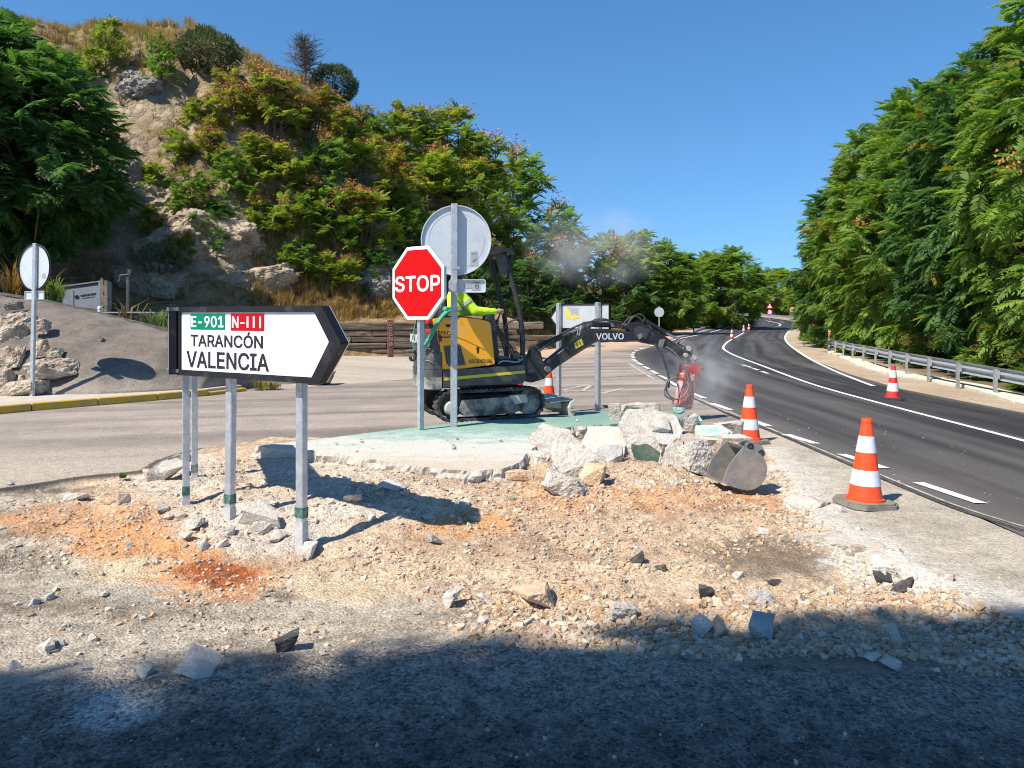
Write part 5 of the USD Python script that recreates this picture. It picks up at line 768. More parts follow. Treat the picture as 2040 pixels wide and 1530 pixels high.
def plate(label, cx, by, pts, t_, rot, zb, seed, mat='concrete_white', lift=0.0):
    """A broken piece of slab: a flat face, ragged sides; rot = (lean, roll, yaw)."""
    g = Polygon(pts); L = g.exterior.length; q = np.array([g.exterior.interpolate(a).coords[0] for a in np.arange(0, L, 0.025)]); n_ = fbm(np.c_[q * 9, q[:, :1] * 0 + seed], 4, seed) * 0.10; c = np.array(g.centroid.coords[0]); q = q + (q - c) * n_[:, None]
    m = prism(Polygon(q).buffer(0), 0, t_); v, f = trimesh.remesh.subdivide_to_size(m.vertices, m.faces, 0.045); m = trimesh.Trimesh(v, f); m.merge_vertices(); v = m.vertices; gq = Polygon(q).buffer(0); side = np.array([gq.exterior.distance(Point(a, b)) for a, b in v[:, [0, 2]]]) < 0.004
    ov = v[:, [0, 2]] - c; ov /= np.linalg.norm(ov, axis=1, keepdims=True) + 1e-6; dn = (fbm(v * 8 + seed, 4, seed) * 0.12 + np.abs(fbm(v * 18 + seed, 3, seed + 1)) * 0.07 - 0.01) * side * sstep(0.0, 0.035, v[:, 1])
    v = v.copy(); v[:, [0, 2]] += ov * dn[:, None]; v[:, 1] += (fbm(v * 5 + seed, 4, seed + 2) * 0.03 + fbm(v * 24, 2, seed) * 0.012) * ~side; m.vertices = v; d0 = (EYE - zb) * 1530 / (by - 628)
    t = thing('concrete_slab_piece', label, 'broken concrete', ((cx - 1020) / 1530 * d0, d0, zb + lift), rot); part(t, 'slab', (m.vertices, m.faces), mat); return t
t = plate('big tilted slab with a round knob on its face, topmost in the heap', 1303, 884, [(-0.36, 0.30), (-0.30, 0.10), (0.10, 0.0), (0.26, 0.02), (0.38, 0.22), (0.34, 0.46), (0.05, 0.55), (-0.22, 0.52)], 0.13, (-52, 4, 6), 0.24, 31); part(t, 'knob', xf(chunk(44, (0.24, 0.10, 0.20), 40, 0.09, 0.02), (0, 0, 0), (0.10, -0.02, 0.27)), 'concrete_white')
t = plate('leaning slab with a dark green painted face', 1290, 942, [(-0.10, 0.0), (0.10, 0.0), (0.17, 0.22), (0.12, 0.36), (-0.18, 0.44), (-0.22, 0.40)], 0.13, (-14, -6, -8), 0.03, 15); part(t, 'painted_face', prism(Polygon([(-0.09, 0.03), (-0.02, 0.01), (0.08, 0.02), (0.145, 0.20), (0.09, 0.245), (0.02, 0.30), (-0.07, 0.285), (-0.13, 0.31), (-0.14, 0.26)]), -0.012, 0.004), 'green_paint', label='dark green painted face')
t = plate('pointed white slab standing on edge in the middle of the heap', 1346, 952, [(-0.18, 0.0), (0.08, -0.02), (0.15, 0.18), (0.16, 0.40), (0.10, 0.42), (-0.08, 0.26)], 0.10, (-26, 0, 14), 0.0, 17); part(t, 'painted_edge', xf(prism([(0, 0.18), (0.1, 0.20), (0.12, 0.36), (0.02, 0.38)], -0.006, 0.01), (0, 0, 62), (0.165, 0.0, 0)), 'green_paint')
t = plate('broken slab with a pale green painted top on the right of the heap', 1420, 893, [(-0.20, 0.0), (0.16, -0.02), (0.24, 0.2), (0.12, 0.40), (-0.18, 0.36)], 0.16, (-72, 0, -10), 0.12, 19, lift=0.10); part(t, 'painted_top', prism(Polygon([(-0.17, 0.08), (0.14, 0.05), (0.21, 0.2), (0.10, 0.36), (-0.15, 0.33)]), -0.010, 0.004), 'green_paint_light', label='pale green painted top')
plate('biggest tilted piece of the island slab at the left of the heap', 1118, 934, [(-0.30, 0.0), (0.22, -0.04), (0.28, 0.4), (0.20, 0.70), (-0.12, 0.78), (-0.32, 0.45)], 0.20, (-66, 6, 8), 0.02, 24, lift=0.06)
plate('second tilted piece of the island slab with a dark broken side', 1203, 932, [(-0.24, 0.0), (0.20, 0.02), (0.24, 0.3), (0.14, 0.55), (-0.2, 0.60), (-0.28, 0.3)], 0.19, (-56, -8, -16), 0.02, 124, 'concrete', lift=0.06)
plate('short thick slab piece under the leaning green slab', 1235, 900, [(-0.2, 0.0), (0.2, 0.0), (0.22, 0.3), (-0.16, 0.34)], 0.16, (-60, 8, 16), 0.12, 125, lift=0.04)
lump('rough white lump at the left corner of the heap', 1056, 905, 1100, 945, 125, 'concrete_white', 0.3, (0, 0, 20), zb=0.04, amp=0.09, n=24)
lump('white piece with a dark hollow under it at the foot of the heap', 1100, 880, 1190, 962, 25, 'concrete', 0.32, (0, 8, 12), zb=atpit(1145, 958)[2] - 0.03, amp=0.07, n=18); lump('grey underside of broken slab between the white pieces', 1190, 895, 1244, 948, 26, 'concrete_grey', 0.3, (0, -4, -14), zb=0.03, amp=0.07, n=20)
lump('pointed white piece sticking out lowest from the heap', 1088, 955, 1172, 1000, 27, 'concrete_white', 0.26, (0, 22, 10), zb=atpit(1130, 996)[2] - 0.04, amp=0.1, n=22); lump('squarish orange lump in front of the heap', 1158, 932, 1212, 975, 28, 'lump_orange', 0.24, zb=atpit(1185, 972)[2] - 0.02, amp=0.05); lump('small squarish lump at the crack in the island edge', 1030, 928, 1064, 962, 29, 'lump_orange', 0.16, zb=0.02, amp=0.06); lump('flat orange stone under the island edge', 985, 942, 1062, 964, 30, 'lump_orange', 0.2, zb=atpit(1024, 962)[2] - 0.02, amp=0.06)
lump('red brick piece on the ground behind the heap', 1410, 848, 1422, 857, 51, 'brick_red', 0.08, zb=0.02, cat='brick', name='brick_piece', amp=0.02, n=20); lump('pale block on the island edge next to the breaker', 1344, 812, 1366, 826, 52, 'green_paint_light', 0.15, zb=0.22); lump('green topped lump at the right end of the slab pieces', 1380, 830, 1400, 860, 53, 'green_paint_light', 0.2, zb=0.22, amp=0.06)
# lumps in the dug ground
for args in [('large tan stone lying in the gravel right of centre', 1036, 1180, 1110, 1222, 61, 'lump_orange', 0.26, 'lump_orange'), ('bright white angular stone left of the big tan stone', 879, 1186, 928, 1219, 62, 'concrete_white', 0.14, 0), ('wide pale stone at the foot of the gravel bank', 1205, 1208, 1270, 1240, 63, 'concrete_white', 0.2, 0), ('upright thin white flake in the gravel bank', 1350, 1222, 1366, 1258, 64, 'concrete_white', 0.06, 0), ('grey pink stone pair in the gravel bank, the larger left piece', 1385, 1232, 1424, 1278, 65, 'concrete', 0.16, 0), ('pinkish stone beside the grey pink stone in the gravel bank', 1414, 1240, 1450, 1275, 66, 'lump_orange', 0.14, 0),
             ('rounded grey stone in the shade of the gravel bank', 1505, 1240, 1556, 1285, 67, 'concrete_grey', 0.2, 0), ('flat beige flake at the edge of the shade', 1500, 1182, 1552, 1214, 68, 'concrete', 0.14, 0), ('long white sliver standing in the shade on the right', 1776, 1252, 1800, 1300, 69, 'concrete_white', 0.08, 0), ('flat white sliver lying in the shade on the right', 1730, 1308, 1772, 1322, 70, 'concrete_white', 0.1, 0), ('white flake beside the flat sliver in the shade', 1768, 1316, 1810, 1342, 71, 'concrete_white', 0.1, 0),
             ('black asphalt crumb in the gravel, right one of a close pair', 1309, 1126, 1330, 1143, 72, 'asphalt_lump', 0.09, 0), ('dark round lump in the gravel, left one of a close pair', 1258, 1104, 1284, 1128, 73, 'asphalt_lump', 0.1, 0), ('dark crumbly lump at the upper edge of the gravel bank', 1398, 1176, 1428, 1200, 74, 'asphalt_lump', 0.11, 0), ('brown flat crumb in the orange gravel on the right', 1534, 1160, 1560, 1172, 75, 'asphalt_lump', 0.08, 0),
             ('black asphalt lump at the foot of the white broken edge', 1782, 1156, 1830, 1186, 76, 'asphalt_lump', 0.14, 0), ('black and white lump left of the black asphalt lump', 1752, 1140, 1784, 1168, 77, 'asphalt_lump', 0.12, 0), ('white cornered stone between the black lumps', 1758, 1142, 1775, 1164, 78, 'concrete_white', 0.08, 0), ('dark asphalt flake tilted up at the left edge of the shade', 545, 1274, 594, 1303, 79, 'asphalt_lump', 0.1, 0), ('squarish cream stone at the lower left', 60, 1288, 93, 1312, 80, 'concrete', 0.13, 0),
             ('flat asphalt plate lifted from the ground at the lower left', 335, 1347, 440, 1358, 81, 'concrete', 0.3, 0), ('cream stone left of the lifted asphalt plate', 258, 1332, 292, 1354, 82, 'concrete', 0.12, 0), ('big leaning grey flake between the sign posts', 456, 1002, 560, 1062, 83, 'concrete', 0.16, 0), ('white lump at the foot of the right sign post', 592, 1080, 625, 1116, 84, 'concrete_white', 0.14, 0), ('whitish block left of the sign posts beside the old road edge', 312, 925, 362, 962, 85, 'concrete', 0.24, 0),
             ('pale block left of the whitish block at the old road edge', 276, 938, 310, 963, 86, 'concrete_white', 0.18, 0), ('dark topped block behind the whitish block', 330, 908, 380, 930, 87, 'concrete_grey', 0.2, 0), ('flat white plate lying on the orange soil at the left', 118, 985, 170, 1001, 88, 'concrete_white', 0.2, 0), ('white plate standing slanted on the orange soil', 232, 985, 256, 1008, 89, 'concrete_white', 0.07, 0), ('white flat slab under the painted island, long and pale', 752, 958, 805, 985, 90, 'concrete_white', 0.22, 0),
             ('white chunk with rough face right of the sign shadow', 678, 988, 718, 1012, 91, 'concrete_white', 0.16, 0), ('rounded white lump left between the posts', 500, 1040, 540, 1070, 92, 'concrete_white', 0.18, 0), ('dust covered lump beside the middle post', 345, 1040, 400, 1062, 93, 'concrete', 0.18, 0), ('white flake below the middle post', 350, 1062, 376, 1080, 94, 'concrete_white', 0.1, 0), ('grey stone in the gravel under the sign tip shadow', 850, 1068, 890, 1094, 95, 'concrete_grey', 0.14, 0), ('white lump beside the big tan stone', 1212, 1225, 1262, 1243, 96, 'concrete_white', 0.1, 0),
             ('white stone in the dark soil patch', 1510, 1052, 1530, 1068, 97, 'concrete_white', 0.1, 0), ('small white stone in the pale sand on the right', 1462, 1142, 1484, 1158, 98, 'concrete_white', 0.09, 0), ('buff stone just below the flat beige flake', 1420, 1196, 1446, 1212, 99, 'lump_orange', 0.1, 0), ('pink stone beside the upright white flake', 1366, 1200, 1410, 1218, 100, 'lump_orange', 0.1, 0)]:
    lb, x0, y0, x1, y1, sd, mt, th_, _ = args; P = atpit((x0 + x1) / 2, y1 - 2); lump(lb, x0, y0, x1, y1, sd, mt, th_, (0, (sd * 37) % 40 - 20 if x1 - x0 > 30 else 0, (sd * 53) % 60 - 30), zb=P[2] - 0.01, cat='stone', name='stone', amp=0.05, n=12)
for lb, x0, y0, x1, y1, sd in [('long white broken concrete edge below the nearest cone', 1640, 1030, 1775, 1098, 131), ('white broken concrete edge running down to the right', 1745, 1085, 1850, 1140, 132), ('last white corner of the broken concrete edge', 1820, 1115, 1905, 1165, 133), ('white concrete edge behind the nearest cone foot', 1580, 955, 1650, 1010, 134)]:
    P = atpit((x0 + x1) / 2, y1); t = thing('concrete_edge', lb, 'broken concrete', (P[0], P[1] + 0.12, P[2] - 0.02), (0, 0, -42)); part(t, 'rubble', chunk(sd, ((x1 - x0) * P[1] / 1530 * 1.15, 0.26, 0.17), 26, 0.05, 0.09), 'concrete_white')
# small lumps, too many alike to tell apart: groups with a shared label
Rg = np.random.default_rng(77)
PR = {}
for k in range(6):
    for mt in ('concrete_white', 'concrete', 'lump_orange', 'concrete_grey'):
        PR[(k, mt)] = None
SH = [chunk(200 + k, (1, Rg.uniform(0.7, 1), Rg.uniform(0.5, 0.85)), 12, 0.3, 0.05) for k in range(6)]
def pebbles(cnt, area, smin, smax, mats, label, group, bury=0.25):
    Pg = Polygon(area); x0, y0, x1, y1 = Pg.bounds; m = 0
    while m < cnt:
        px, py = Rg.uniform(x0, x1), Rg.uniform(y0, y1)
        if not Pg.contains(Point(px, py)): continue
        P = atpit(px, py); sz = smin * (smax / smin) ** (Rg.random() ** 1.6); k, mt = int(Rg.integers(6)), mats[int(Rg.integers(len(mats)))]; loc = (P[0], P[1], P[2] + sz * (0.35 - bury)); rot = tuple(Rg.uniform(-180, 180, 3) * [0.15, 0.15, 1]); key = (k, mt)
        if PR.get(key) is None:
            PR[key] = thing('stone', label, 'stone', loc, rot, sz, group); part(PR[key], 'lump', SH[k], mt)
        else: copy(PR[key], loc, rot, sz, label, group)
        m += 1
pebbles(50, [(300, 1000), (640, 910), (700, 960), (640, 1070), (600, 1120), (330, 1080)], 0.04, 0.13, ['concrete_white', 'concrete', 'concrete_white'], 'small white concrete lump scattered round the feet of the sign posts', 'white lumps round the sign posts')
pebbles(34, [(640, 905), (1060, 960), (1180, 1010), (1000, 1040), (700, 1060)], 0.035, 0.12, ['concrete_white', 'concrete', 'lump_orange'], 'small broken lump lying below the island edge', 'lumps below the island edge')
pebbles(28, [(1180, 945), (1420, 960), (1400, 985), (1190, 985)], 0.03, 0.09, ['concrete_white', 'concrete_white', 'concrete'], 'small white lump spilled at the foot of the rubble heap', 'lumps at the foot of the rubble heap')
pebbles(36, [(1540, 930), (1660, 1010), (1900, 1150), (2030, 1270), (1850, 1240), (1700, 1130), (1560, 1000)], 0.03, 0.12, ['concrete_white', 'concrete_white', 'concrete'], 'small white lump along the broken edge of the pale strip', 'lumps along the broken pale edge')
pebbles(38, [(930, 1190), (1400, 1170), (1850, 1240), (1850, 1300), (1400, 1290), (950, 1265)], 0.03, 0.09, ['lump_orange', 'concrete', 'lump_orange', 'concrete_grey'], 'small buff or grey stone in the gravel bank', 'stones in the gravel bank')
pebbles(40, [(0, 960), (270, 940), (300, 1000), (250, 1180), (560, 1250), (700, 1290), (500, 1350), (0, 1350)], 0.025, 0.08, ['concrete', 'concrete_grey', 'concrete_white'], 'small grey stone on the dusty ground at the left', 'stones on the dusty ground at the left')
def crumbs_on_island(cnt):
    for _ in range(cnt):
        px, py = Rg.uniform(620, 1330), Rg.uniform(826, 925); q = atd(px, py, (EYE - TOP) * 1530 / (py - 628))
        if not pol.contains(Point(q[0], q[1])): continue
        sz = 0.014 * 5 ** (Rg.random() ** 2); k = int(Rg.integers(6)); copy(PR[(k, 'concrete_white')] or PR[(0, 'concrete_white')], (q[0], q[1], TOP + sz * 0.2), (0, 0, Rg.uniform(0, 360)), sz, 'small concrete crumb lying on the green painted island', 'crumbs on the painted island')
crumbs_on_island(60)
# loose bucket
P = atd(1470, 972, 7.15); bu = thing('digger_bucket', 'loose worn steel digger bucket lying at the end of the rubble heap', 'bucket', (P[0] + 0.03, P[1] + 0.16, P[2] - 0.02), (0, 10, 13), 0.80)
aa = np.radians(np.linspace(-95, 105, 26)); sh = np.c_[0.24 * np.cos(aa) * 1.0, 0.235 + 0.235 * np.sin(aa)]; sh = np.vstack([[-0.30, 0.06], [-0.16, 0.015], sh, [-0.10, 0.50]]); inner = sh * 1.0; ctr_ = np.array([-0.02, 0.24]); inner = sh + (ctr_ - sh) / np.linalg.norm(ctr_ - sh, axis=1, keepdims=True) * 0.012
part(bu, 'shell', prism(Polygon(np.vstack([sh, inner[::-1]])).buffer(0), -0.20, 0.20), 'steel_worn'); side = Polygon(np.vstack([sh, [[-0.16, 0.42], [-0.26, 0.25]]])).buffer(0)
for y_ in (-0.214, 0.20): part(bu, 'side_plate', prism(side, y_, y_ + 0.014), 'steel_worn')
part(bu, 'cutting_edge', box((-0.29, 0, 0.055), (0.10, 0.44, 0.02)), 'steel_shiny'); [part(bu, 'ear', prism([(0.02, 0.44), (0.22, 0.36), (0.27, 0.44), (0.20, 0.53), (0.08, 0.56), (-0.02, 0.52)], y_, y_ + 0.025, 0.02), 'steel_worn') for y_ in (-0.09, 0.065)]; [part(bu, 'pin_boss', xf(lathe([(0.018, 0), (0.04, 0), (0.04, 0.2), (0.018, 0.2)], 14), (90, 0, 0), (x_, 0.1, z_)), 'machine_black') for x_, z_ in ((0.05, 0.50), (0.20, 0.44))]
lump('pink dusty board piece lying across the loose bucket', 1462, 884, 1492, 897, 54, 'breaker_dusty', 0.1, zb=0.3, cat='board', name='board_piece', amp=0.02)
# boulders set in the mound
for lb, x0, y0, x1, y1, d, mt, sd in [('big pale craggy boulder highest in the mound', -4, 624, 62, 690, 16.3, 'limestone', 301), ('pale boulder right of the sign post, upper', 62, 640, 98, 668, 16.2, 'limestone', 302), ('white boulder behind the sign post, middle', 64, 680, 98, 710, 15.6, 'limestone', 303), ('small white boulder next to the white middle boulder', 96, 693, 124, 712, 15.6, 'limestone', 304), ('largest boulder right of the sign post, low in the mound', 62, 714, 144, 754, 15.1, 'limestone', 305), ('craggy boulder at the left frame edge, middle', -6, 694, 42, 732, 15.5, 'limestone', 306), ('brown boulder low at the left frame edge', -10, 734, 22, 770, 15.0, 'limestone', 307), ('brown white boulder at the foot of the sign post', 14, 758, 90, 788, 14.8, 'limestone', 308), ('small dark rock near the top of the mound', 15, 602, 40, 617, 17.1, 'limestone_dark', 309), ('small stone stuck in the upper mound', 148, 642, 162, 656, 16.8, 'limestone_dark', 310), ('small stone low in the mound left of the post', 36, 748, 50, 762, 14.9, 'limestone', 311), ('pale rock with a pointed shadow at the end of the mound', 610, 742, 662, 766, 18.2, 'limestone', 312), ('small dark stone stuck in the mound above the sign shadow', 196, 672, 206, 682, 16.2, 'limestone_dark', 313)]:
    w, h = (x1 - x0) * d / 1530, (y1 - y0) * d / 1530; q = atd((x0 + x1) / 2, (y0 + y1) / 2, d); t = thing('boulder', lb, 'boulder', q, (0, (sd * 31) % 30 - 15, 0)); part(t, 'rock', chunk(sd, (w * 1.1, max(w, h) * 1.0, h * 1.15), 16, 0.09, 0.11), mt)
# loose gravel: tens of thousands of stones
def instancer(name, label, protos, pos, rot, scl, pick, parent='/World', kind='stuff', props=True):
    p = numbered(parent, name); pi = UsdGeom.PointInstancer.Define(stage, p); paths = []
    for k, (m, mat, kw) in enumerate(protos): paths.append(part(p, 'kind', m, mat, **kw))
    pi.CreatePrototypesRel().SetTargets([Sdf.Path(x) for x in paths]); pi.CreateProtoIndicesAttr(Vt.IntArray.FromNumpy(pick.astype(np.int32))); pi.CreatePositionsAttr(Vt.Vec3fArray.FromNumpy(pos.astype(np.float32)))
    pi.CreateOrientationsAttr(Vt.QuathArray([Gf.Quath(float(q[3]), float(q[0]), float(q[1]), float(q[2])) for q in rot])); pi.CreateScalesAttr(Vt.Vec3fArray.FromNumpy(np.ascontiguousarray(scl, np.float32)))
    tag(pi.GetPrim(), label, None, None, kind); return p
from scipy.spatial.transform import Rotation as Rot
for k, (c, dc) in enumerate([((0.52, 0.37, 0.23), (0.47, 0.31, 0.18)), ((0.56, 0.44, 0.30), (0.50, 0.37, 0.24)), ((0.48, 0.30, 0.17), (0.53, 0.36, 0.22)), ((0.42, 0.34, 0.26), (0.36, 0.28, 0.2)), ((0.60, 0.51, 0.40), (0.52, 0.42, 0.31)), ((0.36, 0.25, 0.17), (0.43, 0.31, 0.22))]): paint(f'pebble_{"abcdef"[k]}', np.array(c) * 0.86, 0.95, dirt=np.array(dc) * 0.86, dsc=15, damt=0.5, vary=0.15)
N = 150000; x = Rg.uniform(-6.2, 3.4, N); y = 3.2 * (8.3 / 3.2) ** Rg.random(N); d = PD(np.stack([y, x], -1)); px = 1020 + 1530 * x / y; py = 628 + 1530 * EYE / y
den = sstep(0.0, 0.12, d) * np.clip(0.12 + 0.9 * sstep(0.42, 0.60, meshkit.fbm(np.stack([x * 1.8, y * 1.8, x * 0], -1) + 50, 4, 5)) + 0.5 * sstep(900, 1100, px) * sstep(960, 1040, py) * sstep(1300, 1250, py), 0, 1)
for bx, by, brx, bry in [(280, 1140, 100, 28), (700, 1168, 150, 45), (1340, 1145, 80, 30), (1560, 1115, 130, 40), (1650, 1325, 260, 30)]: den *= sstep(0.7, 1.2, np.hypot((px - bx) / brx, (py - by) / bry))
den *= 1 - 0.75 * sstep(1200, 1270, py) * (px < 900); den = np.where(px < 700, den * 0.45, den)
k = Rg.random(N) < den * 0.6; x, y, px, py = x[k], y[k], px[k], py[k]; n = len(x); s = 0.009 * 4.5 ** (Rg.random(n) ** 3.2) * np.where((px > 900) & (py > 1150), 1.25, 1.0); z = ZI(np.stack([y, x], -1)) + s * 0.12
PB = [chunk(400 + k, (1.25, 1.0, 0.68), 16, 0.5, 0.02) for k in range(6)]; pk = Rg.integers(0, 6, n); pk = np.where((px < 800) & (Rg.random(n) < 0.5), np.where(Rg.random(n) < 0.5, 3, 4), pk)
instancer('gravel', 'loose buff and grey gravel spread over the dug ground', [(PB[k], f'pebble_{"abcdef"[k]}', {}) for k in range(6)], np.stack([x, y, z], 1), Rot.from_euler('zyx', np.stack([Rg.uniform(0, 360, n), Rg.uniform(-25, 25, n), Rg.uniform(-25, 25, n)], 1), degrees=True).as_quat(), np.repeat(s[:, None], 3, 1), pk)
# grit scattered on the asphalt and the strip
N = 5000; x = Rg.uniform(-7, 3.7, N); y = 2.6 * (13 / 2.6) ** Rg.random(N); x = np.where(Rg.random(N) < 0.25, Rg.uniform(2.4, 6, N), x); d = PD(np.stack([y, x], -1)); k = (d < 0.05) & ~shapely.contains_xy(pol, x, y) & (Rg.random(N) < np.where(x > 3.8, 0.35, 0.8)); x, y = x[k], y[k]; n = len(x); s = 0.005 * 4 ** (Rg.random(n) ** 2.5); z = np.where((x < BX1) & (y < BY1) & (x > BX0), ZI(np.stack([y, x], -1)), land(x, y) + 0.008 * (x > 3.8)) + s * 0.2
instancer('grit', 'fine pale grit scattered on the asphalt', [(PB[k], f'pebble_{"abcdef"[k]}', {}) for k in range(6)], np.stack([x, y, z], 1), Rot.from_euler('z', Rg.uniform(0, 6.28, n)).as_quat(), np.repeat(s[:, None], 3, 1), Rg.choice([1, 3, 4], n))

# ------------------------------------------------------------------ VEGETATION
def frond_template(L, n, rng, fine=False, ll=0.27, droop=0.35):
    """One pinnate leaf along +x, drooping in -z: leaflets in pairs on a thin stalk."""
    V, Fc = [], []
    t = np.linspace(0.12, 1.0, n); ax = lambda q: np.array([L * q * (1 - 0.12 * q * q), 0, -droop * L * q * q])
    for k, q in enumerate(t):
        for s in ((-1, 1) if k < n - 1 else (0,)):
            l = ll * L * (0.55 + 0.75 * math.sin(math.pi * min(1, 0.22 + 0.7 * q))) * rng.uniform(0.85, 1.1); a = math.radians(rng.uniform(52, 72)) * s if s else 0.0
            d = np.array([math.cos(a), math.sin(a), -0.30 + rng.uniform(-0.15, 0.15)]); d /= np.linalg.norm(d); w = np.cross(d, [0, 0, 1.0]); w /= np.linalg.norm(w); w = w + np.array([0, 0, rng.uniform(-0.45, 0.45)])
            p = ax(q); b = len(V); wd = l * 0.15
            if fine: V += [p, p + d * l * 0.3 + w * wd, p + d * l * 0.3 - w * wd, p + d * l * 0.7 + w * wd * 0.75 + [0, 0, -0.03 * l], p + d * l * 0.7 - w * wd * 0.75 + [0, 0, -0.03 * l], p + d * l + [0, 0, -0.12 * l]]; Fc += [(b, b + 2, b + 1), (b + 1, b + 2, b + 4), (b + 1, b + 4, b + 3), (b + 3, b + 4, b + 5)]
            else: V += [p, p + d * l * 0.42 + w * wd * 1.15, p + d * l * 0.42 - w * wd * 1.15, p + d * l + [0, 0, -0.06 * l]]; Fc += [(b, b + 2, b + 1), (b + 1, b + 2, b + 3)]
    b = len(V); V += [[0, 0.006 * L, 0], [0, -0.006 * L, 0], ax(0.6), ax(1.0)]; Fc += [(b, b + 1, b + 2), (b + 1, b + 3, b + 2)]
    return np.array(V, float), np.array(Fc, int)
def fronds(pos, dirs, sizes, tints, temps, rng):
    """Leaves at pos pointing along dirs; each tinted by itself."""
    n = len(pos); pick = rng.integers(0, len(temps), n); VV, FF, TT, off = [], [], [], 0
    for k, (V, Fc) in enumerate(temps):
        i = np.nonzero(pick == k)[0]
        if not len(i): continue
        x = dirs[i] / np.linalg.norm(dirs[i], axis=1, keepdims=True); up = np.array([0, 0, 1.0]) + rng.normal(0, 0.25, (len(i), 3)); y = np.cross(up, x); y /= np.linalg.norm(y, axis=1, keepdims=True) + 1e-9; z = np.cross(x, y)
        P = pos[i][:, None] + sizes[i][:, None, None] * (V[None, :, 0, None] * x[:, None] + V[None, :, 1, None] * y[:, None] + V[None, :, 2, None] * z[:, None])
        VV.append(P.reshape(-1, 3)); FF.append((Fc[None] + (off + np.arange(len(i)) * len(V))[:, None, None]).reshape(-1, 3)); TT.append(np.repeat(tints[i], len(V), 0)); off += len(i) * len(V)
    return np.vstack(VV), np.vstack(FF), np.vstack(TT)
RV = np.random.default_rng(2024)
TF = [frond_template(1.0, 9, RV) for _ in range(4)]; TFF = [frond_template(1.0, 11, RV, True, 0.24) for _ in range(4)]
PAL = {'green': [(0.085, 0.160, 0.036), (0.15, 0.245, 0.046), (0.25, 0.315, 0.055)], 'lime': [(0.13, 0.205, 0.036), (0.21, 0.285, 0.046), (0.33, 0.345, 0.055)], 'dark': [(0.042, 0.098, 0.034), (0.066, 0.135, 0.042), (0.10, 0.175, 0.046)], 'rust': [(0.12, 0.19, 0.036), (0.21, 0.25, 0.046), (0.34, 0.27, 0.06)]}
def tints_for(pal, n, rng, yellow=0.03):
    c = np.array(PAL[pal]) * {'dark': 1.3}.get(pal, 1.15); w = rng.dirichlet([1.2, 1.2, 0.8], n); t = w @ c * rng.uniform(0.75, 1.25, (n, 1)); k = rng.random(n) < yellow; t[k] = np.array([0.30, 0.25, 0.035]) * rng.uniform(0.7, 1.2, (k.sum(), 1)); return t
def seed_mesh(P, rng, r=0.16):
    V, Fc = [], []
    for p in P:
        m = 80; c = p + rng.normal(0, r, (m, 3)) * [1, 1, 0.8]; a = rng.normal(0, 1, (m, 3)); a /= np.linalg.norm(a, axis=1, keepdims=True); b = np.cross(a, rng.normal(0, 1, (m, 3))); b /= np.linalg.norm(b, axis=1, keepdims=True)
        l = 0.055
        for q in range(m): k = len(V); V += [c[q], c[q] + a[q] * l * 1.3 + b[q] * l * 0.6, c[q] + a[q] * l * 1.3 - b[q] * l * 0.6]; Fc.append((k, k + 1, k + 2))
    return np.array(V), np.array(Fc)
def small_tree(name, label, cat, seed, pal, loc, rot, sc, group, seeds=0, H=3.6, fl=0.47, yellow=0.04, spread=1.0, dens=1.0):
    rng = np.random.default_rng(seed); t = thing(name, label, cat, loc, rot, sc, group); tips, tubes = [], []
    for k in range(3):
        a = rng.uniform(0, 6.28); base = np.array([rng.normal(0, 0.12), rng.normal(0, 0.12), -0.3]); top = base + [math.cos(a) * 0.7 * spread * rng.random(), math.sin(a) * 0.7 * spread * rng.random(), H * rng.uniform(0.55, 0.92) + 0.3]; mid = (base + top) / 2 + rng.normal(0, 0.12, 3)
        tr = spline([base, mid, top], 9); tubes.append(tube(tr, np.linspace(0.055, 0.018, 9), 6)); tips.append((top, np.array([0, 0, 1.0])))
        for q in range(int(15 * dens)):
            f = rng.uniform(0.22, 1.0); p = tr[int(f * 8)]; b = rng.uniform(0, 6.28); ln = rng.uniform(0.45, 1.3) * spread * (1.2 - 0.45 * f); d = np.array([math.cos(b), math.sin(b), rng.uniform(-0.1, 1.3)]); e_ = p + d / np.linalg.norm(d) * ln; tubes.append(tube([p, (p + e_) / 2 - [0, 0, 0.05], e_], [0.02, 0.014, 0.008], 4)); tips.append((e_, d))
    part(t, 'trunk', tubes, 'bark'); pos, dr = [], []
    for p, d in tips:
        m = int(rng.integers(8, 13)); a = rng.uniform(0, 6.28) + np.arange(m) * 2.4; el = rng.uniform(-0.7, 1.2, m); q = np.stack([np.cos(a) * np.cos(el), np.sin(a) * np.cos(el), np.sin(el)], 1) + 0.35 * d / np.linalg.norm(d); pos.append(np.tile(p, (m, 1)) - q * 0.03 + rng.normal(0, 0.05, (m, 3))); dr.append(q)
    pos, dr = np.vstack(pos), np.vstack(dr); n = len(pos); V, Fc, C = fronds(pos, dr, rng.uniform(0.75, 1.15, n) * fl, tints_for(pal, n, rng, yellow), TF, rng); part(t, 'crown', (V, Fc), 'leaf', tint=C, kind='stuff')
    if seeds:
        tp = np.array([p for p, _ in tips]); tp = tp[np.argsort(-tp[:, 2] - rng.random(len(tp)) * 1.0)][:seeds]; part(t, 'seed_clusters', seed_mesh(tp + [0, 0, 0.2], rng, 0.17), 'seed', kind='stuff')
    return t
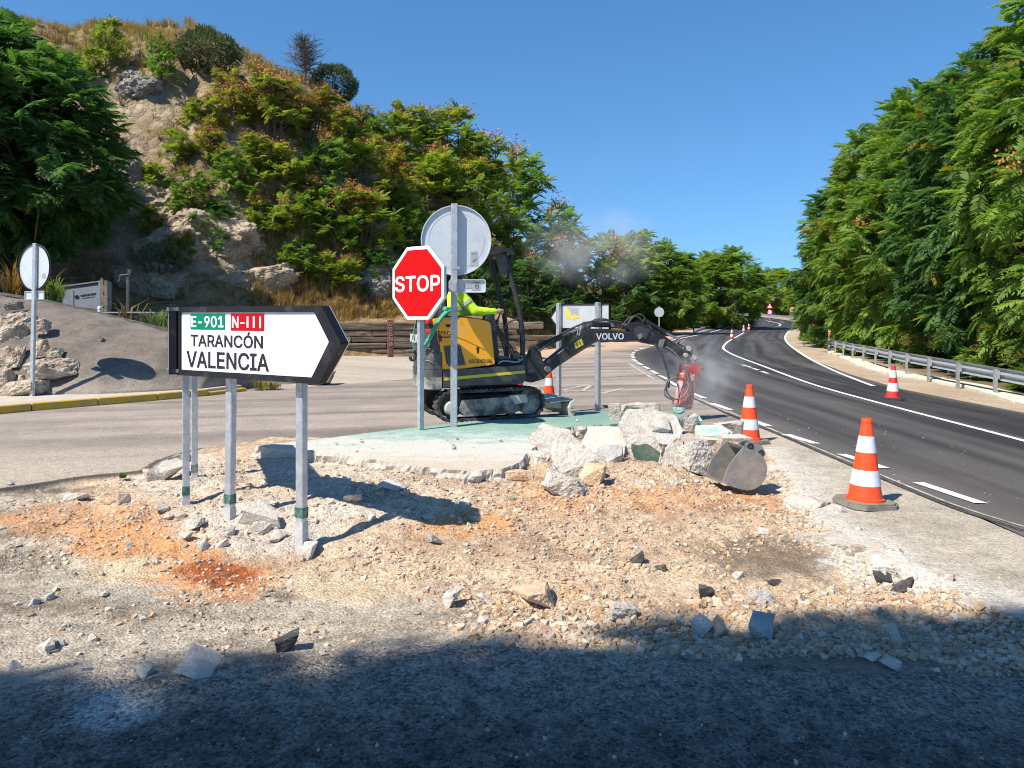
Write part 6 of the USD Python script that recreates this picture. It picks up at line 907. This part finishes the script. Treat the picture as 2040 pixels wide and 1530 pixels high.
def big_tree(name, label, seed, pal, loc, rot, sc, group, H=11.0, R=3.0, nros=230, fl=0.95, z0=0.6, seeds=8, yellow=0.04, fine=True, leaves=0):
    rng = np.random.default_rng(seed); t = thing(name, label, 'tree', loc, rot, sc, group); tubes, tips = [], []
    tr = spline([(0, 0, -0.5), (0.15, 0.1, H * 0.4), (0, 0, H * 0.9)], 12); part(t, 'trunk', tube(tr, np.linspace(0.19, 0.04, 12), 9), 'bark', smooth=True)
    gauss = rng.normal(0, 1, (nros, 3)); gauss /= np.linalg.norm(gauss, axis=1, keepdims=True); rad = rng.uniform(0.62, 1.0, nros) ** 0.7
    lob = 1 + 0.55 * fbm(gauss * 1.6 + seed, 3, seed)
    zc = (H + z0) / 2; P = np.stack([gauss[:, 0] * R * rad * lob, gauss[:, 1] * R * rad * lob, zc + gauss[:, 2] * (H - z0) / 2 * rad * (1 + 0.25 * (lob - 1))], 1); P[:, 2] = np.maximum(P[:, 2], 0.3)
    low = P[:, 2] < zc; P[low, :2] *= (1.0 + 0.25 * rng.random((low.sum(), 1)))
    for k in rng.choice(nros, 46, replace=False):
        f = np.clip(P[k, 2] / H - 0.18, 0.08, 0.9); b = tr[int(f * 11)]; tubes.append(tube(spline([b, (b + P[k]) / 2 + [0, 0, 0.25], P[k]], 6), np.linspace(0.06, 0.012, 6), 5))
    part(t, 'limbs', tubes, 'bark', kind='stuff'); pos, dr = [], []
    out = P - np.array([0, 0, zc]); out[:, 2] *= R / (H / 2); out /= np.linalg.norm(out, axis=1, keepdims=True)
    for p, d in zip(P, out):
        m = int(rng.integers(9, 14)); a = rng.uniform(0, 6.28) + np.arange(m) * 2.4; el = rng.uniform(-0.9, 0.8, m); q = np.stack([np.cos(a) * np.cos(el), np.sin(a) * np.cos(el), np.sin(el)], 1) * 0.85 + 0.6 * d; pos.append(np.tile(p, (m, 1)) + rng.normal(0, 0.10, (m, 3))); dr.append(q)
    pos, dr = np.vstack(pos), np.vstack(dr); n = len(pos); tn = tints_for(pal, n, rng, yellow)
    sz = rng.uniform(0.75, 1.15, n) * fl; far_ = np.hypot(pos[:, 0], pos[:, 1]) + 0.8 * (dr * np.c_[pos[:, :2], pos[:, 2] * 0]).sum(1) / (np.hypot(pos[:, 0], pos[:, 1]) + 1e-6) + rng.uniform(0, 1.2, n); own = np.argsort(-far_)[:leaves]; rest = np.setdiff1d(np.arange(n), own)
    V, Fc, C = fronds(pos[rest], dr[rest], sz[rest], tn[rest], TFF if fine else TF, rng); cr = part(t, 'crown', (V, Fc), 'leaf', tint=C, kind='stuff')
    for k in own: V, Fc, C = fronds(pos[k:k + 1], dr[k:k + 1], sz[k:k + 1], tn[k:k + 1], TFF, rng); part(cr, 'leaf', (V, Fc), 'leaf', tint=C)
    if seeds: part(t, 'seed_clusters', seed_mesh(P[rng.choice(nros, seeds, replace=False)] * [1.04, 1.04, 1.0] + [0, 0, 0.15], rng, 0.2), 'seed', kind='stuff')
    return t
def olive_bush(name, label, seed, loc, R, col=((0.055, 0.075, 0.045), (0.10, 0.12, 0.075)), group=None, n=5200, leaf=0.13, hz_=0.8):
    rng = np.random.default_rng(seed); t = thing(name, label, 'bush', loc, 0, 1, group); part(t, 'stem', [tube([(0, 0, -0.4), (math.cos(a) * R * 0.5, math.sin(a) * R * 0.5, R * 0.7)], [0.08, 0.02], 5) for a in np.arange(5) * 1.26], 'bark')
    g_ = rng.normal(0, 1, (n, 3)); g_ /= np.linalg.norm(g_, axis=1, keepdims=True); r = R * rng.uniform(0.55, 1.0, n) ** 0.5 * (1 + 0.5 * fbm(g_ * 2.2 + seed, 3, seed)); P = g_ * r[:, None] * [1, 1, hz_] + [0, 0, R * hz_ * 0.75]; d = g_ + rng.normal(0, 0.5, (n, 3)); d /= np.linalg.norm(d, axis=1, keepdims=True); w = np.cross(d, rng.normal(0, 1, (n, 3))); w /= np.linalg.norm(w, axis=1, keepdims=True)
    V = np.stack([P - w * leaf * 0.22, P + w * leaf * 0.22, P + d * leaf * 1.3], 1).reshape(-1, 3); c = mixc(col[0], col[1], rng.random(n)); part(t, 'crown', (V, np.arange(3 * n).reshape(-1, 3)), 'leaf', tint=np.repeat(c, 3, 0), kind='stuff'); return t
for lb, px, py, wm, hm, sd in [('pale craggy rock face between the big dark tree and the hillside trees', 285, 430, 3.2, 3.0, 331), ('beige overhanging rock in the middle of the bare cliff', 345, 490, 3.4, 2.6, 332), ('long beige ledge of rock low in the bare cliff', 420, 470, 4.0, 2.2, 333), ('grey white rock high on the slope', 275, 180, 2.0, 2.2, 334), ('rough rock below the grey white rock', 250, 350, 1.8, 2.2, 335), ('grey rock above the timber wall, half hidden by trees', 730, 570, 2.2, 2.0, 336), ('beige rock at the foot of the cliff', 300, 560, 2.6, 1.6, 337), ('grey rock showing between the trees above the stop sign', 785, 400, 2.2, 2.4, 338), ('beige bank of rock above the dry grass', 500, 560, 3.4, 1.5, 339)]:
    P = at(px, py, hill_or_land); t = thing('rock_outcrop', lb, 'rock', (P[0], P[1] + 0.5, P[2]), (0, (sd * 17) % 24 - 12, (sd * 29) % 40 - 20)); part(t, 'rock', chunk(sd, (wm * 0.85, 1.9, hm * 0.75), 34, 0.045, 0.16), 'limestone_dark' if 'grey' in lb else 'cliff_rock')
# trees on the hill: (x, y of the foot and height in the photograph's own pixels, look)
def on_hill(px, py):
    P = at(px, py, hill_or_land)
    while P[1] > 75 and px < 1000: py += 5; P = at(px, py, hill_or_land)
    return P
PLAB = {'green': 'green young tree of heaven growing on the hillside', 'lime': 'yellow green young tree of heaven growing on the hillside', 'rust': 'young tree of heaven with rust coloured seed clusters on the hillside', 'dark': 'dark green young tree low on the hillside'}
HT = [(60, 150, 90, 'lime'), (120, 165, 95, 'lime'), (180, 165, 80, 'lime'), (25, 130, 80, 'green'), (545, 300, 190, 'rust'), (470, 275, 140, 'rust'), (615, 290, 150, 'rust'), (385, 262, 90, 'lime'), (690, 310, 130, 'rust'), (425, 345, 120, 'rust'), (350, 340, 95, 'lime'), (505, 360, 120, 'lime'),
      (310, 425, 110, 'green'), (380, 440, 120, 'green'), (470, 410, 130, 'green'), (560, 410, 160, 'lime'), (640, 410, 160, 'green'), (720, 390, 160, 'lime'), (780, 345, 140, 'lime'), (735, 300, 100, 'green'), (425, 500, 130, 'dark'), (530, 490, 130, 'green'), (600, 500, 140, 'green'), (660, 530, 160, 'green'), (730, 520, 170, 'green'), (790, 470, 160, 'lime'), (580, 575, 110, 'green'), (690, 590, 110, 'green'), (750, 590, 120, 'dark'), (490, 520, 90, 'lime'), (640, 585, 100, 'lime'),
      (845, 340, 110, 'lime'), (890, 370, 130, 'lime'), (945, 350, 120, 'green'), (1000, 400, 130, 'rust'), (960, 430, 150, 'green'), (1045, 440, 140, 'rust'), (860, 440, 150, 'green'), (810, 540, 150, 'green'), (900, 520, 160, 'green'), (1020, 500, 170, 'green'), (1080, 500, 160, 'lime'), (1010, 590, 180, 'green'), (1130, 500, 140, 'green'), (1100, 580, 190, 'green'), (1170, 560, 180, 'green'), (1060, 660, 180, 'dark'), (1130, 655, 180, 'dark'), (1200, 640, 190, 'green'), (1180, 470, 110, 'lime'), (1240, 560, 150, 'lime'), (1240, 660, 170, 'dark'), (1280, 640, 170, 'green'), (1330, 648, 170, 'green'), (1300, 560, 110, 'lime'), (1370, 645, 150, 'green'), (1405, 648, 150, 'dark'),
      (560, 250, 80, 'lime'), (300, 480, 70, 'lime'), (360, 530, 60, 'lime'), (860, 610, 140, 'dark'), (960, 640, 170, 'dark'), (820, 600, 90, 'green'), (1215, 545, 120, 'rust'), (930, 470, 120, 'lime'), (1150, 420, 80, 'lime'), (700, 470, 130, 'rust'), (620, 440, 110, 'lime'), (1330, 560, 80, 'lime'), (770, 400, 120, 'rust')]
PRT = {}
for i, (px, py, hp_, pal_) in enumerate(HT):
    pal_ = 'lime' if pal_ == 'green' and (i % 3 == 0 or (px > 830 and i % 2)) else pal_
    P = on_hill(px, py); hp_ *= 1.4 if px > 830 and py < 520 else 1.0; hh = np.clip(hp_ * P[1] / 1530, 1.5, 9.0); key = (pal_, i % 2); sc = hh / 3.9 * (1.0 + 0.1 * RV.random()); sc = (sc * 1.12, sc * 1.12, sc); loc = (P[0], P[1] + 0.2, P[2]); rt = RV.uniform(0, 360); col_ = next(n_ for lim, n_ in [(230, 'over the dark tree'), (330, 'left of the bare cliff'), (410, 'over the bare cliff'), (500, 'above the arrow sign lettering'), (590, 'above the arrow sign'), (660, 'above the tip of the arrow sign'), (740, 'above the timber wall'), (800, 'above the brown marker post'), (870, 'above the stop sign'), (940, 'behind the round sign'), (1010, 'above the excavator'), (1080, 'right of the excavator canopy'), (1130, 'above the grey arrow tip'), (1190, 'above the grey arrow sign'), (1250, 'above the excavator boom'), (1310, 'in the drifting dust'), (1360, 'right of the drifting dust'), (9999, 'at its right end')] if px < lim); row_ = 'high' if py < 300 else 'fairly high' if py < 400 else 'halfway up' if py < 500 else 'fairly low' if py < 580 else 'low'; lbl = f"{ {'green': 'green young tree', 'lime': 'yellow green young tree', 'rust': 'rust seeded young tree', 'dark': 'dark green young tree'}[pal_]} {row_} on the hill, {col_}"; grp = {'lime': 'yellow green', 'rust': 'rust seeded'}.get(pal_, pal_) + ' young trees on the hillside'
    if key not in PRT: PRT[key] = small_tree('young_tree', lbl, 'tree', 500 + 10 * len(PRT), pal_, loc, rt, sc, grp, seeds=30 if pal_ == 'rust' else (7 if key[1] else 2), yellow=0.10 if pal_ in ('lime', 'rust') else 0.04)
    else: copy(PRT[key], loc, rt, sc, lbl, grp)
for lb, px, py, hp_, pal_ in [('tall thin young tree rising above the grass at the top left', 215, 140, 125, 'lime'), ('pale green young tree beside the round dark bush on the skyline', 325, 175, 125, 'green'), ('loose yellow green tree standing up from the skyline in the middle of the hill', 800, 290, 105, 'lime')]:
    P = on_hill(px, py); sc = hp_ * P[1] / 1530 / 3.9; copy(PRT[(pal_, 0)], P, RV.uniform(0, 360), (sc * 0.8, sc * 0.8, sc), lb)
P = on_hill(415, 140); olive_bush('round_bush', 'wide dark round bush on the skyline at the upper left', 601, P, 60 * P[1] / 1530, hz_=0.75); P = on_hill(665, 205); olive_bush('round_bush', 'round dark bush on the skyline behind the rust seeded tree', 602, (P[0], P[1], EYE + (628 - 195) * P[1] / 1530), 46 * P[1] / 1530)
P = on_hill(332, 545); olive_bush('grey_shrub', 'small grey green shrub on a thin stem at the foot of the cliff', 603, (P[0], P[1] - 0.5, P[2]), 0.75, ((0.10, 0.13, 0.085), (0.16, 0.19, 0.12)), n=1500, leaf=0.10); P = on_hill(5, 80); olive_bush('round_bush', 'dark bush cut by the left frame edge on the skyline', 604, P, 0.9)
P = on_hill(605, 165); rngb = np.random.default_rng(9); bt = thing('bare_tree', 'leafless brown tree with fine twigs on the skyline', 'tree', P, 0, max(95 * P[1] / 1530, EYE + (628 - 72) * P[1] / 1530 - P[2]) / 3.9 * np.array([1.7, 1.7, 1.0])); tb_ = [tube([(0, 0, -0.3), (0.1, 0, 1.2), (0, 0.1, 3.4)], [0.09, 0.06, 0.015], 6)]
for q in range(170):
    f = rngb.uniform(0.8, 3.3); a = rngb.uniform(0, 6.28); b = np.array([0.1 * math.sin(f), 0, f]); r_ = rngb.uniform(0.5, 1.5) * (1.25 - 0.25 * f); e_ = b + [math.cos(a) * r_, math.sin(a) * r_, rngb.uniform(0.2, 1.0)]; tb_.append(tube([b, (b + e_) / 2 + [0, 0, 0.1], e_], [0.028, 0.018, 0.006], 3))
    for _ in range(3): m_ = b + (e_ - b) * rngb.uniform(0.4, 0.95); tb_.append(tube([m_, m_ + rngb.normal(0, 0.25, 3) + [0, 0, 0.15]], [0.012, 0.005], 3))
part(bt, 'twigs', tb_, 'bark', kind='stuff')
# wood along the left of the far road: bigger trees
BT = []
for i, (lb, px, py, top, pal_) in enumerate([('dark spreading tree at the right end of the hillside wood beside the road', 1462, 640, 497, 'green'), ('green tree left of the dark spreading tree beside the road', 1420, 640, 505, 'lime'), ('green tree behind the far left barrier', 1375, 645, 520, 'green'), ('tall green tree behind the dusty haze', 1285, 655, 468, 'green'), ('yellow green tree on the slope above the far barrier', 1325, 620, 490, 'lime')]):
    P = atd(px, py, 82 + 4 * i if i < 3 else 66); P[2] = float(hill_or_land(P[0], P[1])); zt_ = EYE + (628 - top) * P[1] / 1530; sc = (zt_ - P[2]) / 11.0
    BT.append(big_tree('roadside_tree', lb, 700 + i, pal_, P, 30 * i, (sc * 1.25, sc * 1.25, sc), None, nros=130, fl=1.2, seeds=5, fine=False, R=3.4) if i < 3 else copy(BT[1 if i == 3 else 0], P, 40 * i, (sc * 1.2, sc * 1.2, sc), lb))
# trees beyond the bend
for i, (lb, x, y, h) in enumerate([('bushy tree beyond the bend, left of the warning sign', 36, 165, 5.6), ('bushy tree beyond the bend behind the farthest barrier', 41, 160, 5.2), ('bushy tree beyond the bend right of the gap of sky', 46.5, 158, 5.5), ('low bushy tree at the far left end of the bend', 47, 185, 6.5), ('rounded tree beyond the bend below the big right trees', 52, 148, 8.6), ('rounded tree with rusty crown beyond the bend', 50.5, 128, 8.0), ('dense tree next to the yellow work panel', 47, 118, 7.6), ('bushy tree behind the lone round sign', 55, 160, 9.5), ('bushy tree at the inside of the bend', 46, 104, 6.5), ('dense tree far beyond the right barrier', 40, 88, 7.0), ('dense green tree right of the gap of sky', 35, 75, 7.0)]):
    z = float(hill_or_land(x, y)); sc = h / 11.0; copy(BT[(0, 1, 1, 1, 1, 2, 1)[i % 7]], (x, y, z - 0.2), 57 * i, (sc * 1.9, sc * 1.9, sc), lb)
P = atd(1502, 600, 260); t = thing('distant_house', 'tiny reddish building with dark trees on the far ridge', 'house', (P[0], P[1], P[2] - 2.5), 20); part(t, 'wall', box((0, 0, 1.8), (6, 5, 3.6)), 'house_wall'); part(t, 'roof', prism([(-3.3, 3.6), (3.3, 3.6), (0, 4.9)], -2.7, 2.7), 'brick_red'); [part(t, 'window', box((x_, -2.51, 2.0), (0.9, 0.04, 1.2)), 'letter_black') for x_ in (-1.5, 1.5)]
X, Y, Fc = grid(np.linspace(40, 190, 60), np.linspace(200, 330, 30)); Zr = 3.5 + 9 * sstep(205, 270, Y) * (0.55 + fbm2(X, Y, 0.02, 3, 2)) ; solo('far_ridge', (np.stack([X, Y, Zr - 4 * sstep(225, 200, Y)], 1), Fc), 'hill_soil', 'low dry ridge beyond the bend', kind='structure', smooth=True, tint=mixc((0.10, 0.12, 0.05), (0.22, 0.18, 0.1), 0.5 + 2 * fbm2(X, Y, 0.08, 3, 5)), grit=np.full(len(X), 0.8))
# the wall of big trees on the right
RT = []
for i, (x, y, h, lb) in enumerate([(15.9, 17.2, 12.8, 'towering tree at the right frame edge behind the barrier'), (16.8, 21.5, 12.6, 'tall tree second from the right frame edge, full of seed clusters'), (17.3, 26.5, 12.3, 'tall tree in the middle of the right hand wall of trees'), (17.8, 31.5, 12.0, 'tall tree behind the bend of the right barrier'), (18.4, 36.5, 12.0, 'tall tree with drooping leaves near the start of the right barrier'), (19.8, 42.0, 11.0, 'leaning tree at the left end of the right hand wall of trees'), (22.0, 47.5, 9.0, 'lower tree at the end of the right hand wall of trees'),
                                (21.5, 19.0, 13.5, 'tree standing in the second row at the right frame edge'), (22.5, 27.0, 13.2, 'tree standing in the second row of the right hand trees'), (24.0, 36.0, 12.0, 'tree in the second row near the start of the right barrier'), (27.5, 56.0, 8.5, 'tree behind the white marker post beyond the right barrier'), (14.5, 13.0, 12.5, 'tree just outside the right frame edge, its leaves hanging into view')]):
    z = float(land(x, y)) - 0.9; sc = (h + 0.5) / 11.0
    if i < 3: RT.append(big_tree('tree_of_heaven', lb, 800 + i, ('green', 'green', 'dark')[i], (x, y, z), 40 * i, (1.12, 1.12, sc), 'big trees behind the right barrier', nros=380, fl=0.72, z0=0.0, seeds=(10, 16, 7)[i], R=3.1, leaves=110))
    else: copy(RT[i % 3], (x, y, z), 77 * i, (1.12, 1.12, sc), lb, 'big trees behind the right barrier')
for i, (x, y, s_, lb) in enumerate([(13.6, 17.6, 0.42, 'low leafy sucker under the crash barrier at the right edge'), (14.0, 20.5, 0.40, 'low leafy sucker behind the middle of the barrier'), (14.6, 24.0, 0.42, 'leafy sucker hanging over the barrier behind the worn cone'), (15.6, 29.0, 0.45, 'low leafy sucker behind the barrier further up'), (16.8, 34.5, 0.42, 'low leafy sucker near the start of the barrier'), (17.6, 40.0, 0.55, 'yellow green sucker beside the white marker post'), (18.4, 46.0, 0.45, 'low green shrub beyond the start of the right barrier'), (20.6, 53.0, 0.5, 'second low green shrub beyond the start of the right barrier'), (25.5, 62.0, 0.7, 'bush at the inside of the right hand bend'), (13.0, 15.0, 0.42, 'low leafy sucker at the bottom right of the trees')]):
    copy(PRT[('green', i % 2)] if i != 5 else PRT[('lime', 0)], (x, y, float(land(x, y)) - 0.3), 61 * i, (s_ * 1.5, s_ * 1.5, s_), lb)
# the big dark trees on the left and those that shade the foreground
LT = [big_tree('tree_of_heaven', 'big dark tree at the left frame edge, nearest the mound', 820, 'dark', (-16.2, 21.5, 1.2), 0, (0.95, 0.95, 0.80), 'big dark trees at the left', nros=270, fl=0.85, z0=2.6, seeds=0, R=2.9, yellow=0.0, leaves=60)]
copy(LT[0], (-14.0, 22.4, 1.4), 130, (0.75, 0.75, 0.72), 'dark tree right of the big dark tree at the left', 'big dark trees at the left'); copy(LT[0], (-17.6, 23.0, 1.6), 220, (1.05, 1.05, 0.9), 'dark tree at the far left frame edge', 'big dark trees at the left')
ST = big_tree('shade_tree', 'leafy tree behind the viewer that shades the foreground asphalt', 830, 'green', (-5.9, -5.6, 0), 0, 1, 'trees behind the viewer', H=14.5, R=3.0, nros=300, fl=0.8, z0=9.0, seeds=0, fine=False)
copy(ST, (-9.3, -5.9, 0), 140, 0.97, 'second leafy tree behind the viewer, to the left', 'trees behind the viewer'); copy(ST, (-7.2, -9.5, 0), 60, 1.15, 'third leafy tree farther behind the viewer', 'trees behind the viewer')
# dry grass and weeds
def tuft(seed, n=26, h=0.55, sp=0.28, w=0.012, lean=0.5):
    rng = np.random.default_rng(seed); V, Fc = [], []
    for _ in range(n):
        a = rng.uniform(0, 6.28); b = np.array([math.cos(a), math.sin(a), 0]); p = b * rng.uniform(0, sp * 0.4); l = h * rng.uniform(0.5, 1.1); k = rng.uniform(0.1, lean); sd = np.array([-b[1], b[0], 0]) * w * rng.uniform(0.6, 1.3); q = p + b * k * l * 0.35 + [0, 0, l * 0.6]; e_ = p + b * k * l * 1.1 + [0, 0, l * (1 - 0.35 * k)]; i = len(V); V += [p - sd, p + sd, q + sd * 0.7, q - sd * 0.7, e_]; Fc += [(i, i + 1, i + 2), (i, i + 2, i + 3), (i + 3, i + 2, i + 4)]
    return np.array(V), np.array(Fc)
GC = [(0.38, 0.27, 0.13), (0.44, 0.30, 0.12), (0.30, 0.22, 0.11), (0.36, 0.22, 0.09), (0.24, 0.22, 0.09)]
PG = []
for k, c in enumerate(GC): v, f = tuft(40 + k, 34, 0.62, 0.4, 0.013, 0.9); PG.append(((v, f), 'dry_leaf', dict(tint=np.asarray(c) * np.random.default_rng(k).uniform(0.75, 1.25, (len(v), 1)))))
def grass(label, x, y, smin, smax, wt):
    z = hill_or_land(x, y); n = len(x); s = Rg.uniform(smin, smax, n); instancer('dry_grass', label, PG, np.stack([x, y, z - 0.04], 1), Rot.from_euler('z', Rg.uniform(0, 6.28, n)).as_quat(), np.stack([s * 1.1, s * 1.1, s], 1), Rg.choice(5, n, p=wt))
N = 60000; x, y = Rg.uniform(-40, 22, N), Rg.uniform(16, 92, N); s, u = foot_su(x, y); gm = fbm2(x, y, 0.22, 3, 77); keepoff = (x > -17) & (x < -5) & (s > 1.5) & (s < 10); wv = (x - WA[0]) * -wd[1] + (y - WA[1]) * wd[0]; k = (s > 0.3) & ~((wv < 6.0 * wl) & (x > WA[0] - 1) & (x < WB[0] + 1)) & ~(keepoff & (Rg.random(N) < 0.85)) & (s < 36) & (Rg.random(N) < np.clip(0.72 + 1.9 * gm + 0.30 * (s < 5) + 0.25 * (s > 17), 0.02, 0.9)) & (Rg.random(N) < np.clip(38 / y, 0, 1)); x, y = x[k], y[k]
grass('dry tan grass covering the hillside', x, y, 0.35, 1.0, [0.3, 0.2, 0.25, 0.1, 0.15])
N = 2600; q = Rg.uniform(-0.1, 1.05, N); o = Rg.uniform(0.4, 5.5, N); x = WA[0] + wd[0] * q - wd[1] / wl * o; y = WA[1] + wd[1] * q + wd[0] / wl * o; k = np.ones(N, bool); xz = hill_or_land(x, y); sx = Rg.uniform(0.35, 0.85, N)
instancer('dry_grass', 'thick orange dry grass on the bank above the timber wall', PG, np.stack([x, y, np.maximum(xz, 0.95 + 0.12 * o)], 1), Rot.from_euler('z', Rg.uniform(0, 6.28, N)).as_quat(), np.repeat(sx[:, None], 3, 1), Rg.choice(5, N, p=[0.3, 0.4, 0.05, 0.25, 0.0]))
q = np.linspace(-0.3, 1.15, 50); rows = [np.stack([WA[0] + wd[0] * q - wd[1] / wl * o, WA[1] + wd[1] * q + wd[0] / wl * o, np.full(50, h_)], 1) for o, h_ in ((0.30, 1.30), (1.5, 1.45), (3.0, 1.7), (5.5, 2.0), (8.0, 1.0))]; V = np.vstack(rows); V[:, 2] += fbm2(V[:, 0], V[:, 1], 0.8, 3, 4) * 0.3 * (np.arange(250) >= 50); _, _, Fc = grid(np.arange(50), np.arange(5)); solo('grass_bank', (V, Fc), 'hill_soil', 'dry earth bank above the timber wall', kind='structure', smooth=True, tint=np.tile([0.34, 0.24, 0.14], (250, 1)), grit=np.full(250, 0.7))
# single plants
def weed(name, label, loc, seed, h, col, n=40, sp=0.5, cat='plant', sc=1.0, w=0.02):
    t = thing(name, label, cat, loc, 0, sc); v, f = tuft(seed, n, h, sp, w, 1.1); part(t, 'stems', (v, f), 'leaf', tint=np.asarray(col) * np.random.default_rng(seed).uniform(0.7, 1.3, (len(v), 1)), kind='stuff'); return t
for lb, px, py, d, h, col, n, sd in [('dry brown umbel plant behind the mound rim', 256, 652, 18.3, 0.9, (0.26, 0.17, 0.09), 24, 1), ('pale green weed behind the mound rim near the sign board', 318, 658, 17.6, 0.55, (0.14, 0.17, 0.08), 60, 2), ('second pale weed behind the mound rim', 298, 652, 18.0, 0.6, (0.15, 0.17, 0.09), 50, 3), ('leafy green weed left of the grey housing', 108, 604, 18.4, 0.7, (0.10, 0.15, 0.035), 70, 4), ('rust coloured weed behind the mound at the left edge', 25, 588, 18.8, 1.0, (0.24, 0.13, 0.05), 70, 5), ('dry twiggy weed beside the round sign post', 88, 598, 18.3, 0.9, (0.2, 0.14, 0.08), 30, 6), ('dry tuft at the end of the yellow kerb', 520, 778, 16.9, 0.35, (0.25, 0.20, 0.07), 50, 7), ('second dry tuft at the end of the yellow kerb', 545, 777, 17.0, 0.28, (0.28, 0.2, 0.1), 40, 8), ('tiny green weed at the broken edge of the old road', 244, 952, 7.6, 0.06, (0.12, 0.16, 0.05), 22, 9)]:
    weed('weed', lb, atd(px, py, d), sd, h, col, n, min(0.45, h))
# ------------------------------------------------------------------ dust stirred up by the breaker
def puff(name, label, c, r, dens, sc, seed, col=(0.97, 0.965, 0.955)):
    m = trimesh.creation.icosphere(3, 1.0); m.vertices = m.vertices * np.asarray(r) + c
    nodes = {'g': ('geometry', {}), 'c': ('vector_math', {'math_type': 'subtract', 'vector2': c}), 'd': ('vector_math', {'math_type': 'divide', 'vector2': r}), 'l': ('vector_math', {'math_type': 'length'}),
             'f': ('map_range', {'from_min': 0.95, 'from_max': 0.15, 'to_min': 0.0, 'to_max': 1.0, 'clamp': True}), 'o': ('vector_math', {'math_type': 'add', 'vector2': (seed * 7.0, seed * 3.0, 0)}), 'n': ('noise_texture', {'scale': sc, 'detail': 5.0, 'roughness': 0.6, 'distortion': 0.6}),
             'r': ('map_range', {'from_min': 0.42, 'from_max': 0.68, 'to_min': 0.0, 'to_max': dens, 'clamp': True}), 'k': ('math', {'math_type': 'multiply'}), 'v': ('principled_volume', {'color': col, 'anisotropy': -0.35})}
    mt = usdkit.material(stage, f'/World/Looks/{name}_{seed}', nodes, [('g.position', 'c.vector1'), ('c.vector', 'd.vector1'), ('d.vector', 'l.vector1'), ('l.value', 'f.value'), ('g.position', 'o.vector1'), ('o.vector', 'n.vector'), ('n.fac', 'r.value'), ('f.result', 'k.value1'), ('r.result', 'k.value2'), ('k.value', 'v.density')], volume='v.volume')
    solo(name, m, mt, label, kind='stuff')
puff('dust_cloud', 'pale dust drifting in front of the hillside trees', (3.7, 33.0, 4.6), (3.6, 2.6, 2.0), 0.5, 0.6, 1)
puff('dust_cloud', 'thin dust round the point of the breaker', (2.9, 11.9, 0.75), (0.95, 0.8, 0.75), 0.9, 2.2, 2)
